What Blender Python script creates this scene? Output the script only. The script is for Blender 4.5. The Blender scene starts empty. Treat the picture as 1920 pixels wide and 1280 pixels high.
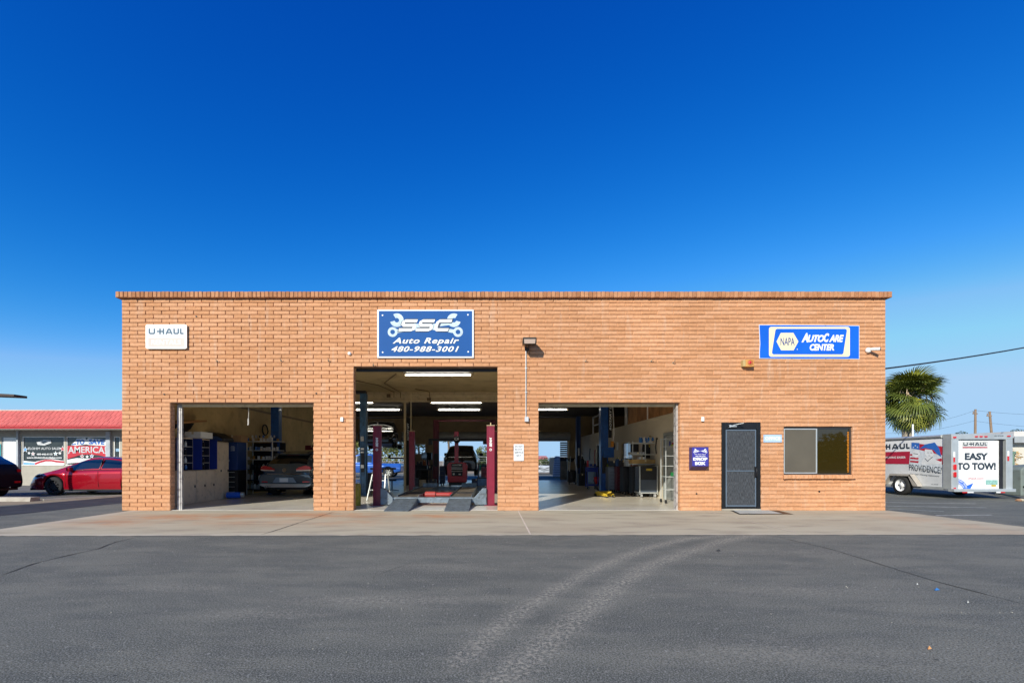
import bpy, math, random
import numpy as np
from mathutils import Vector, Matrix, Euler
R = math.radians
sc = bpy.context.scene
COL = sc.collection
rnd = random.Random(7)

# ---------------------------------------------------------------- camera, sky, sun, exposure
FPX, VX, HY, CAMZ = 880.0, 922.0, 863.0, 1.274       # focal length, vanishing point and horizon of the photograph
cam_d = bpy.data.cameras.new("camera")
cam = bpy.data.objects.new("camera", cam_d); COL.objects.link(cam)
cam.location = (0, 0, CAMZ); cam.rotation_euler = (R(90), 0, 0)
cam_d.sensor_width = 36; cam_d.lens = FPX / 1920 * 36
cam_d.shift_x = (960 - VX) / 1920; cam_d.shift_y = (HY - 640) / 1920
cam_d.clip_start = 0.05; cam_d.clip_end = 3000
sc.camera = cam
SUN_AZ, SUN_EL = 28.0, 28.5                          # the sun stands behind the camera, to its left
w = bpy.data.worlds.new("World"); sc.world = w; w.use_nodes = True
nt = w.node_tree; nt.nodes.clear()
sky = nt.nodes.new('ShaderNodeTexSky'); sky.sky_type = 'NISHITA'; sky.sun_disc = False
sky.sun_elevation = R(SUN_EL); sky.sun_rotation = R(180 + SUN_AZ)
sky.air_density = 1.0; sky.dust_density = 0.15; sky.ozone_density = 3.0; sky.altitude = 400
bg = nt.nodes.new('ShaderNodeBackground'); bg.inputs[1].default_value = 0.13
wo = nt.nodes.new('ShaderNodeOutputWorld')
# the deep desert blue of the photograph: a colour response applied alike to the whole sky dome
sep = nt.nodes.new('ShaderNodeSeparateColor'); com = nt.nodes.new('ShaderNodeCombineColor'); nt.links.new(sky.outputs[0], sep.inputs[0])
for ch, ref, pw_, gain in ((0, 2.3, 3.5, .56), (1, 3.75, .63, .78), (2, 2.28, -.12, 1.14)):
    dv = nt.nodes.new('ShaderNodeMath'); dv.operation = 'DIVIDE'; dv.inputs[1].default_value = ref; nt.links.new(sep.outputs[ch], dv.inputs[0])
    p_ = nt.nodes.new('ShaderNodeMath'); p_.operation = 'POWER'; p_.inputs[1].default_value = pw_; nt.links.new(dv.outputs[0], p_.inputs[0])
    mn = nt.nodes.new('ShaderNodeMath'); mn.operation = 'MINIMUM'; mn.inputs[1].default_value = 1.0; nt.links.new(p_.outputs[0], mn.inputs[0])
    m1 = nt.nodes.new('ShaderNodeMath'); m1.operation = 'MULTIPLY'; nt.links.new(mn.outputs[0], m1.inputs[0]); nt.links.new(sep.outputs[ch], m1.inputs[1])
    m2 = nt.nodes.new('ShaderNodeMath'); m2.operation = 'MULTIPLY'; m2.inputs[1].default_value = gain; nt.links.new(m1.outputs[0], m2.inputs[0])
    m3 = nt.nodes.new('ShaderNodeMath'); m3.operation = 'MINIMUM'; m3.inputs[1].default_value = (2.35, 3.75, 5.4)[ch]; nt.links.new(m2.outputs[0], m3.inputs[0]); nt.links.new(m3.outputs[0], com.inputs[ch])
nt.links.new(com.outputs[0], bg.inputs[0]); nt.links.new(bg.outputs[0], wo.inputs[0])
sd = bpy.data.lights.new("sun", 'SUN'); sd.energy = 4.3; sd.angle = R(0.53); sd.color = (1.0, 0.955, 0.825)
sun = bpy.data.objects.new("sun", sd); COL.objects.link(sun)
dirv = Vector((math.sin(R(SUN_AZ)) * math.cos(R(SUN_EL)), math.cos(R(SUN_AZ)) * math.cos(R(SUN_EL)), -math.sin(R(SUN_EL))))
sun.rotation_euler = dirv.to_track_quat('-Z', 'Y').to_euler(); sun.location = (-10, -20, 20)
vs = sc.view_settings; vs.view_transform = 'Standard'; vs.look = 'None'; vs.gamma = 1; vs.use_curve_mapping = False
vs.exposure = 0.40
sc.display_settings.display_device = 'sRGB'
sc.cycles.max_bounces = 10; sc.cycles.diffuse_bounces = 6; sc.cycles.glossy_bounces = 5; sc.cycles.transparent_max_bounces = 12

# ---------------------------------------------------------------- helpers
F = 11.92                                            # distance of the front wall
S = FPX / F
def X_(x, Y=F): return (x - VX) / FPX * Y
def Z_(y, Y=F): return CAMZ + (HY - y) / FPX * Y
def G_(x, y, z=0.0):                                 # a point of the ground
    Y = FPX * (CAMZ - z) / (y - HY); return Vector(((x - VX) / FPX * Y, Y, z))
def lin(h):
    h = h.lstrip('#'); o = []
    for i in (0, 2, 4):
        c = int(h[i:i+2], 16) / 255; o.append(c / 12.92 if c <= 0.04045 else ((c + 0.055) / 1.055) ** 2.4)
    return tuple(o)

_m = {}
def mat(name, col, rough=0.6, metal=0.0, var=0.12, vscale=3.0, bump=0.0, bscale=60.0, emit=0.0, spec=0.5, coat=0.0, dirt=0.0, dirtcol=(0.1, 0.08, 0.06), trans=0.0, ior=1.45, alpha=1.0):
    if name in _m: return _m[name]
    if isinstance(col, str): col = lin(col)
    m = bpy.data.materials.new(name); m.use_nodes = True; n = m.node_tree; L = n.links
    b = n.nodes['Principled BSDF']
    b.inputs['Roughness'].default_value = rough; b.inputs['Metallic'].default_value = metal
    b.inputs['Specular IOR Level'].default_value = spec; b.inputs['Coat Weight'].default_value = coat
    b.inputs['Coat Roughness'].default_value = 0.05
    b.inputs['Transmission Weight'].default_value = trans; b.inputs['IOR'].default_value = ior; b.inputs['Alpha'].default_value = alpha
    geo = n.nodes.new('ShaderNodeNewGeometry')
    nz = n.nodes.new('ShaderNodeTexNoise'); nz.inputs['Scale'].default_value = vscale; nz.inputs['Detail'].default_value = 6
    L.new(geo.outputs['Position'], nz.inputs['Vector'])
    mr = n.nodes.new('ShaderNodeMapRange'); mr.inputs[1].default_value = 0.3; mr.inputs[2].default_value = 0.7
    mr.inputs[3].default_value = 1 - var; mr.inputs[4].default_value = 1 + var; L.new(nz.outputs['Fac'], mr.inputs[0])
    mx = n.nodes.new('ShaderNodeVectorMath'); mx.operation = 'SCALE'; mx.inputs[0].default_value = col; L.new(mr.outputs[0], mx.inputs['Scale'])
    out = mx.outputs[0]
    if dirt > 0:
        n2 = n.nodes.new('ShaderNodeTexNoise'); n2.inputs['Scale'].default_value = vscale * 2.7; n2.inputs['Detail'].default_value = 8
        L.new(geo.outputs['Position'], n2.inputs['Vector'])
        m2 = n.nodes.new('ShaderNodeMapRange'); m2.inputs[1].default_value = 0.52; m2.inputs[2].default_value = 0.72; m2.inputs[3].default_value = 0; m2.inputs[4].default_value = dirt
        L.new(n2.outputs['Fac'], m2.inputs[0])
        mc = n.nodes.new('ShaderNodeMix'); mc.data_type = 'RGBA'; L.new(m2.outputs[0], mc.inputs[0]); L.new(out, mc.inputs[6]); mc.inputs[7].default_value = (*dirtcol, 1)
        out = mc.outputs[2]
    L.new(out, b.inputs['Base Color'])
    if emit > 0: b.inputs['Emission Strength'].default_value = emit; b.inputs['Emission Color'].default_value = (*col, 1)
    if bump > 0:
        n3 = n.nodes.new('ShaderNodeTexNoise'); n3.inputs['Scale'].default_value = bscale; n3.inputs['Detail'].default_value = 5
        L.new(geo.outputs['Position'], n3.inputs['Vector'])
        bp = n.nodes.new('ShaderNodeBump'); bp.inputs['Strength'].default_value = bump; bp.inputs['Distance'].default_value = 0.02
        L.new(n3.outputs['Fac'], bp.inputs['Height']); L.new(bp.outputs[0], b.inputs['Normal'])
    _m[name] = m; return m

class MB:
    def __init__(s): s.v = []; s.f = []; s.sm = []
    def add(s, vs, fs, smooth=False):
        o = len(s.v); s.v += [tuple(v) for v in vs]; s.f += [tuple(i + o for i in f) for f in fs]; s.sm += [smooth] * len(fs); return s
    def box(s, x0, x1, y0, y1, z0, z1):
        return s.add([(x0,y0,z0),(x1,y0,z0),(x1,y1,z0),(x0,y1,z0),(x0,y0,z1),(x1,y0,z1),(x1,y1,z1),(x0,y1,z1)],
                     [(0,3,2,1),(4,5,6,7),(0,1,5,4),(1,2,6,5),(2,3,7,6),(3,0,4,7)])
    def bar(s, p0, p1, wx, wz, up=(0, 0, 1)):         # rectangular bar between two points
        p0 = Vector(p0); p1 = Vector(p1); d = (p1 - p0).normalized(); u = Vector(up)
        if abs(d.dot(u)) > 0.99: u = Vector((0, 1, 0))
        a = d.cross(u).normalized() * wx / 2; b = a.cross(d).normalized() * wz / 2
        vs = [p + i * a + j * b for p in (p0, p1) for i, j in ((-1,-1),(1,-1),(1,1),(-1,1))]
        return s.add(vs, [(0,1,2,3),(4,7,6,5),(0,4,5,1),(1,5,6,2),(2,6,7,3),(3,7,4,0)])
    def cyl(s, p0, p1, r0, r1=None, n=14, caps=True, smooth=True):
        if r1 is None: r1 = r0
        p0 = Vector(p0); p1 = Vector(p1); d = (p1 - p0).normalized()
        u = d.orthogonal().normalized(); v = d.cross(u)
        vs = []
        for p, r in ((p0, r0), (p1, r1)):
            for i in range(n):
                a = 2 * math.pi * i / n; vs.append(p + u * math.cos(a) * r + v * math.sin(a) * r)
        s.add(vs, [(i, (i+1) % n, n + (i+1) % n, n + i) for i in range(n)], smooth)
        if caps:
            s.add(vs[:n], [tuple(reversed(range(n)))]); s.add(vs[n:], [tuple(range(n))])
        return s
    def tube(s, pts, r, n=8):
        pts = [Vector(p) for p in pts]; rings = []; u = None
        for k, p in enumerate(pts):
            d = (pts[min(k+1, len(pts)-1)] - pts[max(k-1, 0)]).normalized()
            if u is None: u = d.orthogonal().normalized()
            u = (u - d * u.dot(d)).normalized(); v = d.cross(u); rr = r[k] if isinstance(r, (list, tuple)) else r
            rings += [p + u * math.cos(2*math.pi*i/n) * rr + v * math.sin(2*math.pi*i/n) * rr for i in range(n)]
        fs = [(k*n+i, k*n+(i+1)%n, (k+1)*n+(i+1)%n, (k+1)*n+i) for k in range(len(pts)-1) for i in range(n)]
        s.add(rings, fs, True); s.add(rings[:n], [tuple(reversed(range(n)))]); s.add(rings[-n:], [tuple(range(n))]); return s
    def prism(s, poly, fn, a, b):                     # polygon (u,v) pushed from a to b; fn(u,v,w) -> point
        n = len(poly); vs = [fn(u, v, a) for u, v in poly] + [fn(u, v, b) for u, v in poly]
        return s.add(vs, [tuple(range(n)), tuple(reversed(range(n, 2*n)))] + [(i, n+i, n+(i+1)%n, (i+1)%n) for i in range(n)])
    def lathe(s, prof, fn, n=24, smooth=True):        # prof (r, h); fn(x, y, h) -> point
        vs = [fn(r*math.cos(2*math.pi*i/n), r*math.sin(2*math.pi*i/n), h) for r, h in prof for i in range(n)]
        return s.add(vs, [(k*n+i, k*n+(i+1)%n, (k+1)*n+(i+1)%n, (k+1)*n+i) for k in range(len(prof)-1) for i in range(n)], smooth)
    def quad(s, *p): return s.add(p, [tuple(range(len(p)))])
    def mesh(s, name):
        me = bpy.data.meshes.new(name); me.from_pydata([tuple(v) for v in s.v], [], s.f); me.polygons.foreach_set('use_smooth', s.sm); me.update(); return me
    def build(s, name, m, parent=None, bevel=0.0, kind=None, recalc=True):
        me = s.mesh(name)
        if recalc:
            import bmesh
            bm = bmesh.new(); bm.from_mesh(me); bmesh.ops.recalc_face_normals(bm, faces=bm.faces); bm.to_mesh(me); bm.free()
        return link(name, me, m, parent, bevel, kind)

def link(name, me, m, parent=None, bevel=0.0, kind=None):
    if m is not None and not me.materials: me.materials.append(m)
    o = bpy.data.objects.new(name, me); COL.objects.link(o)
    if parent is not None:
        o.parent = parent
        if parent.type == 'EMPTY': o.matrix_parent_inverse = parent.matrix_basis.inverted()
    if bevel > 0:
        b = o.modifiers.new('bevel', 'BEVEL'); b.width = bevel; b.segments = 2; b.limit_method = 'ANGLE'
    if kind: o['kind'] = kind
    return o
def tag(o, label, cat, group=None):
    o['label'] = label; o['category'] = cat
    if group: o['group'] = group
    return o
def thing(name, label, cat, loc=(0, 0, 0), group=None, rz=0):
    o = bpy.data.objects.new(name, None); COL.objects.link(o); o.location = loc; o.rotation_euler = (0, 0, rz); o.empty_display_size = 0.2
    return tag(o, label, cat, group)
def copy_tree(o, parent=None):
    c = o.copy(); COL.objects.link(c)
    if parent is not None: c.parent = parent
    for ch in list(o.children): copy_tree(ch, c)
    return c
def dup(root, dx, label, group=None, rz=None):
    c = copy_tree(root); c.location = Vector(root.location) + Vector(dx)
    if rz is not None: c.rotation_euler = (0, 0, rz)
    c['label'] = label
    if group: c['group'] = group
    return c

# frames for flat print: (u, v, w) -> world, u to the right of the reader, v up, w out towards the reader
def front(y): return lambda u, v, w=0.0: (u, y - w, v)                 # a face turned to the camera (-Y)
def sideL(x): return lambda u, v, w=0.0: (x - w, -u, v)                # a face turned to -X; u = -Y
def sideR(x): return lambda u, v, w=0.0: (x + w, u, v)                 # a face turned to +X
_tc = {}
def text_mesh(s, shear=0.0, bold=0.0, space=1.0):
    k = (s, shear, bold, space)
    if k not in _tc:
        cu = bpy.data.curves.new('t', 'FONT'); cu.body = s; cu.shear = shear; cu.offset = bold; cu.space_character = space; cu.resolution_u = 3
        cu.fill_mode = 'FRONT'
        o = bpy.data.objects.new('t', cu); COL.objects.link(o); dg = bpy.context.evaluated_depsgraph_get(); dg.update()
        me = bpy.data.meshes.new_from_object(o.evaluated_get(dg)); bpy.data.objects.remove(o)
        vs = np.array([v.co[:] for v in me.vertices]); fs = [tuple(p.vertices) for p in me.polygons]
        a = vs.min(0); b = vs.max(0); vs = (vs - a) / np.maximum(b - a, 1e-6); _tc[k] = (vs, fs)
    return _tc[k]
def text(mb, s, u0, u1, v0, v1, fn, w=0.002, shear=0.0, bold=0.0, space=1.0, grow=0.0, bend=None):
    vs, fs = text_mesh(s, shear, bold, space)
    out = []
    for a in vs:
        u = u0 + a[0] * (u1 - u0); v = v0 + a[1] * (v1 - v0)
        if bend: u, v = bend(u, v)
        out.append(fn(u, v, w))
    mb.add(out, fs); return mb
def poly(mb, pts, fn, w=0.002): mb.add([fn(u, v, w) for u, v in pts], [tuple(range(len(pts)))]); return mb
def plate(mb, u0, u1, v0, v1, fn, w0=0.0, w1=0.01, r=0.0, n=5):
    if r <= 0: pts = [(u0, v0), (u1, v0), (u1, v1), (u0, v1)]
    else:
        pts = []
        for cx, cy, a0 in ((u1-r, v0+r, -90), (u1-r, v1-r, 0), (u0+r, v1-r, 90), (u0+r, v0+r, 180)):
            pts += [(cx + r*math.cos(R(a0+90*i/n)), cy + r*math.sin(R(a0+90*i/n))) for i in range(n+1)]
    return mb.prism(pts, fn, w0, w1)
def stroke(mb, pts, wd, fn, w=0.002):                 # flat polyline with square joins
    pts = [Vector(p) for p in pts]
    L, Rr = [], []
    for i, p in enumerate(pts):
        a = (p - pts[i-1]).normalized() if i else None; b = (pts[i+1] - p).normalized() if i < len(pts)-1 else None
        if a is None: a = b
        if b is None: b = a
        t = (a + b).normalized(); nn = Vector((-t.y, t.x)); k = wd / 2 / max(0.4, nn.dot(Vector((-a.y, a.x))))
        L.append(p + nn * k); Rr.append(p - nn * k)
    o = [fn(*q, w) for q in L] + [fn(*q, w) for q in Rr]; n = len(pts)
    mb.add(o, [(i, n+i, n+i+1, i+1) for i in range(n-1)]); return mb
def disc2(mb, cu, cv, r, fn, w=0.002, r0=0.0, n=20, a0=0, a1=360):
    full = abs(a1 - a0) >= 360; k = n if full else n + 1
    A = [R(a0 + (a1-a0)*i/n) for i in range(k)]
    out = [fn(cu + r*math.cos(a), cv + r*math.sin(a), w) for a in A]
    if r0 <= 0: mb.add(out, [tuple(range(k))]) if full else mb.add(out + [fn(cu, cv, w)], [tuple(range(k+1))])
    else:
        inn = [fn(cu + r0*math.cos(a), cv + r0*math.sin(a), w) for a in A]
        mb.add(out + inn, [(i, (i+1) % k, k + (i+1) % k, k + i) for i in range(n)])
    return mb
def star(mb, cu, cv, r, fn, w=0.002, rot=90, q=0.42):
    poly(mb, [(cu + (r if i % 2 == 0 else r*q)*math.cos(R(rot+36*i)), cv + (r if i % 2 == 0 else r*q)*math.sin(R(rot+36*i))) for i in range(10)], fn, w)
def sweep_sheet(pts, wd, z, jit=0.0, seed=1, taper=True):   # thin strip on the ground along a polyline
    rr = random.Random(seed); P = []
    for i in range(len(pts)-1):
        a, b = Vector(pts[i][:2]), Vector(pts[i+1][:2]); n = max(2, int((b-a).length / 0.12)) if jit else 1
        for k in range(n): P.append(a.lerp(b, k/n))
    P.append(Vector(pts[-1][:2])); mb = MB(); vs = []; off = 0.0
    for i, p in enumerate(P):
        t = (P[min(i+1, len(P)-1)] - P[max(i-1, 0)]).normalized(); nn = Vector((-t.y, t.x))
        off = off * 0.85 + rr.uniform(-jit, jit); q = p + nn * off
        ww = wd / 2 * (rr.uniform(0.35, 1.2) if jit else 1) * (min(1, i/4+.2, (len(P)-1-i)/4+.2) if taper and jit else 1)
        vs += [(*(q + nn*ww), z), (*(q - nn*ww), z)]
    mb.add(vs, [(2*i, 2*i+1, 2*i+3, 2*i+2) for i in range(len(P)-1)]); return mb

# ---------------------------------------------------------------- materials
def brick_mat(name, c1, c2, c3):
    m = bpy.data.materials.new(name); m.use_nodes = True; n = m.node_tree; L = n.links; b = n.nodes['Principled BSDF']
    b.inputs['Roughness'].default_value = 0.9; b.inputs['Specular IOR Level'].default_value = 0.15
    at = n.nodes.new('ShaderNodeAttribute'); at.attribute_name = 'tone'
    oi = n.nodes.new('ShaderNodeObjectInfo'); ad = n.nodes.new('ShaderNodeMath'); ad.operation = 'ADD'
    L.new(at.outputs['Fac'], ad.inputs[0]); L.new(oi.outputs['Random'], ad.inputs[1])
    fr = n.nodes.new('ShaderNodeMath'); fr.operation = 'FRACT'; L.new(ad.outputs[0], fr.inputs[0])
    rp = n.nodes.new('ShaderNodeValToRGB'); cr = rp.color_ramp
    cr.elements[0].color = (*c1, 1); cr.elements[1].color = (*c2, 1); e = cr.elements.new(0.5); e.color = (*c3, 1)
    L.new(fr.outputs[0], rp.inputs[0])
    geo = n.nodes.new('ShaderNodeNewGeometry')
    big = n.nodes.new('ShaderNodeTexNoise'); big.inputs['Scale'].default_value = 0.45; big.inputs['Detail'].default_value = 5; L.new(geo.outputs['Position'], big.inputs['Vector'])
    fine = n.nodes.new('ShaderNodeTexNoise'); fine.inputs['Scale'].default_value = 14; fine.inputs['Detail'].default_value = 8; L.new(geo.outputs['Position'], fine.inputs['Vector'])
    mp = n.nodes.new('ShaderNodeMapping'); mp.inputs['Scale'].default_value = (7, 7, 1.1); L.new(geo.outputs['Position'], mp.inputs[0])
    stn = n.nodes.new('ShaderNodeTexNoise'); stn.inputs['Scale'].default_value = 1.0; stn.inputs['Detail'].default_value = 4; L.new(mp.outputs[0], stn.inputs['Vector'])
    def rng(src, a, b_, c, d):
        q = n.nodes.new('ShaderNodeMapRange'); q.inputs[1].default_value = a; q.inputs[2].default_value = b_; q.inputs[3].default_value = c; q.inputs[4].default_value = d; L.new(src, q.inputs[0]); return q.outputs[0]
    f1 = rng(big.outputs['Fac'], .3, .7, .93, 1.07); f2 = rng(fine.outputs['Fac'], .3, .7, .88, 1.10)
    mu = n.nodes.new('ShaderNodeMath'); mu.operation = 'MULTIPLY'; L.new(f1, mu.inputs[0]); L.new(f2, mu.inputs[1])
    sc_ = n.nodes.new('ShaderNodeVectorMath'); sc_.operation = 'SCALE'; L.new(rp.outputs[0], sc_.inputs[0]); L.new(mu.outputs[0], sc_.inputs['Scale'])
    # pale efflorescence smears
    mx = n.nodes.new('ShaderNodeMix'); mx.data_type = 'RGBA'; mx.inputs[7].default_value = (0.62, 0.50, 0.40, 1)
    L.new(rng(stn.outputs['Fac'], .60, .80, 0, .35), mx.inputs[0]); L.new(sc_.outputs[0], mx.inputs[6])
    L.new(mx.outputs[2], b.inputs['Base Color'])
    bn = n.nodes.new('ShaderNodeTexNoise'); bn.inputs['Scale'].default_value = 45; bn.inputs['Detail'].default_value = 6; L.new(geo.outputs['Position'], bn.inputs['Vector'])
    bp = n.nodes.new('ShaderNodeBump'); bp.inputs['Strength'].default_value = 0.45; bp.inputs['Distance'].default_value = 0.012
    L.new(bn.outputs['Fac'], bp.inputs['Height']); L.new(bp.outputs[0], b.inputs['Normal'])
    return m
M_brick = brick_mat('slump_block', (0.525, 0.258, 0.128), (0.60, 0.318, 0.175), (0.565, 0.288, 0.150))
M_mortar = mat('mortar', (0.34, 0.185, 0.105), 0.95, var=0.2, vscale=9, bump=0.6, bscale=80, spec=0.1)
M_tan = mat('tan_wall_paint', (0.58, 0.43, 0.20), 0.7, var=0.12, vscale=1.2, bump=0.15, dirt=0.35, dirtcol=(0.16, 0.11, 0.06))
M_ceil = mat('ceiling_paint', (0.50, 0.385, 0.20), 0.75, var=0.15, vscale=0.7, dirt=0.45, dirtcol=(0.17, 0.12, 0.07))
M_beam = mat('beam_paint', (0.60, 0.49, 0.30), 0.6, var=0.1, dirt=0.3)
M_white = mat('white_paint', (0.78, 0.78, 0.76), 0.45, var=0.05)
M_signwhite = mat('sign_white', (0.68, 0.70, 0.73), 0.4, var=0.03)
M_alu = mat('aluminium', (0.60, 0.62, 0.61), 0.42, 0.55, var=0.1, vscale=4)
M_chrome = mat('chrome', (0.7, 0.7, 0.72), 0.15, 1.0, var=0.03)
M_black = mat('black_plastic', (0.008, 0.008, 0.010), 0.45, var=0.3)
M_rubber = mat('tyre_rubber', (0.02, 0.02, 0.02), 0.85, var=0.25, vscale=8, bump=0.3)
M_tandim = mat('tan_wall_dimmed', (0.30, 0.22, 0.12), 0.8, var=0.12, vscale=1.2, dirt=0.4, dirtcol=(0.12, 0.08, 0.045))  # tan wall paint darkened: dimness at the back of the shop painted in
M_ceildim = mat('ceiling_dimmed', (0.17, 0.135, 0.09), 0.8, var=0.15, dirt=0.4, dirtcol=(0.08, 0.06, 0.04))  # ceiling paint darkened: shade beyond the beam put into the colour
M_dark = mat('dark_metal', (0.022, 0.022, 0.026), 0.5, 0.2, var=0.3, vscale=6)
M_steel = mat('worn_steel', (0.17, 0.21, 0.25), 0.5, 0.5, var=0.25, vscale=5, dirt=0.7, dirtcol=(0.05, 0.04, 0.035), bump=0.1)
M_maroon = mat('maroon_enamel', (0.21, 0.012, 0.036), 0.38, var=0.12, vscale=3, dirt=0.3, dirtcol=(0.06, 0.01, 0.015), coat=0.2)
M_red = mat('red_enamel', (0.50, 0.014, 0.028), 0.35, var=0.08, coat=0.3)
M_liftblue = mat('lift_blue', (0.012, 0.09, 0.34), 0.4, var=0.2, vscale=4, dirt=0.4, dirtcol=(0.01, 0.02, 0.04), coat=0.2)
M_blue = mat('cabinet_blue', (0.012, 0.035, 0.27), 0.4, var=0.12)
M_yellow = mat('yellow_enamel', (0.52, 0.36, 0.03), 0.45, var=0.15, dirt=0.5, dirtcol=(0.08, 0.06, 0.03))
M_tancab = mat('cabinet_tan', (0.80, 0.65, 0.48), 0.5, var=0.07, dirt=0.3, dirtcol=(0.2, 0.15, 0.1))
M_card = mat('cardboard', (0.33, 0.20, 0.10), 0.85, var=0.1)
M_wood = mat('plywood', (0.38, 0.19, 0.07), 0.7, var=0.3, vscale=2.2)
M_glass = mat('dark_glass', (0.01, 0.012, 0.014), 0.03, var=0.0, spec=1.0, coat=1.0)
M_green = mat('green_plastic', (0.02, 0.25, 0.07), 0.5)
M_cream = mat('cream_wall', (0.60, 0.54, 0.42), 0.8, var=0.08, vscale=1.0, bump=0.1)
def emit_mat(name, col, st):
    m = bpy.data.materials.new(name); m.use_nodes = True; n = m.node_tree; b = n.nodes['Principled BSDF']
    b.inputs['Base Color'].default_value = (.8, .8, .8, 1); b.inputs['Emission Color'].default_value = (*col, 1); b.inputs['Emission Strength'].default_value = st
    return m
M_tube = emit_mat('lit_tube', (1.0, 0.95, 0.82), 11.0)

def layered(name, base, rough, layers, bump=(0.3, 200, 0.004), attr=None, spec=0.3):
    """ground material: layers = (noise scale, lo, hi, colour, strength, stretch)"""
    m = bpy.data.materials.new(name); m.use_nodes = True; n = m.node_tree; L = n.links; b = n.nodes['Principled BSDF']
    b.inputs['Roughness'].default_value = rough; b.inputs['Specular IOR Level'].default_value = spec
    geo = n.nodes.new('ShaderNodeNewGeometry'); pos = geo.outputs['Position']
    rgb = n.nodes.new('ShaderNodeRGB'); rgb.outputs[0].default_value = (*base, 1); out = rgb.outputs[0]
    for k, (s_, lo, hi, col, st, stretch) in enumerate(layers):
        mp = n.nodes.new('ShaderNodeMapping'); mp.inputs['Scale'].default_value = stretch; mp.inputs['Location'].default_value = (k*3.7, k*1.3, 0); L.new(pos, mp.inputs[0])
        nz = n.nodes.new('ShaderNodeTexNoise'); nz.inputs['Scale'].default_value = s_; nz.inputs['Detail'].default_value = 7 if s_ < 30 else 3; L.new(mp.outputs[0], nz.inputs['Vector'])
        mr = n.nodes.new('ShaderNodeMapRange'); mr.inputs[1].default_value = lo; mr.inputs[2].default_value = hi; mr.inputs[3].default_value = 0; mr.inputs[4].default_value = st; L.new(nz.outputs['Fac'], mr.inputs[0])
        mx = n.nodes.new('ShaderNodeMix'); mx.data_type = 'RGBA'; mx.inputs[7].default_value = (*col, 1); L.new(mr.outputs[0], mx.inputs[0]); L.new(out, mx.inputs[6]); out = mx.outputs[2]
    for (an, col, st, s_, lo, hi) in (attr or []):
        at = n.nodes.new('ShaderNodeAttribute'); at.attribute_name = an
        nz = n.nodes.new('ShaderNodeTexNoise'); nz.inputs['Scale'].default_value = s_; nz.inputs['Detail'].default_value = 8; nz.inputs['Roughness'].default_value = 0.7; L.new(pos, nz.inputs['Vector'])
        mr = n.nodes.new('ShaderNodeMapRange'); mr.inputs[1].default_value = lo; mr.inputs[2].default_value = hi; mr.inputs[3].default_value = 0; mr.inputs[4].default_value = st; L.new(nz.outputs['Fac'], mr.inputs[0])
        mu = n.nodes.new('ShaderNodeMath'); mu.operation = 'MULTIPLY'; L.new(at.outputs['Fac'], mu.inputs[0]); L.new(mr.outputs[0], mu.inputs[1])
        mx = n.nodes.new('ShaderNodeMix'); mx.data_type = 'RGBA'; mx.inputs[7].default_value = (*col, 1); L.new(mu.outputs[0], mx.inputs[0]); L.new(out, mx.inputs[6]); out = mx.outputs[2]
    L.new(out, b.inputs['Base Color'])
    bn = n.nodes.new('ShaderNodeTexNoise'); bn.inputs['Scale'].default_value = bump[1]; bn.inputs['Detail'].default_value = 4; L.new(pos, bn.inputs['Vector'])
    bp = n.nodes.new('ShaderNodeBump'); bp.inputs['Strength'].default_value = bump[0]; bp.inputs['Distance'].default_value = bump[2]
    L.new(bn.outputs['Fac'], bp.inputs['Height']); L.new(bp.outputs[0], b.inputs['Normal'])
    return m
one = (1, 1, 1)
M_asph = layered('asphalt', (0.113, 0.115, 0.091), 0.9, [
    (0.35, .42, .60, (0.068, 0.072, 0.057), .95, one), (0.9, .44, .62, (0.185, 0.178, 0.135), .8, (.7, 1.6, 1)), (2.2, .48, .62, (0.072, 0.076, 0.064), .75, (.5, 1.6, 1)), (5, .5, .68, (0.18, 0.172, 0.135), .5, (.6, 1.4, 1)),
    (95, .46, .58, (0.26, 0.262, 0.235), .75, one), (80, .50, .60, (0.045, 0.046, 0.042), .7, one), (26, .64, .70, (0.38, 0.37, 0.33), .55, one), (22, .67, .71, (0.02, 0.02, 0.02), .7, one)],
    (0.5, 130, 0.006), [('dust', (0.42, 0.38, 0.30), .85, 30, .47, .60), ('dust', (0.26, 0.24, 0.19), .3, 5, .45, .62)])
M_asph2 = layered('far_asphalt', (0.15, 0.145, 0.14), 0.9, [(0.5, .4, .65, (0.11, 0.108, 0.105), .8, one), (60, .45, .65, (0.21, 0.20, 0.19), .6, one)], (0.4, 120, 0.005))
M_strip = layered('dark_strip', (0.035, 0.035, 0.037), 0.8, [(2, .45, .7, (0.07, 0.07, 0.07), .6, one)], (0.4, 120, 0.005))  # darker grey tone for the strip along the left driveway
M_conc = layered('apron_concrete', (0.46, 0.41, 0.29), 0.85, [
    (0.5, .42, .66, (0.38, 0.32, 0.22), .8, (.6, 1.8, 1)), (2.0, .5, .68, (0.27, 0.225, 0.165), .7, (.5, 1.5, 1)), (60, .45, .7, (0.48, 0.42, 0.34), .4, one)],
    (0.3, 120, 0.003), [('rust', (0.50, 0.19, 0.06), .9, 1.3, .34, .60), ('edge', (0.52, 0.47, 0.39), .8, 3.0, .3, .6)])
M_floor = layered('shop_floor', (0.68, 0.62, 0.52), 0.24, [
    (0.7, .42, .66, (0.55, 0.49, 0.40), .8, one), (5, .60, .78, (0.22, 0.18, 0.15), .5, one)], (0.06, 6, 0.004), spec=0.55)
M_dirt = layered('dirt', (0.30, 0.23, 0.16), 0.95, [(0.2, .4, .65, (0.22, 0.19, 0.12), .8, one), (6, .5, .7, (0.38, 0.31, 0.22), .6, one)], (0.6, 20, 0.02))
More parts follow.
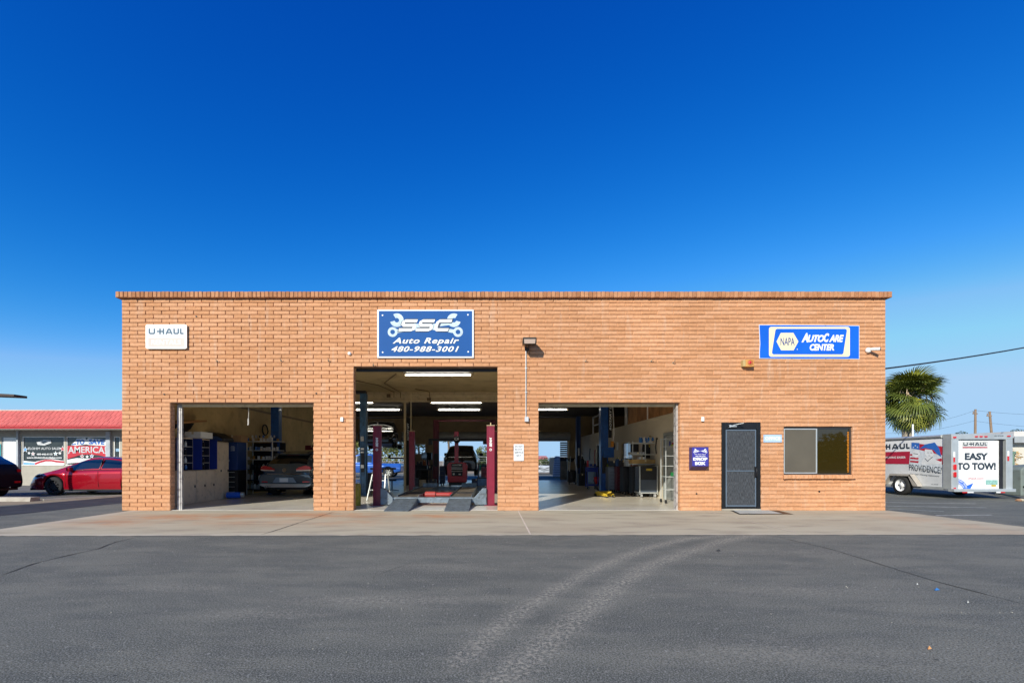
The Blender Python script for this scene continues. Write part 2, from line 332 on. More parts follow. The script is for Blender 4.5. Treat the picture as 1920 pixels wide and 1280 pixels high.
# ---------------------------------------------------------------- ground
g = MB(); g.quad((-900, -300, -0.03), (900, -300, -0.03), (900, 1500, -0.03), (-900, 1500, -0.03)); g.build('ground', M_dirt, kind='structure')
tracks = [[(864,1239),(904,1199),(970,1148),(1043,1104),(1119,1064),(1210,1027.6),(1290,1009),(1400,1001)],
          [(933,1279),(1010,1217),(1086,1155),(1148,1104),(1217.6,1060),(1312,1027),(1374,1009),(1420,1002)]]
def grid_sheet(name, xs, ys, z, m, attrs):
    Xg, Yg = np.meshgrid(xs, ys); n, k = len(xs), len(ys)
    co = np.stack([Xg.ravel(), Yg.ravel(), np.full(Xg.size, z)], 1)
    i = np.arange(k-1)[:, None]*n + np.arange(n-1)[None]; i = i.ravel(); fs = np.stack([i, i+1, i+n+1, i+n], 1)
    me = bpy.data.meshes.new(name); me.from_pydata(co.tolist(), [], fs.tolist())
    for an, fn in attrs.items():
        a = me.attributes.new(an, 'FLOAT', 'POINT'); a.data.foreach_set('value', fn(co[:, 0], co[:, 1]).astype(np.float32))
    return link(name, me, m, kind='structure')
def dist_poly(x, y, P):
    d = np.full(x.shape, 1e9); t_ = np.zeros(x.shape)
    for i in range(len(P)-1):
        ax, ay = P[i][0], P[i][1]; bx, by = P[i+1][0], P[i+1][1]; L2 = (bx-ax)**2 + (by-ay)**2
        t = np.clip(((x-ax)*(bx-ax) + (y-ay)*(by-ay)) / L2, 0, 1); dd = np.hypot(x-ax-t*(bx-ax), y-ay-t*(by-ay))
        m = dd < d; d = np.where(m, dd, d); t_ = np.where(m, i+t, t_)
    return d, t_
def dust(x, y):
    o = np.zeros(x.shape)
    for tr, wd in zip(tracks, (0.10, 0.13)):
        d, t = dist_poly(x, y, [G_(*p) for p in tr]); o = np.maximum(o, np.exp(-(d/wd)**2) * np.clip(1.15 - 0.02*t, 0, 1))
    for cx, cy, rx, ry, s_ in ((-1.0, 4.3, .9, .16, .6), (-1.9, 3.9, .5, .12, .5), (3.1, 4.6, 1.2, .22, .4), (-3.2, 4.7, .7, .16, .45), (1.9, 3.1, .8, .2, .4), (4.5, 6.5, 1.4, .3, .35), (-.6, 5.6, .8, .2, .3)):
        o = np.maximum(o, s_*np.exp(-((x-cx)/rx)**2 - ((y-cy)/ry)**2))
    return o
xs = np.concatenate([np.linspace(-90, -14, 20)[:-1], np.arange(-14, 14, .12), np.linspace(14, 90, 20)])
ys = np.concatenate([np.linspace(-60, 2, 16)[:-1], np.arange(2, 8.6, .08), np.linspace(8.6, 46, 12)])
grid_sheet('parking_lot', xs, ys, 0.0, M_asph, {'dust': dust})
def rust(x, y):
    o = np.zeros(x.shape)
    for cx, cy, rx, ry, s_ in ((-6.6, 10.6, 1.9, .55, 1), (-3.9, 10.9, 1.6, .5, .95), (-7.6, 9.6, 1.2, .5, .7), (-1.3, 10.8, 1.0, .4, .85), (-5.2, 9.6, 1.6, .5, .35), (9.2, 9.6, .5, 1.5, .35), (-2.6, 9.6, 1.6, .5, .4)):
        o = np.maximum(o, s_*np.exp(-((x-cx)/rx)**2 - ((y-cy)/ry)**2))
    return o
def edge(x, y): return np.clip(1 - (y - 7.98) / .16, 0, 1) + np.clip(1 - np.abs(x + 9.0) / .35, 0, 1) * .7
ap = grid_sheet('concrete_apron', np.arange(-9.1, 10.31, .12), np.concatenate([np.arange(7.98, 11.9, .1), [11.96]]), 0.006, M_conc, {'rust': rust, 'edge': edge})
rj = random.Random(3)                                # the asphalt laps the slab unevenly
for v in ap.data.vertices:
    t = (v.co.y - 7.98) / 3.98
    v.co.x += (-0.07 * t if v.co.x < 0 else -0.1 * t) * (abs(v.co.x) / 9)
    if t < 0.001: v.co.y += rj.uniform(-.025, .02) - (0.012 * v.co.x)*0 + 0.018 * v.co.x / 2
M_caulk = mat('joint_filler', (0.60, 0.52, 0.42), 0.8); M_crack = mat('crack_dark', (0.03, 0.027, 0.024), 0.95)
def jt(a, b, wd, m, jit, nm='slab_joint', sd=1): sweep_sheet([a, b], wd, 0.010, jit, sd).build(nm, m, None, kind='structure')
jt(G_(971.6, 958.3), G_(994.6, 1002.5), 0.028, M_caulk, 0); jt(G_(1319.4, 957.5), G_(1493.7, 998.8), 0.022, M_caulk, 0)
jt(G_(628, 959), G_(488, 1003.4), 0.022, M_crack, 0.006, 'crack')
jt(G_(945, 958.3), G_(948, 959), 0.01, M_crack, 0.0)
M_crack2 = mat('crack_dusty', (0.06, 0.058, 0.05), 0.95)
def crack(pts, wd, jit, sd): sweep_sheet([G_(*p) for p in pts], wd, 0.004, jit, sd).build('crack', M_crack if sd == 2 else M_crack2, None, kind='structure')
crack([(262,1006),(215,1016),(180,1029),(110,1045),(60,1058),(0,1078)], 0.022, 0.012, 2)
crack([(1455,1005),(1560,1030),(1640,1055),(1740,1086),(1830,1110),(1920,1134)], 0.018, 0.012, 3)
crack([(1085,1007),(1040,1012),(990,1018),(950,1021)], 0.008, 0.008, 4)
crack([(1920+0,1090),(1870,1075)], 0.006, 0.01, 9)
crack([(700,1081),(745,1064),(790,1050)], 0.008, 0.01, 5)
crack([(660,1092),(700,1081)], 0.008, 0.01, 6)
# litter: paper scraps and pebbles scattered over the lot
litter = MB(); rl = random.Random(5)
for _ in range(300):
    x = rl.uniform(-9, 10); y = rl.uniform(2.6, 7.6); s = rl.uniform(.003, .008); h = rl.uniform(.003, .007)
    a = rl.uniform(0, 6.28); pts = [(x + s*rl.uniform(.5, 1.2)*math.cos(a+k*1.57), y + s*rl.uniform(.5, 1.2)*math.sin(a+k*1.57)) for k in range(4)]
    litter.add([(p[0], p[1], 0.001) for p in pts] + [(x, y, h + .002)], [(0,1,4), (1,2,4), (2,3,4), (3,0,4)])
litter.build('gravel', mat('pebble', (0.32, 0.30, 0.25), 0.9, var=0.5, vscale=2), None, kind='stuff')['label'] = 'pale pebbles scattered over the asphalt'
def scrap(x, y, s, col, label, cat='litter'):
    p = G_(x, y); mb = MB(); mb.add([(p.x-s, p.y-s*.3, .006), (p.x+s*.8, p.y-s*.5, .012), (p.x+s, p.y+s*.5, .02), (p.x, p.y+s*.2, .03), (p.x-s*.8, p.y+s*.5, .008)], [(0,1,3), (1,2,3), (3,2,4), (0,3,4)])
    tag(mb.build('litter_scrap', mat('scrap_'+cat+str(x), col, 0.7), None), label, 'litter')
scrap(1757, 1107, .022, (0.03, 0.16, 0.42), 'crumpled bright blue scrap of plastic lying on the asphalt at right')
scrap(1720, 1097, .008, (0.4, 0.4, 0.38), 'tiny white paper scrap on the asphalt left of the blue one')
scrap(1815, 1131, .008, (0.4, 0.4, 0.38), 'tiny white paper scrap on the asphalt right of the blue one')
scrap(1743, 1218, .012, (0.5, 0.25, 0.1), 'small orange leaf scrap on the asphalt near the lower right edge')
scrap(1347, 1033, .03, (0.03, 0.03, 0.03), 'small dark scrap of rubber on the asphalt below the office door')
# left side: dark strip and gravelly verge; right side: parking lines
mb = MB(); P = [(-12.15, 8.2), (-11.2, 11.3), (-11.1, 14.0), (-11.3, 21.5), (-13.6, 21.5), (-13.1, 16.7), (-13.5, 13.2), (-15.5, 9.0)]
mb.quad(*[(x, y, .004) for x, y in P]); mb.build('driveway_strip', M_strip, kind='structure')
M_line = mat('line_paint', (0.50, 0.50, 0.48), 0.8, var=0.35, vscale=6)
def pline(a, b, wd=.09):
    A, B = G_(*a), G_(*b); A.z = B.z = 0.004; sweep_sheet([A, B], wd, .004, 0).build('parking_line', M_line, kind='structure')
for a, b in (((1655,941.5),(1830,944)), ((1655,948),(1850,951.5)), ((1655,953.5),(1770,958.5)), ((1755,966),(1860,965))): pline(a, b, .07 if a[1] < 950 else .06)

# ---------------------------------------------------------------- the garage building
WL, WR, ZT, CO, BL = -9.40, 10.02, 5.385, 0.1016, 0.4064
BACK, ZC = 30.0, 4.10
HOLES = [(-8.171, -4.539, 0, 27*CO), (-3.509, .149, 0, 36*CO), (1.192, 4.783, 0, 27*CO), (5.840, 6.829, 0, 22*CO), (7.425, 9.173, 9*CO, 21*CO)]
bld = thing('repair_garage', 'long flat-roofed garage of orange slump block with three open service bays', 'building', (0.3, F, 0))
core = MB(); y0, y1 = F + .024, F + .19
xsb = sorted({WL+.01, WR-.01, *[h[0] for h in HOLES], *[h[1] for h in HOLES]})
for a, b in zip(xsb[:-1], xsb[1:]):
    hh = [h for h in HOLES if h[0] <= a + 1e-6 and h[1] >= b - 1e-6]
    ins = 0.006
    if not hh: core.box(a + (ins if a > WL+.1 else 0), b - (ins if b < WR-.1 else 0), y0, y1, 0, ZT)
    else:
        h = hh[0]; core.box(a - ins, b + ins, y0+.0015, y1-.0015, h[3] + ins, ZT)
        if h[2] > 0: core.box(a - ins, b + ins, y0+.0015, y1-.0015, 0, h[2] - ins)
core.build('mortar_core', M_mortar, bld)
rb = random.Random(11)
def brick_geo(wd, h, d, r):
    e = .010; us = [0, e, wd-e, wd]; vs_ = [0, e*.9, h-e*.8, h]; V = []; bul = r.uniform(0, .005); tl = r.uniform(-.004, .004)
    for j, v in enumerate(vs_):
        for i, u in enumerate(us):
            o = (i in (0, 3)) or (j in (0, 3))
            y = (.011 if o else 0) + r.uniform(-.0022, .0022) + bul + tl * (j - 1.5) / 1.5
            V.append((u + (r.uniform(-.0025, .0025) if i in (0, 3) else r.uniform(-.004, .004)), y, v + (r.uniform(-.0028, .0022) if j in (0, 3) else r.uniform(-.003, .003))))
    Fq = [(j*4+i, j*4+i+1, (j+1)*4+i+1, (j+1)*4+i) for j in range(3) for i in range(3)]
    loop = [0,1,2,3,7,11,15,14,13,12,8,4]; n0 = len(V)
    V += [(V[k][0], d, V[k][2]) for k in loop]
    Fq += [(loop[(i+1) % 12], loop[i], n0+i, n0+(i+1) % 12) for i in range(12)]
    return V, Fq
JH, JV = .0095, .011
bricks = []
for c in range(53):
    z0 = c * CO; z1 = z0 + CO - JH; off = (BL/2 if c % 2 else 0)
    x = WL - off; segs = []
    while x < WR:
        a, b = max(x, WL), min(x + BL, WR); segs.append((a, b)); x += BL
    for h in HOLES:
        if z0 < h[3] - 1e-4 and z1 > h[2] + 1e-4:
            n = []
            for a, b in segs:
                if b <= h[0] or a >= h[1]: n.append((a, b))
                else:
                    if a < h[0]: n.append((a, h[0] + JV))
                    if b > h[1]: n.append((h[1], b))
            segs = n
    m = []
    for a, b in segs:
        if b - a < .09 and m and abs(m[-1][1] - a) < 1e-4: m[-1] = (m[-1][0], b)
        elif b - a > .03: m.append((a, b))
    for a, b in m: bricks.append((a, b - JV, z0, z1))
fill = MB()                                           # the head joints of the right half are struck flush
for (a, b, z0, z1) in bricks:
    if b > .6 + rb.uniform(-2, 2) and b < WR - .1 and not any(h[0]-.02 < b < h[1]+.02 and z0 < h[3]-.01 and z1 > h[2]+.01 for h in HOLES): fill.box(b-.003, b+JV+.003, F+.013, F+.05, z0+.006, z1+.002)
fill.build('joint_fill', M_brick, bld, kind='stuff')
full = [b for b in bricks if abs(b[1] - b[0] - (BL - JV)) < 1e-3]
ctr = lambda b: math.hypot((b[0]+b[1])/2, b[2] - 1.3)
near = sorted(full, key=ctr)[:300]; nset = set(near)
variants = []
for k in range(12):
    V, Q = brick_geo(BL - JV, CO - JH, .185, rb); me = bpy.data.meshes.new('brick'); me.from_pydata(V, [], Q); me.materials.append(M_brick); variants.append(me)
for (a, b, z0, z1) in near:
    o = bpy.data.objects.new('brick', rb.choice(variants)); COL.objects.link(o); o.location = (a, F + rb.uniform(-.001, .003), z0 + .004)
    o.parent = bld; o.matrix_parent_inverse = bld.matrix_basis.inverted()
V, Q, T = [], [], []
for br in bricks:
    if br in nset: continue
    a, b, z0, z1 = br; v, q = brick_geo(b - a, z1 - z0, .185, rb); o = len(V); yy = F + rb.uniform(-.001, .003); t = rb.random()
    V += [(p[0]+a, p[1]+yy, p[2]+z0+.004) for p in v]; Q += [tuple(i+o for i in f) for f in q]; T += [t]*len(v)
# rowlock cap along the parapet, sill bricks below the office window
VC, QC, TC, oc = [], [], [], 0
for x in np.arange(221, 1667, 7.74):
    a = X_(x); v, q = brick_geo(.094, .148, .30, rb); o = len(V); t = rb.random(); yy = F - .085 + rb.uniform(-.003, .003)
    VC += [(p[0]+a, p[1]+yy, p[2]+ZT+.002) for p in v]; QC += [tuple(i+oc for i in f) for f in q]; TC += [t]*len(v); oc += len(v)
me = bpy.data.meshes.new('coping_brick'); me.from_pydata(VC, [], QC); at = me.attributes.new('tone', 'FLOAT', 'POINT'); at.data.foreach_set('value', TC)
link('coping_brick', me, brick_mat('coping_block', (0.36, 0.16, 0.075), (0.50, 0.25, 0.13), (0.43, 0.20, 0.10)), bld, kind='stuff')
me = bpy.data.meshes.new('brick'); me.from_pydata(V, [], Q); at = me.attributes.new('tone', 'FLOAT', 'POINT'); at.data.foreach_set('value', T)
link('brick', me, M_brick, bld, kind='stuff')
V, Q, T = [], [], []
for i in range(18):
    a = 7.39 + i*.1016; v, q = brick_geo(.094, .10, .2, rb); o = len(V); t = rb.random()
    V += [(p[0]+a, p[1]+F-.075, p[2]*1.0 + .812 + .03*(p[1])) for p in v]; Q += [tuple(k+o for k in f) for f in q]; T += [t]*len(v)
me = bpy.data.meshes.new('window_sill'); me.from_pydata(V, [], Q); at = me.attributes.new('tone', 'FLOAT', 'POINT'); at.data.foreach_set('value', T)
link('window_sill', me, M_brick, bld)
mb = MB(); mb.box(X_(221)+.02, X_(1667)-.02, F-.062, F+.2, ZT+.012, ZT+.140); mb.build('coping_bed', M_mortar, bld)
# white mineral stain below the window sill
# side and rear walls, roof
sw = MB(); sw.box(WL+.01, WL+.2, F+.19, BACK, 0, ZT); sw.box(WR-.2, WR-.01, F+.19, BACK, 0, ZT)
for c in range(0, 53):
    z = c*CO
    for (xa, xb) in ((WL, WL+.03), (WR-.03, WR)):
        y = F + .192 + (BL/2 if c % 2 else 0)
        while y < 19.5:
            sw.box(xa, xb, y, min(y+BL-.01, 20), z+.004, z+CO-.006); y += BL
me = sw.build('side_wall', M_brick, bld)
mb = MB(); mb.box(WL+.2, WR-.2, F+.19, BACK+.2, ZC+.25, ZC+.45); mb.build('roof', M_mortar, bld)
# ceiling, beam, rear wall with openings, partition
mb = MB(); mb.box(WL+.2, WR-.2, F+.19, 19.45, ZC, ZC+.2); mb.build('ceiling', M_ceil, bld)
mb = MB(); mb.box(WL+.2, WR-.2, 19.45, BACK, ZC-.0, ZC+.2); mb.build('ceiling', M_ceildim, bld)
mb = MB(); mb.box(WL+.2, 5.75, F+.19, F+.205, 0+3.70, ZC)
mb.box(WL+.2, -8.30, F+.19, F+.205, 0, 3.70)
mb.box(-4.42, -3.62, F+.19, F+.205, 0, 3.70); mb.box(.26, 1.08, F+.19, F+.205, 0, 3.70); mb.box(-8.30, -4.42, F+.19, F+.205, 2.86, 3.70); mb.box(1.08, 5.75, F+.19, F+.205, 2.86, 3.70)
mb.build('front_wall_lining', M_tan, bld)
mb = MB(); mb.box(WL+.2, 5.72, 19.35, 19.55, 3.77, 4.0); mb.box(WL+.2, 5.72, 19.28, 19.62, 3.70, 3.77); mb.box(WL+.2, 5.72, 19.40, 19.50, 4.0, 4.10)
mb.build('ceiling_beam', M_beam, bld)
mb = MB(); mb.cyl((-3.59, 19.4, 0), (-3.59, 19.4, 3.70), .052); mb.box(-3.72, -3.46, 19.27, 19.53, 3.66, 3.70); mb.build('support_column', M_beam, bld)
RH = [(-8.9, -5.15, 0, 2.52), (-4.88, -4.25, 1.72, 2.30), (-3.42, .33, 0, 2.52), (1.2, 4.85, 0, 2.52)]
rw = MB(); xr = sorted({WL+.2, WR-.2, *[h[0] for h in RH], *[h[1] for h in RH]})
for a, b in zip(xr[:-1], xr[1:]):
    hh = [h for h in RH if h[0] <= a+1e-6 and h[1] >= b-1e-6]
    if not hh: rw.box(a, b, BACK, BACK+.2, 0, ZT)
    else:
        rw.box(a, b, BACK, BACK+.2, hh[0][3], ZT)
        if hh[0][2] > 0: rw.box(a, b, BACK, BACK+.2, 0, hh[0][2])
rw.build('rear_wall', M_tandim, bld)
# painted block linings on the left wall: recessed course lines
mb = MB(); mb.box(WL+.2, WL+.212, F+.21, BACK, 0, ZC)
for k in range(20):
    z0 = k*.2032+.006; y = F + .21 + (.2032 if k % 2 else 0)
    while y < BACK-.1: mb.box(WL+.205, WL+.220, y+.003, min(y+.4064, BACK)-.003, z0, z0+.197); y += .4064
mb.build('block_lining', M_tan, bld)
tr = MB(); tr.box(WL+.22, WL+.245, 13, 29.9, 3.18, 3.26); tr.cyl((WL+.26, 24.2, .1), (WL+.26, 24.2, 4.0), .02); tr.build('pipe_run', mat('tan_pipe', (0.24, 0.17, 0.09), .6), bld)
pt = MB()
PX = 5.72
for (a, b, z0, z1) in ((F+.2, 13.95, 0, 2.7), (13.95, 15.55, 2.14, 2.7), (15.55, 19.1, 0, 2.7), (19.1, 20.6, 0, 1.30), (19.1, 20.6, 2.03, 2.7), (20.6, 24.6, 0, 2.7), (24.6, 25.4, 2.1, 2.7), (25.4, BACK, 0, 2.7)): pt.box(PX, PX+.12, a, b, z0, z1)
pt.box(PX-.02, PX+.14, F+.21, BACK, 2.70, 2.78); pt.build('partition_wall', M_cream, bld)
mb = MB(); mb.box(PX+.12, WR-.2, F+.2, BACK, 2.56, 2.62); mb.build('loft_floor', M_wood, bld)
mb = MB(); mb.box(PX+.12, 8.8, 16.4, 16.5, 0, 2.56); mb.box(8.8, 8.9, F+.2, 16.5, 0, 2.56); mb.build('office_wall', M_cream, bld)
for i, y in enumerate((12.3, 13.55, 14.8, 16.05, 17.3, 18.55)):       # plywood sheets stood on edge of the loft
    mb = MB(); mb.box(PX+.02, PX+.04, y, y+1.215, 2.79, 4.09); o = mb.build('plywood_panel', mat('plywood%d' % (i % 3), [(0.36, .17, .06), (0.30, .14, .05), (0.42, .21, .08)][i % 3], .7, var=.35, vscale=2.5), bld)
mb = MB()
for y in (14.72, 17.22, 19.85): mb.box(PX-.01, PX+.02, y, y+.05, 2.78, 4.1)
mb.box(PX-.03, PX+.05, 20.0, 20.1, 2.78, 4.1)
for y in (23.4, 25.0, 26.6): mb.box(PX, PX+.07, y, y+.08, 2.78, 3.72)
mb.box(PX, PX+.07, 23.4, 26.68, 3.66, 3.74); mb.box(PX, PX+.07, 23.4, 26.68, 3.2, 3.27); mb.build('loft_railing', M_white, bld)
# partition window and door
fr = MB(); fr.box(PX-.02, PX+.13, 19.06, 19.12, 1.27, 2.06); fr.box(PX-.02, PX+.13, 20.58, 20.64, 1.27, 2.06); fr.box(PX-.02, PX+.13, 19.12, 20.58, 2.01, 2.06); fr.box(PX-.02, PX+.13, 19.12, 20.58, 1.27, 1.31)
wf = fr.build('inner_window_frame', M_beam, bld); mb = MB(); mb.box(PX+.03, PX+.036, 19.13, 20.57, 1.32, 2.0); mb.build('pane', M_glass, wf)
M_gdoor = mat('grey_door_paint', (0.27, 0.29, 0.28), .4, var=.06)
fr = MB(); fr.box(PX-.03, PX+.14, 13.90, 13.98, 0, 2.18); fr.box(PX-.03, PX+.14, 15.5, 15.58, 0, 2.18); fr.box(PX-.03, PX+.14, 13.98, 15.5, 2.11, 2.18); fr.build('door_frame', M_gdoor, bld)
mb = MB(); mb.box(PX+.02, PX+.065, 14.0, 15.48, .02, 2.1); d = mb.build('inner_door', M_gdoor, bld)
mb = MB(); mb.cyl((PX-.05, 15.3, 1.0), (PX+.02, 15.3, 1.0), .028); mb.build('handle', M_chrome, d)
fr = MB(); fr.box(PX-.02, PX+.13, 24.52, 24.6, 0, 2.15); fr.box(PX-.02, PX+.13, 25.4, 25.48, 0, 2.15); fr.box(PX-.02, PX+.13, 24.6, 25.4, 2.09, 2.15); fr.build('door_frame', M_white, bld)
# floor
mb = MB(); mb.quad((WL+.19, F+.045, .012), (PX+.1, F+.045, .012), (PX+.1, BACK+.15, .012), (WL+.19, BACK+.15, .012)); mb.quad((WL+.19, F+.045, .012), (WL+.19, F+.03, .0), (PX+.1, F+.03, 0), (PX+.1, F+.045, .012)); mb.build('shop_floor', M_floor, None, kind='structure')
# rear roller shutters, curled up in their drums
for i, (a, b) in enumerate(((-8.9, -5.15), (-3.42, .33), (1.2, 4.85))):
    mb = MB()
    for k in range(16): pass
    prof = [(.28 + (.006 if k % 2 else 0), 0) for k in range(2)]
    n = 40; vs = [(x, 29.72 + (.25 + (.008 if q % 2 else 0))*math.cos(2*math.pi*q/n), 2.82 + (.25 + (.008 if q % 2 else 0))*math.sin(2*math.pi*q/n)) for x in (a-.05, b+.1) for q in range(n)]
    mb.add(vs, [(q, (q+1) % n, n+(q+1) % n, n+q) for q in range(n)] + [tuple(range(n)), tuple(reversed(range(n, 2*n)))])
    sh = mb.build('roller_shutter', mat('shutter_grey', (0.30, 0.29, 0.26), .5, .2, dirt=.3), bld)
    mb = MB(); mb.box(a-.1, b+.14, 29.9, 29.97, 2.50, 2.58); mb.box(b, b+.1, 29.88, 29.96, 0, 2.5); mb.box(a-.1, a, 29.88, 29.96, 0, 2.5); mb.build('shutter_track', M_dark if i != 2 else M_beam, bld)
fr = MB(); fr.box(-4.92, -4.88, 29.93, 30.1, 1.68, 2.34); fr.box(-4.25, -4.21, 29.93, 30.1, 1.68, 2.34); fr.box(-4.88, -4.25, 29.93, 30.1, 2.30, 2.34); fr.box(-4.88, -4.25, 29.93, 30.1, 1.68, 1.72); rf = fr.build('rear_window_frame', M_beam, bld)
M_clear = mat('clear_glass', (0.8, 0.85, 0.85), .02, var=0, trans=1.0, ior=1.05)
mb = MB(); mb.quad((-4.88, 30.05, 1.72), (-4.25, 30.05, 1.72), (-4.25, 30.05, 2.3), (-4.88, 30.05, 2.3)); mb.build('pane', M_clear, rf)
# front bay trim: steel tracks, header trims
M_track = mat('galvanised_track', (0.50, 0.47, 0.45), .45, .3, var=.15, vscale=4, dirt=.85, dirtcol=(.10, .08, .07))
mb = MB(); mb.box(-8.12, -8.04, F+.195, F+.32, 0, 2.74); mb.box(-8.04, -8.01, F+.21, F+.25, 0, 2.74); mb.build('door_track', M_track, bld)
mb = MB(); mb.box(4.735, 4.775, F+.12, F+.30, 0, 2.74); mb.build('door_track', M_track, bld)
mb = MB(); mb.box(-8.0, -4.56, F+.197, F+.26, 2.66, 2.735); mb.build('bay_header', M_beam, bld)
mb = MB(); mb.box(1.2, 4.732, F+.197, F+.26, 2.665, 2.735); mb.build('bay_header', M_beam, bld)
mb = MB(); mb.box(-3.5, .14, F+.195, F+.26, 3.57, 3.65); mb.build('bay_header', M_dark, bld)
mb = MB(); [mb.box(a, b, F+.02, F+.18, z, z+.008) for a, b, z in ((-8.165, -4.545, 27*CO-.006), (1.2, 4.775, 27*CO-.006), (-3.5, .14, 36*CO-.006))]; mb.build('steel_lintel', mat('lintel_brown', (0.13, 0.06, 0.035), .7), bld)
# office door: black steel security screen
M_mesh = bpy.data.materials.new('screen_mesh'); M_mesh.use_nodes = True
n = M_mesh.node_tree; b = n.nodes['Principled BSDF']; geo = n.nodes.new('ShaderNodeNewGeometry'); mp = n.nodes.new('ShaderNodeMapping'); mp.inputs['Scale'].default_value = (150, 1, 11)
nz = n.nodes.new('ShaderNodeTexNoise'); nz.inputs['Scale'].default_value = 1.0; nz.inputs['Detail'].default_value = 5; rp = n.nodes.new('ShaderNodeValToRGB')
rp.color_ramp.elements[0].position = .40; rp.color_ramp.elements[0].color = (.018, .02, .023, 1); rp.color_ramp.elements[1].position = .66; rp.color_ramp.elements[1].color = (.08, .086, .096, 1)
n.links.new(geo.outputs['Position'], mp.inputs[0]); n.links.new(mp.outputs[0], nz.inputs['Vector']); n.links.new(nz.outputs['Fac'], rp.inputs[0]); n.links.new(rp.outputs[0], b.inputs['Base Color']); b.inputs['Roughness'].default_value = .6
M_dframe = mat('black_frame', (0.012, 0.013, 0.015), .4, .2, var=.2); M_dtrim = mat('blue_grey_trim', (0.13, 0.17, 0.22), .45, .3, var=.1)
mb = MB(); mb.box(5.845, 5.93, F-.012, F+.12, 0.02, 2.232); mb.box(6.74, 6.824, F-.012, F+.12, .02, 2.232); mb.box(5.93, 6.74, F-.010, F+.12, 2.07, 2.232)
od = mb.build('office_door', M_dframe, bld, .004)
mb = MB(); mb.box(5.935, 6.735, F+.02, F+.06, .05, 2.065); mb.build('leaf', M_dframe, od)
mb = MB(); mb.box(5.97, 6.69, F+.012, F+.016, .14, 1.0); mb.build('mesh_panel', M_mesh, od)
mb = MB(); mb.box(5.97, 6.69, F+.012, F+.016, 1.02, 2.03); mb.build('mesh_panel', M_mesh, od)
mb = MB(); mb.box(5.945, 5.972, F+.0, F+.02, .10, 2.06); mb.box(6.69, 6.715, F+.0, F+.02, .10, 2.06); mb.box(5.972, 6.69, F+.001, F+.02, 2.03, 2.06); mb.box(5.972, 6.69, F+.001, F+.02, 1.0, 1.024); mb.box(5.972, 6.69, F+.001, F+.02, .11, .14); mb.build('trim', M_dtrim, od)
mb = MB(); mb.tube([(6.70, F-.0, 1.10), (6.70, F-.05, 1.09), (6.70, F-.055, .98), (6.70, F-.05, .87), (6.70, F-.0, .86)], .011); mb.box(6.672, 6.722, F-.006, F+.005, .84, 1.12); mb.build('handle', M_black, od)
mb = MB(); mb.box(6.01, 6.20, F-.05, F-.012, 2.125, 2.165); mb.box(6.01, 6.05, F-.055, F-.012, 2.115, 2.175); mb.bar((6.11, F-.06, 2.17), (6.30, F-.19, 2.21), .016, .010); mb.bar((6.30, F-.19, 2.21), (6.22, F-.02, 2.20), .016, .010); mb.build('door_closer', M_alu, od)
mb = MB(); mb.box(5.84, 6.83, F-.02, F+.2, .012, .05); mb.build('threshold', mat('concrete_sill', (0.36, 0.32, 0.26), .9), od)
mb = MB(); mb.box(5.9, 6.75, F+.12, F+.135, 0, 2.2); mb.build('backing', M_black, od)
# office window: sliding aluminium, left pane screened
M_amber = mat('amber_glass', (0.028, 0.020, 0.004), .02, var=0, spec=.9, coat=.2)
mb = MB(); z0, z1 = .915, 2.133; a, b = 7.427, 9.171
mb.box(a, b, F+.06, F+.11, z1-.045, z1); mb.box(a, b, F+.05, F+.11, z0, z0+.03); mb.box(a, a+.025, F+.06, F+.11, z0+.03, z1-.045); mb.box(b-.04, b, F+.06, F+.11, z0+.03, z1-.045)
wi = mb.build('office_window', mat('bronze_frame', (0.05, 0.045, 0.045), .4, .3), bld)
mb = MB(); xm = 8.30
mb.box(a+.025, a+.045, F+.05, F+.07, z0+.03, z1-.045); mb.box(xm-.03, xm, F+.05, F+.07, z0+.03, z1-.045); mb.box(a+.045, xm-.03, F+.05, F+.07, z1-.07, z1-.045); mb.box(a+.045, xm-.03, F+.05, F+.07, z0+.03, z0+.055); mb.build('sash', M_alu, wi)
mb = MB(); mb.box(a+.04, xm-.02, F+.06, F+.063, z0+.05, z1-.06); mb.build('insect_screen', mat('screen_grey', (0.095, 0.083, 0.062), .6, var=.12, vscale=1.6, bump=.2, bscale=400), wi)
mb = MB(); mb.box(xm, b-.04, F+.08, F+.086, z0+.03, z1-.045); mb.build('pane', M_amber, wi)
mb = MB(); mb.box(a, b, F+.14, F+.15, z0-.05, z1+.05); mb.build('backing', M_black, wi)
mb = MB()                                             # curled edge of the amber film on the right
for k in range(26):
    z = z0+.06+k*.04; mb.quad((9.085, F+.074, z), (9.128, F+.074, z+.004), (9.128, F+.072, z+.03), (9.095-.012*(k % 3), F+.072, z+.034))
mb.build('film_edge', mat('orange_film', (0.45, 0.16, 0.01), .5), wi)
# small fixings in the wall: hooks and bolts
for x, y in ((407,677),(527,676),(616,676),(700,684.5),(1098,677),(1221,677),(1262,680)):
    mb = MB(); X0, Z0 = X_(x), Z_(y); mb.tube([(X0, F+.01, Z0), (X0, F-.05, Z0), (X0+.02, F-.075, Z0+.03), (X0+.01, F-.09, Z0+.055)], .007, 6); mb.lathe([(0, -.004), (.022, -.004), (.022, .006), (0, .006)], lambda p, q, h: (X0+p, F-h, Z0+q), 10); mb.build('wall_hook', mat('rusty_hook', (0.35, 0.28, 0.2), .6, .4), bld)
for x, y in ((1536, 921), (368, 593), (308, 739), (593, 737), (1306, 925)):
    mb = MB(); X0, Z0 = X_(x), Z_(y); mb.cyl((X0, F-.012, Z0), (X0, F+.01, Z0), .02, n=8); mb.build('anchor_bolt', M_dark, bld)
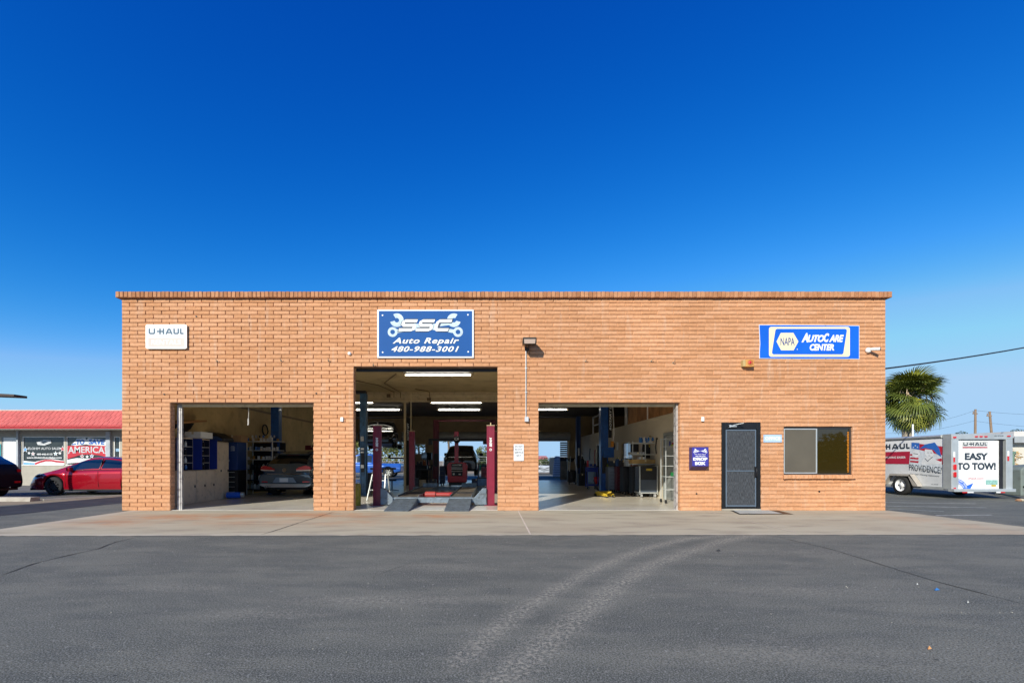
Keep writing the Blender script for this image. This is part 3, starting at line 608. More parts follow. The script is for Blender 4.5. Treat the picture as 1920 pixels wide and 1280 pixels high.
# rope of the overhead door
mb = MB(); p = Vector((X_(466, 12.25), 12.25, 0)); mb.tube([(p.x, p.y, 2.7), (p.x+.005, p.y, 2.5), (p.x-.004, p.y, 2.34)], .006); mb.tube([(p.x-.004, p.y, 2.36), (p.x-.002, p.y, 2.22), (p.x-.02, p.y, 2.20)], .018); tag(mb.build('pull_rope', mat('rope_white', (.6, .58, .52), .8)), 'white pull rope hanging from the header of the left service bay', 'rope')
# ---------------------------------------------------------------- signs and fixtures on the front wall
ff = front(F - .004)
def U(x): return X_(x)
def W(y): return Z_(y)
M_navytxt = mat('slate_print', (0.035, 0.05, 0.07), .6, var=.03, spec=.2); M_slate2 = mat('faded_slate_print', (.10, .15, .20), .6, var=.03, spec=.2); M_pink = mat('faded_red_print', (0.72, 0.50, 0.45), .5, var=.05); M_palewhite = mat('pale_print', (0.80, 0.74, 0.73), .5)
def uhaul(mb, u0, u1, v0, v1, fn, w, wd):
    """the slab-sided rental lettering: U + H joined by a bar, A, U, L"""
    W_ = u1 - u0; H_ = v1 - v0; q = lambda u, v: (u0 + u*W_, v0 + v*H_); h = wd/2/H_; k = wd/2/W_
    stroke(mb, [q(k, 1), q(k, h+.12), q(k+.02, h), q(.185-k-.02, h), q(.185-k, h+.12), q(.185-k, 1)], wd, fn, w)
    stroke(mb, [q(.235, .5), q(.44, .5)], wd, fn, w); stroke(mb, [q(.305+k, 0), q(.305+k, 1)], wd, fn, w+.0006); stroke(mb, [q(.445-k, 0), q(.445-k, 1)], wd, fn, w+.0006)
    stroke(mb, [q(.50, 0), q(.565, 1-h), q(.605, 1-h), q(.67, 0)], wd, fn, w); stroke(mb, [q(.53, .30), q(.64, .30)], wd*.9, fn, w+.0006)
    stroke(mb, [q(.71+k, 1), q(.71+k, h+.12), q(.73+k, h), q(.85-k, h), q(.87-k, h+.12), q(.87-k, 1)], wd, fn, w)
    stroke(mb, [q(.92, 1), q(.92, h+.04), q(.935, h), q(1.0, h)], wd, fn, w)
# rental sign
t = thing('rental_sign', 'small white metal rental sign with faded pink lower half near the left corner', 'sign', (U(314), F, W(632)))
plate(MB(), U(276), U(352.5), W(654.5), W(609.5), ff, 0, .05, .04).build('frame', M_alu, t)
plate(MB(), U(278.3), U(350.3), W(652.3), W(611.8), ff, .051, .056, .03).build('face', M_signwhite, t)
poly(MB(), [(U(281), W(651)), (U(349), W(651)), (U(349), W(634.5)), (U(281), W(634.5))], ff, .0575).build('lower_band', M_pink, t)
mb = MB(); uhaul(mb, U(282), U(347), W(627.6), W(617.2), ff, .0595, .036); mb.build('lettering', M_slate2, t)
mb = MB(); text(mb, 'RENTALS', U(287), U(342), W(647), W(638), ff, .0590, bold=.02); mb.build('lettering', M_palewhite, t)
# main sign
def wrench_logo(mb, u0, u1, v0, v1, fn, w):
    """two crossed spanners: open jaws at the top ends, rings at the bottom ends"""
    q = lambda u, v: (u0 + u*(u1-u0), v0 + v*(v1-v0)); S_ = (v1 - v0)
    for s in (0, 1):
        m = (lambda u: u) if s == 0 else (lambda u: 1-u); sg = 1 if s == 0 else -1
        cu, cv = q(m(.125), .70); r = S_*.29; a0 = 158 if s == 0 else 22
        # jaw: crescent around a notch opening up and outwards
        disc2(mb, cu, cv, r, fn, w, r0=r*.33, n=26, a0=a0+36, a1=a0+324)
        ru, rv = q(m(.93), .20); stroke(mb, [(cu + sg*r*.75, cv - r*.45), (ru - sg*S_*.17, rv + S_*.03)], S_*.15, fn, w + .0006 + .0006*s)
        disc2(mb, ru, rv, S_*.21, fn, w + .0018, r0=S_*.10)
t = thing('main_sign', 'large blue framed repair shop sign with crossed spanners above the middle bay', 'sign', (U(798), F, W(626)))
plate(MB(), U(707.8), U(888.5), W(671.5), W(581.3), ff, 0, .035).build('frame', M_signwhite, t, .004)
M_signblue = mat('sign_blue', (0.012, 0.085, 0.29), .6, var=.06, vscale=1.5, spec=.2)
plate(MB(), U(711), U(885.3), W(668.5), W(584), ff, .036, .040).build('face', M_signblue, t)
M_print = mat('print_white', (0.80, 0.81, 0.80), .5, var=.02); M_printb = mat('print_pale_blue', (0.50, 0.61, 0.68), .6, var=.22, vscale=7, spec=.2); M_ink = mat('print_dark', (0.03, 0.05, 0.09), .5)
mb = MB(); wrench_logo(mb, U(727), U(869), W(632), W(588), ff, .042); mb.build('spanner_emblem', M_printb, t)
def ssc(mb, u0, u1, v0, v1, wd, fn, w, sh=.35):
    W_ = u1-u0; H_ = v1-v0
    fs = lambda a, b, w_=0: fn(a + (b - v0)*sh, b, w_)
    def q(u, v): return (u0 + u*(W_ - H_*sh), v0 + v*H_)
    h = wd/2/H_; k = wd/2/(W_-H_*sh)
    for i_ in (0, 1):
        b = i_*.345
        stroke(mb, [q(b+.31, 1-h), q(b+.05+k, 1-h), q(b+.015+k, 1-h-.10), q(b+.015+k, .5+.11), q(b+.05+k, .5), q(b+.29-k, .5), q(b+.32-k, .39), q(b+.32-k, h+.10), q(b+.28-k, h), q(b, h)], wd, fs, w)
    stroke(mb, [q(1, 1-h), q(.735+k, 1-h), q(.70+k, 1-h-.12), q(.70+k, h+.12), q(.735+k, h), q(.99, h)], wd, fs, w)
mb = MB(); ssc(mb, U(745.6), U(850.4), W(623.2), W(598.6), .115, ff, .047); mb.build('lettering_outline', M_ink, t)
mb = MB(); ssc(mb, U(747.6), U(848.4), W(621.7), W(600.1), .070, ff, .050); mb.build('lettering', M_print, t)
for s_, x0, x1, y0, y1 in (('Auto Repair', 737, 861, 648.0, 634.0), ('480-988-3001', 734.5, 861, 660.2, 649.8)):
    mb = MB(); text(mb, s_, U(x0-.5), U(x1+.7), W(y0+.6), W(y1-.4), ff, .043, .32, .045, 1.12); mb.build('lettering_outline', M_ink, t)
    mb = MB(); text(mb, s_, U(x0), U(x1), W(y0), W(y1), ff, .045, .32, .022, 1.12); mb.build('lettering', M_print, t)
mb = MB()
for x, y in ((718, 592), (877.5, 591), (718.3, 661), (878, 660)): disc2(mb, U(x), W(y), .020, ff, .043)
mb.build('screw', M_print, t)
# car care banner
t = thing('blue_banner', 'wide blue banner with cream border and hexagon emblem at the upper right', 'banner', (U(1516), F, W(641)))
M_ban = mat('banner_blue', (0.008, 0.115, 0.60), .6, var=.14, vscale=.9, spec=.2); M_cream2 = mat('print_cream', (0.80, 0.70, 0.45), .5, var=.03)
edgeL = [(1423, 609.4), (1423.6, 625), (1424.6, 645), (1423.6, 660), (1423.8, 671.8)]
def banner(mb, gx, w0, w1):
    pts = [(U(x-gx), W(y + (gx if y > 640 else -gx if y < 620 else 0))) for x, y in edgeL] + [(U(1500), W(672.6+gx)), (U(1560), W(672.3+gx)), (U(1610+gx), W(673+gx)), (U(1610+gx), W(611-gx)), (U(1560), W(610.3-gx)), (U(1480), W(609.6-gx))]
    mb.prism(pts, ff, w0, w1)
mb = MB(); banner(mb, .6, 0, .010); mb.build('hem', M_signwhite, t)
mb = MB(); banner(mb, -.4, .0105, .013); mb.build('sheet', M_ban, t)
mb = MB()
def rr_(u0, u1, v0, v1, r, sl=0, n=5):
    pts = []
    for cx, cy, a0 in ((u1-r, v0+r, -90), (u1-r, v1-r, 0), (u0+r, v1-r, 90), (u0+r, v0+r, 180)):
        for i in range(n+1):
            u, v = cx + r*math.cos(R(a0+90*i/n)), cy + r*math.sin(R(a0+90*i/n)); pts.append((u + sl*(v-v0)/(v1-v0)*(1 if cx > (u0+u1)/2 else 1), v))
    return pts
poly(mb, rr_(U(1441), U(1592.5), W(669), W(613), .06), ff, .0145); mb.build('border', M_cream2, t)
mb = MB(); P_ = rr_(U(1446.5), U(1580.5), W(664.5), W(616.8), .05); P_ = [(u + (.085 if v > W(641) and u < U(1500) else .085 if v > W(641) else 0), v) for u, v in P_]; poly(mb, P_, ff, .016); mb.build('panel', M_ban, t)
mb = MB(); hx = [(1455, 640.5), (1463, 624.3), (1486.5, 624.3), (1496, 640.5), (1487, 656.8), (1463.5, 656.8)]; poly(mb, [(U(x), W(y)) for x, y in hx], ff, .0175); disc2(mb, U(1494), W(655), .013, ff, .0175); mb.build('emblem', M_cream2, t)
mb = MB(); text(mb, 'NAPA', U(1462.5), U(1488.8), W(647.6), W(633.4), ff, .019, 0, .012); mb.build('lettering', mat('banner_ink', (0.015, .05, .25), .5), t)
mb = MB(); text(mb, 'A', U(1501.5), U(1514.5), W(642), W(624.5), ff, .019, .3, .05); text(mb, 'UTO', U(1513.5), U(1544.5), W(641.6), W(628), ff, .019, .3, .05, .92); text(mb, 'C', U(1543.5), U(1553.5), W(641.8), W(625), ff, .0192, .3, .05)
text(mb, 'ARE', U(1553), U(1581), W(641.6), W(628), ff, .019, .3, .05, .92); text(mb, 'CENTER', U(1517), U(1563), W(657.5), W(645), ff, .019, .2, .05, .92); mb.build('lettering', M_print, t)
mb = MB()
for x in (1461.5, 1484, 1547): disc2(mb, U(x), W(610.9), .013, ff, .016)
for x in (1484, 1547): disc2(mb, U(x), W(671.8), .013, ff, .016)
mb.build('grommet', M_chrome, t)
# security camera
t = thing('security_camera', 'white bullet security camera right of the blue banner', 'camera', (U(1630), F, W(656)))
mb = MB(); c = (U(1626.5), W(657)); mb.lathe([(0, .075), (.045, .07), (.066, .045), (.07, 0), (0, 0)], lambda p, q, h: (c[0]+p, F-h, c[1]+q)); mb.build('base', M_white, t)
mb = MB(); a = Vector((U(1629), F-.09, W(656))); b_ = Vector((U(1638), F-.20, W(657.5))); mb.cyl(a, b_, .036, .040, 16); mb.cyl(a + Vector((-.03, .08, 0)), a, .02, .03, 10); mb.build('body', M_white, t)
mb = MB(); d = (b_-a).normalized(); mb.cyl(b_, b_ + d*.012, .041, .036, 16); mb.build('lens', M_black, t)
# alarm bell box
t = thing('alarm_box', 'orange alarm box with red sounder below the left end of the blue banner', 'alarm', (U(1399), F, W(682)))
mb = MB(); mb.box(U(1394), U(1408.8), F-.13, F, W(689), W(675.5)); mb.build('box', mat('alarm_orange', (.55, .27, .07), .5), t, .008)
mb = MB(); mb.box(U(1389), U(1393.8), F-.11, F, W(688), W(676.5)); mb.build('bracket', mat('bracket_tan', (.45, .33, .14), .6), t)
mb = MB(); c = (U(1401.5), W(681.5)); mb.lathe([(0, .148), (.02, .147), (.036, .136), (.04, .130)], lambda p, q, h: (c[0]+p, F-h, c[1]+q)); mb.lathe([(.055, .131), (.064, .131), (.064, .137), (.055, .137)], lambda p, q, h: (c[0]+p, F-h, c[1]+q)); mb.build('sounder', M_red, t)
# flood light with conduit
t = thing('flood_light', 'dark bronze flood light on the wall between the middle and right bays', 'lamp', (U(990), F, W(646)))
mb = MB(); u0, u1 = U(978.5), U(1003); 
mb.prism([(F-.44, W(640.5)), (F-.44, W(643)), (F-.40, W(652)), (F-.13, W(650.5)), (F-.10, W(640.5))], lambda y, z, x: (x, y, z), u0, u1); mb.build('housing', mat('bronze', (.045, .04, .035), .4, .3), t, .006)
mb = MB(); mb.add([(u0+.025, F-.444, W(644)), (u1-.025, F-.444, W(644)), (u1-.035, F-.408, W(651.2)), (u0+.035, F-.408, W(651.2))], [(0,1,2,3)]); mb.build('lens', mat('lens_pale', (.55, .42, .35), .2, var=.05), t)
mb = MB(); mb.cyl((U(988.5), F, W(653)), (U(990), F-.2, W(650)), .03, .025, 10); mb.lathe([(0, .03), (.055, .03), (.06, 0), (0, 0)], lambda p, q, h: (U(988)+p, F-h, W(654.5)+q), 14); mb.build('arm', mat('bronze', 0), t)
mb = MB(); mb.cyl((U(986), F-.02, W(658)), (U(986), F-.02, W(782)), .0135, n=8)
for y in (690, 735): mb.box(U(984), U(988.3), F-.022, F, W(y+.8), W(y-.8))
tag(mb.build('conduit', M_alu), 'thin grey conduit running down the wall from the flood light', 'conduit')
mb = MB(); mb.box(U(983.6), U(990.8), F-.075, F, W(790.5), W(781.5)); o = mb.build('switch_box', mat('grey_box', (.55, .57, .60), .5), None, .006); tag(o, 'small grey electrical box at the foot of the thin conduit', 'electrical box')
for (x, y, lb) in ((641.5, 786, 'small white door sensor on the pillar between left and middle bays'), (1317, 785.5, 'small white door sensor above the blue drop box')):
    mb = MB(); mb.box(U(x-2.6), U(x+2.6), F-.035, F, W(y+4.2), W(y-4)); tag(mb.build('door_sensor', M_white, None, .006), lb, 'sensor')
mb = MB(); mb.lathe([(0, .05), (.03, .048), (.042, .03), (.045, 0)], lambda p, q, h: (U(655.5)+p, F-h, W(663)+q)); tag(mb.build('photocell', M_white), 'little round white photocell left of the big blue sign', 'sensor')
# do-not-block sign
t = thing('notice_sign', 'bleached white notice sign with faded black words on the pillar left of the right bay', 'sign', (U(972.5), F, W(848)))
plate(MB(), U(963.2), U(982), W(863.5), W(832.3), ff, .004, .010, .015).build('plate', M_signwhite, t)
mb = MB()
for s_, y, x0, x1, in (('DO NOT', 836.5, 965.5, 980), ('BLOCK', 842, 966, 979), ('SERVICE', 847.8, 964.8, 980.6), ('BAY', 853.5, 968.5, 977)): text(mb, s_, U(x0), U(x1), W(y+1.9), W(y-1.9), ff, .012, 0, .02)
mb.build('lettering', mat('faded_ink', (.16, .15, .14), .6, var=.5, vscale=12), t)
M_bleach = layered('bleach_run', (0.62, 0.45, 0.33), .9, [(20, .45, .6, (0.55, 0.27, 0.14), .9, (1, 1, .3))], (0.3, 90, .004))
# office sign
t = thing('office_sign', 'pale blue plastic sign reading OFFICE between door and window', 'sign', (U(1448), F, W(821.5)))
plate(MB(), U(1431), U(1465.2), W(828.8), W(814.6), ff, .004, .012).build('plate', mat('pale_blue', (.42, .55, .72), .5, var=.06), t)
mb = MB(); text(mb, 'OFFICE', U(1434), U(1462.3), W(824.6), W(818.6), ff, .0145, 0, .035, 1.1); mb.build('lettering', M_print, t)
mb = MB()
for x in (1433, 1463.5):
    for y in (816.5, 827): disc2(mb, U(x), W(y), .008, ff, .0145)
mb.build('screw', M_dark, t)
# drop box
t = thing('key_drop_box', 'purple blue key drop box with white lettering left of the office door', 'drop box', (U(1307), F, W(859)))
mb = MB(); u0, u1 = U(1291.8), U(1323); yb = F-.17
mb.prism([(F, W(838)), (yb, W(838)), (yb, W(874)), (F, W(881))], lambda y, z, x: (x, y, z), u0, u1); mb.build('box', mat('box_shell', (.05, .035, .14), .5), t, .006)
fb = front(yb); plate(MB(), u0+.012, u1-.012, W(873), W(838.8), fb, .001, .005).build('face', mat('box_purple', (.045, .04, .30), .4, var=.05), t)
mb = MB(); wrench_logo(mb, U(1294.5), U(1320), W(849), W(841), fb, .006); text(mb, 'DROP', U(1294), U(1320.5), W(863), W(857.3), fb, .008, 0, .07); text(mb, 'BOX', U(1297.5), U(1317), W(871.3), W(865), fb, .008, 0, .07)
text(mb, 'SSC Auto Repair', U(1296.5), U(1318), W(852.6), W(850.6), fb, .008, .2, .02); text(mb, '480-988-3001', U(1298), U(1317), W(856.2), W(853.9), fb, .008, .2, .02); mb.build('lettering', M_print, t)
mb = MB(); text(mb, 'SSC', U(1303.5), U(1312), W(847.2), W(843.2), fb, .0095, .3, .05); mb.build('emblem', mat('box_purple', 0), t)
# black door mat at the threshold: the pale mat board with dark rim
mb = MB(); Pm = [G_(1362, 954), G_(1448, 954.2), G_(1488, 964.3), G_(1386, 964.6)]
rim = MB(); rim.quad(*[(p.x, p.y, .011) for p in Pm]); o = rim.build('door_mat', M_black); tag(o, 'worn pale door mat with a black rim in front of the office door', 'door mat')
c = sum(Pm, Vector()) / 4; inner = MB(); inner.quad(*[(c.x + (p.x-c.x)*(.62 if p.x > c.x else .9), c.y + (p.y-c.y)*.82, .016) for p in Pm]); inner.build('top_face', mat('mat_grey', (.42, .42, .38), .8, var=.15), o)

# ---------------------------------------------------------------- cars
def interp(P, x):
    if x <= P[0][0]: return P[0][1]
    for a, b in zip(P[:-1], P[1:]):
        if x <= b[0]:
            t = (x-a[0]) / (b[0]-a[0]); return a[1] + (b[1]-a[1])*t
    return P[-1][1]
def smooth_interp(P, x, r=.06): return (interp(P, x-r) + 2*interp(P, x) + interp(P, x+r)) / 4
def make_car(name, label, cat, sp, mbody, group=None, mrim=None):
    """nose points to +X; ground at z 0"""
    root = thing(name, label, cat, (0, 0, 0), group)
    top, belt, wid = sp['top'], sp['belt'], sp['wid']; x0, x1 = top[0][0], top[-1][0]; zs = sp.get('sill', .2); wr = sp['wr']; ar = wr + .055; ax = sp['axles']; hwm = max(p[1] for p in wid)
    st = set(np.linspace(x0, x1, 64).tolist())
    for a in ax:
        for k in range(17): st.add(a + ar*math.cos(math.pi*k/16))
    for seg in sp['side'] + sp['shield']: st.update(seg)
    st = sorted(s for s in st if x0 <= s <= x1)
    rings = []; NR = 12
    for x in st:
        zt = smooth_interp(top, x); zb = min(smooth_interp(belt, x), zt - .01); hw = smooth_interp(wid, x, .1)
        zl = zs + (.10*max(0, 1-(x-x0)/.5) + .06*max(0, 1-(x1-x)/.5))
        for a in ax:
            if abs(x-a) < ar: zl = max(zl, wr + math.sqrt(max(0, ar*ar - (x-a)**2)))
        h = max(0, min(1, (zt-zb)/.38)); rwf = .90*(1-h) + sp.get('roofw', .66)*h
        zm = zl + (zb-zl)*.5
        ring = [(hw*.955, zl), (hw*.985, zl+(zb-zl)*.18), (hw, zm), (hw*.992, zl+(zb-zl)*.78), (hw*.965, zb-.02), (hw*.925, zb+.0)]
        zr = zt - .05*h - .008
        ring += [(hw*.915, zb + (zr-zb)*.12), (hw*(.915*.15+rwf*.85) if h > .3 else hw*(.9), zb + (zr-zb)*.90), (hw*rwf, zr + .01*h), (hw*rwf*.85, zt-.018*h), (hw*rwf*.5, zt-.004*h), (0, zt)]
        rings.append(ring)
    parts = {}
    n = len(st)
    for side in (1, -1):
        for i in range(n-1):
            xm = (st[i]+st[i+1])/2
            for j in range(NR-1):
                key = 'body'
                if j == 6 and any(a < xm < b for a, b in sp['side']): key = 'side_window%d_%d' % (side, [a < xm < b for a, b in sp['side']].index(True))
                if j >= 8 and any(a < xm < b for a, b in sp['shield']): key = 'windscreen' + str([a < xm < b for a, b in sp['shield']].index(True))
                if j >= 8 and sp.get('glassroof') and sp['glassroof'][0] < xm < sp['glassroof'][1]: key = 'roof_glass'
                mb = parts.setdefault(key, MB()); o = len(mb.v)
                P = [(st[i], side*rings[i][j][0], rings[i][j][1]), (st[i+1], side*rings[i+1][j][0], rings[i+1][j][1]), (st[i+1], side*rings[i+1][j+1][0], rings[i+1][j+1][1]), (st[i], side*rings[i][j+1][0], rings[i][j+1][1])]
                mb.add(P, [(0, 1, 2, 3)], True)
    body = parts['body']
    for i in (0, n-1):
        x = st[i]; r_ = rings[i]; body.add([(x, p[0], p[1]) for p in r_] + [(x, -p[0], p[1]) for p in reversed(r_[:-1])], [tuple(range(2*NR-1))])
    import bmesh
    for k, mb in parts.items():
        me = mb.mesh(k); bm = bmesh.new(); bm.from_mesh(me); bmesh.ops.remove_doubles(bm, verts=bm.verts, dist=.0008); bmesh.ops.recalc_face_normals(bm, faces=bm.faces); bm.to_mesh(me); bm.free()
        nm = 'body' if k == 'body' else 'windscreen' if k.startswith('wind') else 'roof_glass' if k == 'roof_glass' else 'side_window'
        link(nm, me, mbody if k == 'body' else M_glass, root)
    mb = MB(); mb.box(x0+.12, x1-.12, -hwm*.8, hwm*.8, zs-.02, zs+.06)
    for a in ax: mb.box(a-ar, a+ar, -hwm*.8, hwm*.8, zs, wr+ar)
    mb.build('underbody', M_black, root)
    for a in ax:
        for s in (1, -1):
            yo = s*(hwm - .02); f = lambda p, q, h, yo=yo, s=s, a=a: (a+p, yo - s*h, wr+q)
            mb = MB(); mb.lathe([(wr*.64, .0), (wr*.92, .0), (wr*.985, .02), (wr, .05), (wr, .18), (wr*.95, .21), (wr*.64, .21)], f, 28); tyre = mb.build('wheel', M_rubber, root)
            mb = MB(); rr = wr*.66; mb.lathe([(rr, .0), (rr*.93, .01), (rr*.9, .05), (rr*.9, .19)], f, 28)
            ns = sp.get('spokes', 10)
            for k in range(ns):
                an = 2*math.pi*k/ns; c_, s_ = math.cos(an), math.sin(an)
                P = []
                for (r1, wd_) in ((rr*.12, .035), (rr*.93, .022)):
                    for e in (-1, 1): P.append((r1*c_ - e*wd_*s_, r1*s_ + e*wd_*c_))
                mb.add([f(*P[0], .015), f(*P[1], .015), f(*P[3], .012), f(*P[2], .012), f(*P[0], .04), f(*P[1], .04), f(*P[3], .04), f(*P[2], .04)], [(0,1,2,3), (0,3,7,4), (1,5,6,2), (4,7,6,5)])
            mb.lathe([(0, .008), (rr*.14, .01), (rr*.16, .03)], f, 12); mb.build('rim', mrim or M_alu, tyre)
            mb = MB(); mb.lathe([(0, .10), (rr*.8, .10)], f, 20); mb.build('brake_disc', M_dark, tyre)
    return root
sedan = dict(top=[(-2.35, .98), (-2.28, 1.04), (-1.9, 1.10), (-1.1, 1.32), (-.5, 1.41), (0, 1.43), (.3, 1.40), (.75, 1.24), (1.25, 1.02), (1.5, .93), (1.9, .83), (2.25, .73), (2.46, .62), (2.56, .48)],
             belt=[(-2.35, .90), (-1.5, .95), (0, .92), (1.0, .87), (1.5, .82), (2.2, .66), (2.56, .44)], wid=[(-2.35, .78), (-2.1, .87), (-1.4, .925), (1.5, .925), (2.1, .88), (2.4, .76), (2.56, .60)],
             axles=(-1.44, 1.44), wr=.335, sill=.20, side=[(-1.35, -.28), (-.2, .95)], shield=[(-1.85, -.75), (.38, 1.32)], glassroof=(-.7, .3), roofw=.66)
M_carred = mat('car_red', (0.40, 0.005, 0.017), .22, .4, var=.04, coat=1.0)
red = make_car('red_sedan', 'glossy dark red sedan parked beside the red-tiled shop', 'car', sedan, M_carred, mrim=M_dark)
def cpart(root, name, m, fill, parent=None, bevel=0):
    mb = MB(); fill(mb); return link_part(mb, name, m, parent or root, bevel)
def link_part(mb, name, m, parent, bevel=0):
    me = mb.mesh(name); import bmesh; bm = bmesh.new(); bm.from_mesh(me); bmesh.ops.recalc_face_normals(bm, faces=bm.faces); bm.to_mesh(me); bm.free()
    me.materials.append(m); o = bpy.data.objects.new(name, me); COL.objects.link(o); o.parent = parent
    if bevel: b = o.modifiers.new('bevel', 'BEVEL'); b.width = bevel; b.segments = 2
    return o
for s in (1, -1):
    cpart(red, 'headlight', M_glass, lambda mb: mb.add([(2.44, s*.55, .63), (2.14, s*.87, .70), (1.88, s*.925, .78), (1.92, s*.86, .81), (2.15, s*.76, .765), (2.42, s*.52, .69)], [(0,1,2,3,4,5)]))
    cpart(red, 'mirror', M_carred, lambda mb: mb.box(.72, .86, s*.95-.09, s*.95+.09, .90, 1.03), bevel=.03)
    for a in (-.24, .98, -1.35): cpart(red, 'door_seam', M_black, lambda mb: mb.bar((a, s*.926, .30), (a + (.03 if a < 0 else -.02), s*.918, .88), .006, .008))
    cpart(red, 'window_trim', M_black, lambda mb: (mb.bar((-1.4, s*.862, .955), (1.0, s*.865, .905), .012, .02), mb.bar((-.24, s*.85, .93), (-.24, s*.70, 1.34), .05, .015, (1, 0, 0))))
    cpart(red, 'side_skirt', M_black, lambda mb: mb.bar((-1.05, s*.885, .19), (1.05, s*.885, .19), .03, .06))
cpart(red, 'brake_caliper', M_red, lambda mb: mb.box(1.50, 1.58, .80, .87, .26, .42))
red.rotation_euler = (0, 0, R(180)); red.location = (-14.68, 18.15, 0)   # nose to the left, wheel centre seen at x=97

suv = dict(top=[(-2.38, .70), (-2.34, 1.06), (-2.26, 1.14), (-2.02, 1.32), (-1.75, 1.49), (-1.2, 1.62), (-.3, 1.68), (.3, 1.66), (.6, 1.58), (1.25, 1.12), (1.5, 1.06), (2.1, .98), (2.35, .78), (2.4, .5)],
           belt=[(-2.38, .66), (-2.3, 1.0), (-1.5, 1.04), (0, 1.0), (1.2, .98), (2.1, .88), (2.4, .46)], wid=[(-2.38, .78), (-2.25, .88), (-1.6, .93), (1.6, .93), (2.1, .86), (2.4, .66)],
           axles=(-1.42, 1.40), wr=.36, sill=.27, side=[(-1.75, -.6), (-.5, .95)], shield=[(-2.24, -1.72), (.42, 1.30)], roofw=.68, spokes=8)
M_cargrey = mat('car_slate', (0.12, 0.17, 0.22), .16, .6, var=.05, coat=1.0)
vw = make_car('slate_hatchback', 'slate grey hatchback seen from behind inside the left bay', 'car', suv, M_cargrey)
M_tail = mat('tail_red', (0.55, 0.008, 0.012), .15, var=.1, coat=1.0); M_tailw = mat('tail_pale', (.75, .6, .5), .2)
rx = -2.385
def rear(u, v, w=0): return (rx - w + .10*max(0, abs(u)-.62)**1 + max(0, v-1.0)*.42*(1 if v < 1.2 else 1), -u, v)  # u to the right seen from behind
M_silver = mat('bumper_silver', (.62, .61, .58), .3, .6)
for s in (1, -1):
    def tl(mb):
        mb.prism([(s*.40, .97), (s*.50, 1.03), (s*.72, 1.09), (s*.86, 1.05), (s*.885, .95), (s*.40, .93)], lambda u, v, w: (rx - w + .12*max(0, abs(u)-.5), -u, v), -.06, .022)
    tlo = cpart(vw, 'tail_light', M_tail, tl)
    cpart(vw, 'reversing_lens', M_tailw, lambda mb: mb.prism([(s*.40, .895), (s*.40, .928), (s*.885, .948), (s*.86, .91)], lambda u, v, w: (rx - w + .12*max(0, abs(u)-.5), -u, v), -.05, .020), tlo)
    cpart(vw, 'reflector', M_tail, lambda mb: mb.prism([(s*.62, .50), (s*.62, .54), (s*.9, .55), (s*.9, .51)], lambda u, v, w: (rx - w + .10*max(0, abs(u)-.55), -u, v), -.05, .03))
    cpart(vw, 'mirror', M_cargrey, lambda mb: mb.box(.72, .86, s*1.0-.1, s*1.0+.1, 1.02, 1.17), bevel=.03)
cpart(vw, 'bumper', M_cargrey, lambda mb: mb.prism([(-.93, .44), (-.93, .66), (-.85, .78), (-.5, .80), (.5, .80), (.85, .78), (.93, .66), (.93, .44)], lambda u, v, w: (rx - w + .12*max(0, abs(u)-.5), -u, v), -.15, .05), bevel=.025)
cpart(vw, 'diffuser', M_silver, lambda mb: mb.prism([(-.9, .40), (-.9, .455), (.9, .455), (.9, .40), (.70, .335), (-.70, .335)], lambda u, v, w: (rx - w + .14*max(0, abs(u)-.55), -u, v), -.2, .065), bevel=.01)
cpart(vw, 'plate_recess', mat('recess_blue', (.22, .29, .38), .4, .3), lambda mb: mb.prism([(-.42, .50), (-.30, .68), (.30, .68), (.42, .50)], lambda u, v, w: (rx - w, -u, v), .05, .055))
cpart(vw, 'trim_strip', M_chrome, lambda mb: mb.box(rx-.062, rx-.05, -.6, .6, .795, .81))
pl = cpart(vw, 'number_plate', M_signwhite, lambda mb: mb.prism([(-.17, .52), (-.17, .655), (.13, .655), (.13, .52)], lambda u, v, w: (rx - w, -u, v), .056, .062))
cpart(vw, 'rear_wiper', M_black, lambda mb: mb.bar((-2.30, .0, 1.14), (-2.22, -.45, 1.18), .02, .02))
cpart(vw, 'brake_light', M_tail, lambda mb: mb.box(-1.80, -1.70, -.22, .22, 1.475, 1.50))
cpart(vw, 'spoiler', M_cargrey, lambda mb: mb.prism([(-1.93, 1.46), (-1.90, 1.50), (-1.45, 1.60), (-1.45, 1.56)], lambda u, v, w: (u, w, v), -.62, .62), bevel=.008)
def emb(mb):
    fn = lambda u, v, w: (rx + .02 - w, -u, v); c = (-.03, .93)
    disc2(mb, c[0], c[1], .068, fn, .03, r0=.055, n=24); stroke(mb, [(c[0]-.03, c[1]+.052), (c[0], c[1]+.004), (c[0]+.03, c[1]+.052)], .012, fn, .03); stroke(mb, [(c[0]-.052, c[1]+.03), (c[0]-.024, c[1]-.045), (c[0], c[1]+.0), (c[0]+.024, c[1]-.045), (c[0]+.052, c[1]+.03)], .012, fn, .031)
cpart(vw, 'emblem', M_chrome, emb)
for k in (0, 1): cpart(vw, 'exhaust_pipe', M_chrome, lambda mb: mb.lathe([(.028, 0), (.036, 0), (.036, .12), (.028, .12)], lambda p, q, h: (rx-.085+h, .62-k*.09+p, .36+q), 14))
vw.rotation_euler = (0, 0, R(88)); vw.location = (-7.10, 16.25+2.45, .012)

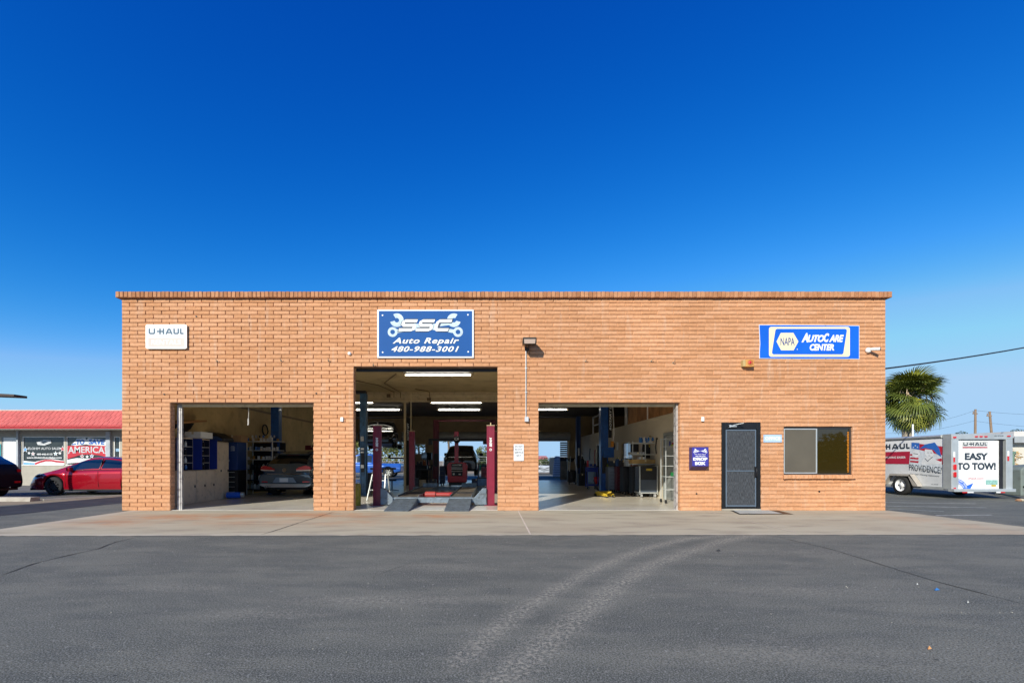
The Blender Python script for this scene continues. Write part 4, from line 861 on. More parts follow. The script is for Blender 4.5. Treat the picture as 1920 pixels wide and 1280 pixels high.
hatch2 = dict(sedan); hatch2['spokes'] = 6
lifted = make_car('raised_sedan', 'black sedan raised high on the lift, wheels hanging, left in the middle bay', 'car', dict(sedan, wr=.32), mat('car_black', (.010, .010, .012), .25, .2, coat=1.0))
lifted.rotation_euler = (0, 0, R(-84)); lifted.location = (-5.75, 24.6, 1.90)
cpart(lifted, 'exhaust', M_alu, lambda mb: (mb.tube([(1.2, -.2, .17), (-.9, -.2, .15), (-1.3, -.45, .18), (-2.2, -.5, .2)], .035), mb.cyl((-1.9, -.2, .2), (-1.9, .35, .2), .11)))
dsuv = make_car('black_suv', 'black sport utility vehicle in front of the rear opening behind the red aligner', 'car', suv, mat('car_black', 0))
for s in (1, -1): cpart(dsuv, 'mirror', M_black, lambda mb: mb.box(.72, .9, s*1.03-.12, s*1.03+.12, 1.08, 1.26), bevel=.03)
dsuv.rotation_euler = (0, 0, R(90)); dsuv.location = (-1.66, 27.0, .46)
pick = dict(top=[(-2.7, .80), (-2.65, 1.06), (-.62, 1.08), (-.58, 1.72), (-.3, 1.80), (.45, 1.80), (.7, 1.72), (1.2, 1.20), (1.3, 1.16), (2.5, 1.08), (2.7, .75), (2.72, .5)],
            belt=[(-2.7, .78), (-.6, 1.05), (1.2, 1.06), (2.4, .98), (2.72, .48)], wid=[(-2.7, .93), (2.2, .95), (2.72, .8)], axles=(-1.75, 1.7), wr=.38, sill=.38, side=[(-.5, .2), (.26, .95)], shield=[(.6, 1.18)], roofw=.74, spokes=6)
pk = make_car('blue_pickup', 'bright blue pickup parked outside behind the rear left opening', 'pickup', pick, mat('car_blue', (.02, .10, .42), .3, .2, coat=1.0))
pk.rotation_euler = (0, 0, R(180)); pk.location = (-9.5, 36.0, -.0)
for s in (1, -1): cpart(pk, 'headlight', M_tailw, lambda mb: mb.box(2.60, 2.70, s*.72-.12, s*.72+.12, .82, 1.0))
for s in (1, -1): cpart(pk, 'headlight', M_tailw, lambda mb: mb.box(2.42, 2.60, s*.90-.05, s*.90+.05, .82, .98))
navy = make_car('dark_navy_suv', 'dark navy vehicle cut by the left edge in front of the red sedan', 'car', suv, mat('car_navy', (.002, .0025, .008), .5, 0, spec=.2))
navy.rotation_euler = (0, 0, R(176)); navy.location = (-18.95, 15.9, 0)
for s in (1, -1): cpart(navy, 'tail_light', M_tail, lambda mb: mb.box(-2.40, -2.36, s*.62-.10, s*.62+.10, .50, .56)); cpart(navy, 'tail_lamp', M_tail, lambda mb: mb.box(-2.37, -2.30, s*.70-.06, s*.70+.06, .88, .97))
# ---------------------------------------------------------------- things inside the garage
def XY(x, Y): return (x - VX) / FPX * Y
# fluorescent fittings
def fitting(x0, x1, Y, z, label, refl=True):
    t = thing('ceiling_light', label, 'light', ((x0+x1)/2, Y, z), 'lit tube fittings under the garage ceiling')
    mb = MB(); mb.prism([(Y-.07, z+.09), (Y-.04, z+.02), (Y+.04, z+.02), (Y+.07, z+.09)], lambda y, q, x: (x, y, q), x0, x1); mb.build('housing', M_white, t)
    if refl: mb = MB(); mb.prism([(Y-.22, z+.06), (Y-.20, z+.09), (Y+.20, z+.09), (Y+.22, z+.06)], lambda y, q, x: (x, y, q), x0+.1, x1-.1); mb.build('reflector', M_white, t)
    mb = MB()
    mb.cyl((x0+.08, Y, z-.005), (x1-.08, Y, z-.005), .017, n=10)
    mb.build('tube', M_tube, t)
    mb = MB(); mb.box(x0-.02, x0+.05, Y-.09, Y+.09, z-.04, z+.05); mb.box(x1-.05, x1+.02, Y-.09, Y+.09, z-.04, z+.05); mb.build('end_cap', M_beam, t); return t
fitting(XY(757,15), XY(887,15), 15.0, 4.0, 'lit tube fitting on the ceiling nearest the opening of the middle bay')
fitting(XY(806,22), XY(905,22), 22.0, 3.98, 'upper of the two lit tube fittings at right behind the ceiling beam')
fitting(XY(820,24.9), XY(902,24.9), 24.9, 3.96, 'lower of the two lit tube fittings at right behind the ceiling beam')
fitting(XY(702,22)-2.44, XY(702,22), 22.0, 3.98, 'upper of the two lit tube fittings at left behind the blue lift post')
fitting(XY(752,24.9)-2.44, XY(752,24.9), 24.9, 3.96, 'lower of the two lit tube fittings at left behind the blue lift post')
fitting(XY(1065,24.8)-2.44, XY(1065,24.8), 24.8, 3.96, 'lit tube fitting at the top left of the right bay opening')
# conduits on the ceiling by the column
mb = MB()
for pts in ([(-3.1,15.2),(-3.9,17.0),(-3.75,19.3)], [(-4.9,16.2),(-4.2,17.5),(-4.0,19.2)], [(-3.0,18.4),(-2.6,18.9),(-2.55,19.25)]): mb.tube([(x, y, 4.07) for x, y in pts] + [(pts[-1][0], pts[-1][1], 3.85)], .014, 6)
mb.box(-4.3, -4.16, 19.2, 19.28, 3.86, 3.98); mb.box(-2.65, -2.5, 19.2, 19.28, 3.72, 3.84)
tag(mb.build('ceiling_conduit', mat('rust_conduit', (.16, .10, .05), .7)), 'rusty conduits crossing the ceiling towards the beam and column', 'conduit')
mb = MB(); mb.cyl((-3.27, 19.0, 2.4), (-3.27, 19.0, 4.0), .022); tag(mb.build('air_pipe', M_beam), 'thin tan pipe dropping from the ceiling right of the column', 'pipe')

# left bay: cupboards along the left wall
def cupboard(y0, y1, z1, label, depth=(-9.18, -8.85)):
    t = thing('tan_cupboard', label, 'cupboard', (-9.0, (y0+y1)/2, .012)); x0, x1 = depth
    mb = MB(); mb.box(x0, x1-.02, y0+.005, y1-.005, .012, z1); mb.build('carcass', M_tancab, t, .006)
    n = 2 if y1-y0 > .75 else 1
    for k in range(n):
        a = y0 + (y1-y0)*k/n; b = y0 + (y1-y0)*(k+1)/n
        mb = MB(); mb.box(x1-.018, x1, a+.008, b-.008, .06, z1-.02); d = mb.build('door', M_tancab, t, .004)
        mb = MB(); mb.box(x1, x1+.02, b-.08, b-.05, z1*.48, z1*.48+.07); mb.build('handle', M_dark, d)
    return t
cupboard(13.30, 14.05, .98, 'low tan base cupboard nearest the door track in the left bay')
cupboard(14.07, 15.0, .98, 'low tan base cupboard between the first one and the tall locker')
cupboard(15.0, 15.8, 1.89, 'tall tan locker between open blue wall cabinets and blue cabinet')
def bottle(name, x, y, z, h, r, m, cap, label, group, jug=False, cat='bottle'):
    t = thing(name, label, cat, (x, y, z), group); mb = MB(); f = lambda p, q, k: (x+p, y+q, z+k)
    if jug: mb.box(x-r*1.2, x+r*1.2, y-r*.8, y+r*.8, z, z+h*.75)
    mb.lathe([(0, 0), (r, 0), (r, h*.68), (r*.45, h*.82), (r*.4, h*.93), (0, h*.93)], f, 10); mb.build('body', m, t)
    mb = MB(); mb.lathe([(r*.45, h*.9), (r*.45, h), (0, h)], f, 8); mb.build('cap', cap, t); return t
def can(x, y, z, h, r, m, label, group, name='can', cat='can'):
    mb = MB(); mb.lathe([(0, 0), (r, 0), (r, .008), (r*.96, .012), (r*.96, h-.012), (r, h-.008), (r, h), (0, h)], lambda p, q, k: (x+p, y+q, z+k), 12); return tag(mb.build(name, m), label, cat, group)
def boxlet(x0, x1, y0, y1, z0, z1, m, label, cat='box', name='box', group=None, tape=None):
    t = thing(name, label, cat, ((x0+x1)/2, (y0+y1)/2, z0), group); mb = MB(); mb.box(x0, x1, y0, y1, z0, z1); mb.build('carton', m, t, .004)
    xm = (x0+x1)/2; mb = MB(); mb.box(xm-.03, xm+.03, y0-.002, y1+.002, z1-.08, z1+.002); mb.build('tape', tape or M_beam, t); return t
for i, (ya, yb) in enumerate(((13.35, 14.12), (14.18, 14.95))):
    t = thing('blue_wall_cabinet', ['open blue steel cabinet next to the door track, dark shelves inside', 'open blue steel cabinet beside the tall tan locker, white bottles inside'][i], 'cabinet', (-9.1, ya, .99))
    mb = MB(); x0, x1 = -9.18, -8.98; mb.box(x0, x0+.02, ya, yb, .99, 1.94); mb.box(x0+.02, x1, ya, ya+.02, .99, 1.94); mb.box(x0+.02, x1, yb-.02, yb, .99, 1.94); mb.box(x0+.02, x1, ya+.02, yb-.02, .99, 1.01); mb.box(x0+.02, x1, ya+.02, yb-.02, 1.92, 1.94); mb.build('carcass', mat('cabinet_inside', (.015, .022, .06), .5), t); mb = MB(); mb.box(x1, x1+.004, ya, ya+.03, .99, 1.94); mb.box(x1, x1+.004, yb-.03, yb, .99, 1.94); mb.box(x1, x1+.004, ya+.03, yb-.03, 1.91, 1.94); mb.build('rim', M_tancab, t)
    for z in (1.2, 1.42, 1.68): mb = MB(); mb.box(x0+.02, x1-.01, ya+.02, yb-.02, z, z+.012); mb.build('shelf', M_white, t)
    mb = MB(); mb.box(x1, x1+(.24 if i else .27), yb-.025, yb-.003, 1.0, 1.93); mb.build('door', M_blue, t, .003)
    mb = MB(); mb.box(x1-.01, x1+.15, ya+.003, ya+.025, 1.0, 1.93) if i else mb.box(x1-.01, x1+.05, ya+.003, ya+.02, 1.0, 1.93); mb.build('door', M_blue, t, .003)
    for z in (1.012, 1.212, 1.432, 1.692):
        for k in range(3):
            y = ya + .12 + k*.22 + rnd.uniform(-.03, .03)
            bottle('bottle', -9.06, y, z, rnd.uniform(.13, .19), .035, [M_white, M_dark, mat('bottle_blue', (.1, .25, .6), .4)][rnd.randrange(3)], M_red if k % 2 else M_white, ['small bottle on a shelf of the blue cabinet next to the door track', 'small bottle on a shelf of the blue cabinet beside the tall locker'][i], ['bottles in the first blue cabinet', 'bottles in the second blue cabinet'][i])
boxlet(-9.1, -8.62, 13.9, 14.5, 1.945, 2.13, M_white, 'long white carton lying on the blue wall cabinets')
t = thing('sloping_desk_board', 'dark plank shelf with a wooden edge on the left wall above the cabinets', 'shelf', (-9.1, 13.6, 2.2))
mb = MB(); mb.prism([(13.2, 2.30), (13.2, 2.36), (14.5, 2.52), (14.5, 2.47)], lambda y, z, x: (x, y, z), -9.18, -8.80); mb.build('board', M_wood, t)
mb = MB(); mb.prism([(-9.18, 2.05), (-9.18, 2.40), (-8.83, 2.38), (-8.95, 2.2)], lambda x, z, y: (x, y, z), 13.9, 13.94); mb.prism([(-9.18, 2.05), (-9.18, 2.40), (-8.83, 2.38), (-8.95, 2.2)], lambda x, z, y: (x, y, z), 13.3, 13.34); mb.build('bracket', M_dark, t)
t = thing('duffel_bag', 'dark bag with blue patterned side slumped on the tall locker', 'bag', (-8.95, 15.3, 1.9))
mb = MB(); mb.prism([(-9.2, 1.895), (-9.22, 2.12), (-9.1, 2.20), (-8.9, 2.16), (-8.62, 2.0), (-8.6, 1.895)], lambda x, z, y: (x, y, z), 15.05, 15.7); mb.build('body', M_dark, t, .03)
mb = MB(); mb.prism([(-9.1, 1.91), (-9.05, 2.06), (-8.82, 2.05), (-8.66, 1.97), (-8.64, 1.91)], lambda x, z, y: (x, y, z), 15.02, 15.045); mb.build('side_pocket', mat('denim', (.03, .06, .16), .8, var=.5, vscale=30), t)
# blue cabinet, tool chest
t = thing('blue_cabinet', 'tall blue oil cabinet with white lettering between locker and bottle shelves', 'cabinet', (-8.85, 16.2, .95))
mb = MB(); mb.box(-9.15, -8.62, 15.9, 16.5, .95, 1.9); mb.build('carcass', mat('deep_blue', (.008, .035, .16), .4), t, .01)
fb = front(15.9); mb = MB(); 
for k, (s_, v) in enumerate((('OIL', 1.72), ('CARE', 1.66), ('LUBE', 1.60))): text(mb, s_, -8.84, -8.70, v, v+.045, fb, .002, .2, .02)
text(mb, 'SERVICE', -9.12, -8.88, 1.24, 1.31, fb, .002, 0, .04); text(mb, 'CENTER', -9.12, -8.90, 1.15, 1.22, fb, .002, 0, .04); mb.build('lettering', mat('dim_print', (.45, .5, .55), .5), t)
t = thing('black_tool_chest', 'black tool chest under the blue cabinet', 'tool chest', (-8.9, 16.2, .012))
mb = MB(); mb.box(-9.15, -8.60, 15.9, 16.45, .06, .94); mb.build('carcass', M_black, t, .01)
for k in range(5): mb = MB(); mb.box(-9.12, -8.63, 15.885, 15.9, .1+k*.165, .245+k*.165); d = mb.build('drawer', M_dark, t, .003); mb = MB(); mb.box(-9.05, -8.70, 15.87, 15.885, .215+k*.165, .228+k*.165); mb.build('handle', M_alu, d)
boxlet(-9.15, -8.55, 16.0, 16.45, 1.905, 2.14, M_card, 'brown carton on top of the tall blue oil cabinet')
t = thing('air_tank', 'small blue portable air tank on the floor by the tool chest', 'air tank', (-8.35, 15.7, .012))
mb = MB(); mb.cyl((-8.75, 15.5, .13), (-8.35, 15.6, .13), .10, n=16); mb.build('tank', mat('tank_blue', (.02, .12, .6), .35), t); mb = MB(); mb.cyl((-8.33, 15.6, .14), (-8.24, 15.62, .14), .09, n=14); mb.build('end_cap', M_alu, t)
# filter and oil shelves
t = thing('bottle_rack', 'white wire rack crowded with filters and oil bottles in the left bay', 'rack', (-8.7, 17.8, .012))
X0, X1, Y0, Y1 = -9.13, -8.18, 17.5, 17.95
for (a, b) in ((X0, Y0), (X1, Y0), (X0, Y1), (X1, Y1)): mb = MB(); mb.box(a-.015, a+.015, b-.015, b+.015, .012, 2.12); mb.build('post', M_white, t)
LV = [.2, .55, .95, 1.32, 1.66, 2.0]
mb = MB(); mb.box(X0-.15, X1+.28, Y1+.02, Y1+.06, .1, 1.95); mb.box(X0-.25, X0-.15, Y0-.5, Y1+.06, .05, 1.6); mb.build('backing', M_black, t)
for z in LV: mb = MB(); mb.box(X0-.1, X1+.25, Y0, Y1, z-.02, z); mb.build('shelf', M_white if z > 1.2 else M_dark, t)
M_bl = [mat('jug_black', (.03, .03, .035), .4), mat('jug_grey', (.35, .36, .38), .4), mat('jug_white', (.65, .65, .65), .4), mat('jug_gold', (.4, .22, .04), .4), mat('jug_blue', (.08, .2, .5), .4)]
for li, z in enumerate(LV):
    names = ['bottom', 'second', 'third', 'fourth', 'fifth', 'top'][li]
    x = X0 - .04
    while x < X1 + .2:
        if li >= 3:
            can(x, Y0+.12+rnd.uniform(0, .1), z, rnd.uniform(.09, .15), .045, M_bl[rnd.choice([2, 2, 2, 3, 4])], 'small oil filter can on the %s shelf of the white wire rack' % names, 'filters on the %s rack shelf' % names); x += .10 if rnd.random() < .85 else .2
        else:
            bottle('oil_bottle', x, Y0+.12+rnd.uniform(0, .1), z, rnd.uniform(.2, .27), .05, M_bl[rnd.choice([0, 0, 1, 1, 2])], M_red if rnd.random() < .2 else M_dark, 'oil bottle on the %s shelf of the white wire rack' % names, 'bottles on the %s rack shelf' % names); x += rnd.uniform(.11, .16)
for k, (x, nm) in enumerate(((1100/5.566+300, 'larger'), (1160/5.566+300, 'smaller'))):
    Y = 20.0; px_ = XY(x-12, Y); mb = MB(); f_ = thing('wall_picture', '%s framed notice on the left wall behind the wire rack' % nm, 'picture', (px_, Y, 2.2))
t1 = [o for o in COL.objects if o.name.startswith('wall_picture')]
for k, o in enumerate(t1):
    mb = MB(); y = 24.5 + k*1.3; mb.box(-9.18, -9.15, y, y+.8, 1.95, 2.35); mb.build('frame', M_dark, o); mb = MB(); mb.box(-9.15, -9.145, y+.05, y+.75, 2.0, 2.3); mb.build('print', mat('pic%d' % k, (.10, .16, .2), .5, var=.5, vscale=8), o)
boxlet(XY(572,21), XY(596,21), 21, 21.5, 1.45, 1.95, mat('crate_red', (.2, .02, .03), .5), 'dark red crate high behind the slate hatchback')
mb = MB(); mb.box(-8.4, -7.2, 20.95, 21.55, 1.38, 1.44); mb.box(-8.4, -8.34, 20.95, 21.5, 0, 1.38); mb.box(-7.3, -7.24, 20.95, 21.5, 0, 1.38); tag(mb.build('workbench', M_dark), 'tall dark bench behind the slate hatchback', 'bench')

# two-post lifts
def lift_post(name, x, y, ztop, label, m, wx=.24, wd=.26, letter=None, group=None, carriage=1.0, arm=0, zlet=(2.5, 3.3)):
    t = thing(name, label, 'lift', (x, y, .012), group)
    mb = MB(); mb.box(x-wx/2, x+wx/2, y-wd/2+.03, y+wd/2, .03, ztop); mb.box(x-wx/2, x-wx/2+.05, y-wd/2, y-wd/2+.03, .03, ztop); mb.box(x+wx/2-.05, x+wx/2, y-wd/2, y-wd/2+.03, .03, ztop); mb.build('column', m, t, .008)
    mb = MB(); mb.box(x-wx/2-.12, x+wx/2+.12, y-wd/2-.12, y+wd/2+.1, .012, .035); mb.build('base_plate', m, t)
    mb = MB(); mb.box(x-wx/2+.055, x+wx/2-.055, y-wd/2-.03, y-wd/2+.028, carriage-.35, carriage+.35); mb.build('carriage', M_dark, t, .006)
    if arm:
        mb = MB(); mb.bar((x, y-.1, carriage-.3), (x+arm, y-.55, carriage-.3), .10, .09); mb.bar((x, y+.1, carriage-.3), (x+arm, y+.6, carriage-.3), .10, .09); mb.cyl((x+arm, y-.55, carriage-.3), (x+arm, y-.55, carriage-.15), .06); mb.build('swing_arm', m, t)
    if letter:
        mb = MB(); fl = front(y-wd/2-.001); a, b = letter[1:]; 
        text(mb, letter[0], zlet[0], zlet[1], -b, -a, lambda u, v, w: fl(-v, u, w), .003, .2, .03); mb.build('lettering', M_print, t)
    return t
pB = lift_post('lift_post', -4.69, 17.2, 3.72, 'worn blue lift post with stickers at the left of the middle bay', mat('worn_lift_blue', (.055, .14, .26), .45, var=.25, vscale=3, dirt=.7, dirtcol=(.02, .03, .05)), .22, .26, None, None, 1.2)
for (z, h, m_) in ((1.98, .17, mat('sticker_grey', (.5, .5, .48), .5, var=.4, vscale=30)), (1.66, .07, M_print), (1.55, .05, M_print), (1.0, .12, M_print)): mb = MB(); mb.box(-4.75, -4.64, 17.0, 17.06-.02, z, z+h); mb.build('sticker', m_, pB)
mb = MB(); mb.box(-8.3, -4.6, 17.1, 17.3, 3.73, 3.82); mb.build('crossbeam', M_dark, pB)
lift_post('lift_post', -8.26, 18.0, 3.9, 'blue lift post behind the slate hatchback in the left bay', M_liftblue, .30, .28, None, None, 1.6)
pD = lift_post('lift_post', XY(767,24.3), 24.3, 3.45, 'black lift post with vertical lettering right of the raised sedan', M_black, .30, .3, ('ROTARY LIFT', XY(767,24.3)-.08, XY(767,24.3)+.02), None, 1.7, -.9, (2.3, 3.2))
mb = MB(); mb.box(-7.6, XY(767,24.3), 24.25, 24.35, 3.45, 3.52); mb.build('crossbeam', M_dark, pD)
pE = lift_post('lift_post', 4.60, 19.3, 3.95, 'bright blue lift post with lettering in the middle of the right bay', M_liftblue, .30, .34, None, None, 1.1, 0)
mb = MB(); mb.box(4.75, 4.86, 19.0, 19.12, 2.2, 3.95); mb.build('spine', M_black, pE)
mb = MB(); text(mb, 'ROTARY LIFT', 2.5, 3.75, -4.845, -4.765, lambda u, v, w: front(19.0)(-v, u, w), .003, .2, .03); mb.build('lettering', M_print, pE)
mb = MB(); mb.tube([(4.86, 18.95, 3.9), (4.9, 18.9, 3.0), (4.93, 18.9, 2.35), (4.86, 18.95, 1.9)], .016); mb.build('hose', M_white, pE)
mb = MB(); mb.box(4.80, 4.90, 18.85, 18.95, 1.83, 2.05); mb.build('control_box', mat('orange_box', (.5, .2, .02), .5), pE); mb = MB(); mb.box(4.55, 4.95, 19.0, 19.15, 1.4, 1.8); mb.build('latch_cover', M_liftblue, pE)
pF = lift_post('lift_post', XY(1084,26.7), 26.7, 3.78, 'dark blue lift post near the rear wall of the right bay', mat('lift_blue_dark', (.01, .04, .14), .4), .24, .28, None, None, 1.2)
mb = MB(); mb.box(1.3, XY(1084,26.7), 26.6, 26.8, 3.70, 3.78); mb.build('crossbeam', M_dark, pF); mb = MB(); mb.box(XY(1084,26.7)-.03, XY(1084,26.7)+.04, 26.54, 26.558, 1.2, 1.98); mb.build('sticker', M_print, pF)
pG = lift_post('lift_post', XY(818,25.8), 25.8, 3.5, 'dark maroon lift post left of the black sport utility vehicle', mat('maroon_dark', (.11, .01, .02), .4), .30, .28, None, None, 1.3)
lift_post('lift_post', XY(924,25.8), 25.8, 3.5, 'dark maroon lift post right of the black sport utility vehicle', mat('maroon_dark', 0), .30, .28, None, None, 1.3)
mb = MB(); mb.box(XY(818,25.8), XY(924,25.8), 25.7, 25.85, 3.42, 3.5); mb.build('crossbeam', mat('maroon_dark', 0), pG)

# four-post alignment lift
t = thing('four_post_lift', 'maroon four-post alignment lift with steel ramps in the middle bay', 'lift', (-1.63, 14.5, .012))
M_runway = mat('runway_steel', (.16, .13, .10), .55, .4, var=.3, vscale=3, dirt=.9, dirtcol=(.035, .03, .03))
for x, y, zt in ((-3.22, 13.25, 2.25), (-.03, 13.25, 2.25), (-3.15, 18.6, 2.42), (.10, 18.6, 2.42)):
    mb = MB(); mb.box(x-.10, x+.10, y-.09, y+.09, .03, zt); mb.box(x-.11, x-.075, y-.10, y-.088, .03, zt+.01); mb.box(x+.075, x+.11, y-.10, y-.088, .03, zt+.01); p = mb.build('post', M_maroon, t, .008)
    mb = MB(); mb.box(x-.115, x+.115, y-.105, y+.1, zt, zt+.015); mb.cyl((x, y, zt), (x, y, zt+.09), .015); mb.build('post_cap', M_beam, p)
    mb = MB(); mb.box(x-.17, x+.17, y-.14, y+.14, .013, .03); mb.build('base_plate', M_maroon, p)
    if y < 14:
        mb = MB(); fl = front(y-.0895); text(mb, 'BEAN', 1.66, 1.92, -x-.035, -x+.035, lambda u, v, w: fl(-v, u, w), .004, .25, .05); disc2(mb, x, 1.58, .035, fl, .004, r0=.02); mb.build('lettering', M_print, p)
mb = MB(); mb.box(-3.1, -.14, 13.14, 13.34, .09, .24); mb.build('crossbeam', M_steel, t, .008)
mb = MB(); mb.box(-3.1, -.05, 18.5, 18.7, .09, .24); mb.build('crossbeam', M_steel, t)
for s, x in ((1, -3.10), (-1, -.15)):
    mb = MB(); mb.prism([(x, .05), (x, .50), (x+s*.10, .50), (x+s*.34, .24), (x+s*.34, .05)], lambda u, z, y: (u, y, z), 13.08, 13.30); mb.build('gusset', M_steel, t, .006)
for xc in (-2.38, -.875):
    mb = MB(); mb.box(xc-.30, xc+.30, 13.36, 18.3, .155, .25); mb.build('runway', M_runway, t, .006)
    mb = MB(); mb.box(xc-.31, xc-.30, 13.36, 18.3, .14, .29); mb.box(xc+.30, xc+.31, 13.36, 18.3, .14, .29); mb.build('edge_rail', M_steel, t)
    mb = MB(); mb.prism([(13.36, .25), (13.36, .225), (11.74, .012), (11.70, .012), (11.70, .022)], lambda y, z, x: (x, y, z), xc-.315, xc+.305); mb.prism([(13.3, .22), (13.3, .02), (11.9, .02), (11.9, .03)], lambda y, z, x: (x, y, z), xc-.31, xc-.29); mb.prism([(13.3, .22), (13.3, .02), (11.9, .02), (11.9, .03)], lambda y, z, x: (x, y, z), xc+.28, xc+.30); mb.build('ramp', M_steel, t)
    mb = MB(); mb.box(xc-.28, xc+.28, 14.6, 15.1, .252, .27); mb.build('turn_plate', M_dark, t)
    mb = MB(); mb.box(xc-.28, xc+.28, 18.1, 18.28, .25, .40); mb.build('wheel_stop', M_steel, t)
t = thing('rolling_jack', 'red rolling bridge jack between the lift runways', 'jack', (-1.75, 14.6, .1))
mb = MB(); mb.cyl((-1.98, 14.0, .26), (-1.68, 14.0, .26), .095, n=16); mb.cyl((-1.68, 14.0, .26), (-1.25, 14.0, .26), .05); mb.build('ram', mat('jack_pink', (.33, .045, .04), .4), t)
mb = MB(); mb.box(-2.07, -1.2, 14.2, 14.24, .24, .28); mb.box(-2.07, -1.2, 14.6, 14.64, .24, .28); mb.box(-2.07, -2.03, 14.2, 14.64, .15, .28); mb.box(-1.24, -1.2, 14.2, 14.64, .15, .28); mb.build('frame', M_red, t)
# aligner console
t = thing('aligner_console', 'red wheel aligner console with a camera boom behind the lift', 'machine', (-1.69, 22.4, .012))
f1 = 22.05; xa, xb = XY(838, 22.05), XY(876, 22.05)
mb = MB(); mb.prism([(xa+.03, .25), (xa, 1.05), (xa+.1, 1.18), (xb-.1, 1.18), (xb, 1.05), (xb-.03, .25)], lambda u, z, y: (u, y, z), 22.05, 22.7); mb.build('cabinet', M_red, t, .02)
mb = MB(); mb.box(xa+.22, xb-.22, 22.0, 22.048, .55, 1.14); fp = mb.build('front_panel', M_dark, t)
mb = MB(); fc = front(22.0); text(mb, 'HUNTER', xa+.26, xb-.26, 1.03, 1.10, fc, .004, .15, .05)
for v in (.93, .86, .76): mb.box(xa+.22, xb-.22, 21.994, 21.999, v, v+.022)
mb.box(xa+.28, xa+.36, 21.994, 21.999, .60, .68); mb.box(xb-.40, xb-.30, 21.994, 21.999, .61, .66); mb.build('lettering', M_print, fp)
mb = MB(); mb.box(xa+.1, xb-.1, 21.95, 22.75, .12, .25); [mb.cyl((x, y, .075), (x+.03, y, .075), .06) for x in (xa+.1, xb-.15) for y in (22.0, 22.65)]; mb.build('base', M_dark, t)
mb = MB(); mb.box(-1.78, -1.60, 22.5, 22.66, 1.18, 2.62); mb.box(-1.80, -1.58, 22.45, 22.68, 2.35, 2.66); mb.build('mast', M_red, t, .01)
mb = MB(); mb.box(-3.0, -.2, 22.42, 22.52, 2.22, 2.32); mb.box(-3.02, -2.85, 22.38, 22.55, 2.02, 2.3); mb.box(-.42, -.22, 22.38, 22.55, 2.05, 2.3); mb.build('camera_boom', M_black, t, .01)
mb = MB(); c = (-1.66, 2.27); mb.lathe([(0, .02), (.14, .015), (.17, -.05), (.17, -.1)], lambda p, q, h: (c[0]+p, 22.30-h, c[1]+q), 20); hd = mb.build('head', M_black, t); mb = MB(); fn = front(22.28); disc2(mb, c[0]-.03, c[1]+.03, .08, fn, .002, r0=.045); mb.box(c[0]+.03, c[0]+.10, 22.27, 22.279, c[1]-.02, c[1]+.09); mb.build('marking', M_print, hd)
# clutter of the middle bay
t = thing('aluminium_stand', 'aluminium step stand behind the left front lift post', 'step stand', (-3.6, 15.3, .012))
mb = MB(); a, b = XY(692, 15), XY(722, 15)
for (x0_, x1_) in ((a, a+.12), (b+.02, b)): mb.bar((x0_, 14.75, .02), (x1_, 15.1, .98), .03, .04); mb.bar((x0_, 15.7, .02), (x1_, 15.3, .98), .03, .04)
for z in (.32, .62): mb.box(a+.05, b, 14.9+z*.2, 15.1+z*.1, z, z+.03)
mb.build('frame', M_alu, t); mb = MB(); mb.box(a+.02, b+.25, 15.05, 15.5, .98, 1.04); mb.build('top', M_dark, t)
t = thing('yellow_cylinder', 'narrow yellow bin just inside the left edge of the middle bay', 'bin', (-3.72, 13.2, .012))
mb = MB(); xx = XY(670.5, 13.2); mb.lathe([(0, 0), (.085, 0), (.09, .03), (.09, .55), (.07, .62), (0, .62)], lambda p, q, h: (xx+p, 13.2+q, .012+h), 16); mb.build('body', M_yellow, t); mb = MB(); mb.cyl((xx, 13.2, .63), (xx, 13.2, .70), .02); mb.box(xx-.05, xx+.05, 13.17, 13.23, .66, .68); mb.build('valve', M_alu, t)
t = thing('stool', 'low black wheeled stool in front of the blue pickup view', 'stool', (XY(735,19), 19, .012))
mb = MB(); x = XY(735, 19); mb.cyl((x, 19, .1), (x, 19, .45), .025); [mb.bar((x, 19, .1), (x+.28*math.cos(a), 19+.28*math.sin(a), .06), .03, .03) for a in (0, 1.26, 2.5, 3.77, 5)]; mb.build('leg', M_black, t); mb = MB(); mb.cyl((x, 19, .45), (x, 19, .52), .18, n=18); mb.build('seat', M_black, t)
def tray_table(x0, x1, y, z, label, m=M_dark):
    t = thing('work_table', label, 'table', ((x0+x1)/2, y, .012)); mb = MB(); mb.box(x0, x1, y-.3, y+.3, z-.04, z); mb.build('top', m, t)
    for a in (x0+.03, x1-.06):
        for b in (-.27, .24): mb = MB(); mb.box(a, a+.03, y+b, y+b+.03, .012, z-.04); mb.build('leg', m, t)
    return t
tray_table(XY(785,23), XY(808,23), 23, .85, 'small dark table right of the rear left lift post')
tray_table(XY(776,28.5), XY(812,28.5), 28.7, 1.0, 'dark bench under the small rear window')
can(XY(793,22.5), 22.4, .012, .34, .16, M_cream, 'pale plastic bucket under the small dark table', None, 'bucket', 'bucket')
for k, (x, Y, z, s, c_, lb) in enumerate(((790,28.5,1.0,.28,(.35,.3,.25),'pale carton on the bench under the small rear window'),(801,28.4,1.0,.22,(.5,.12,.08),'red carton on the bench under the small rear window'),(806,23,.85,.16,(.02,.02,.02),'black case on the small dark table'),(783,23.5,.012,.3,(.05,.2,.25),'teal case on the floor behind the rear left lift post'))):
    X = XY(x, Y); boxlet(X-s/2, X+s/2, Y-s/2, Y+s/2, z, z+s*.9, mat('ctn%d' % k, c_, .6), lb)
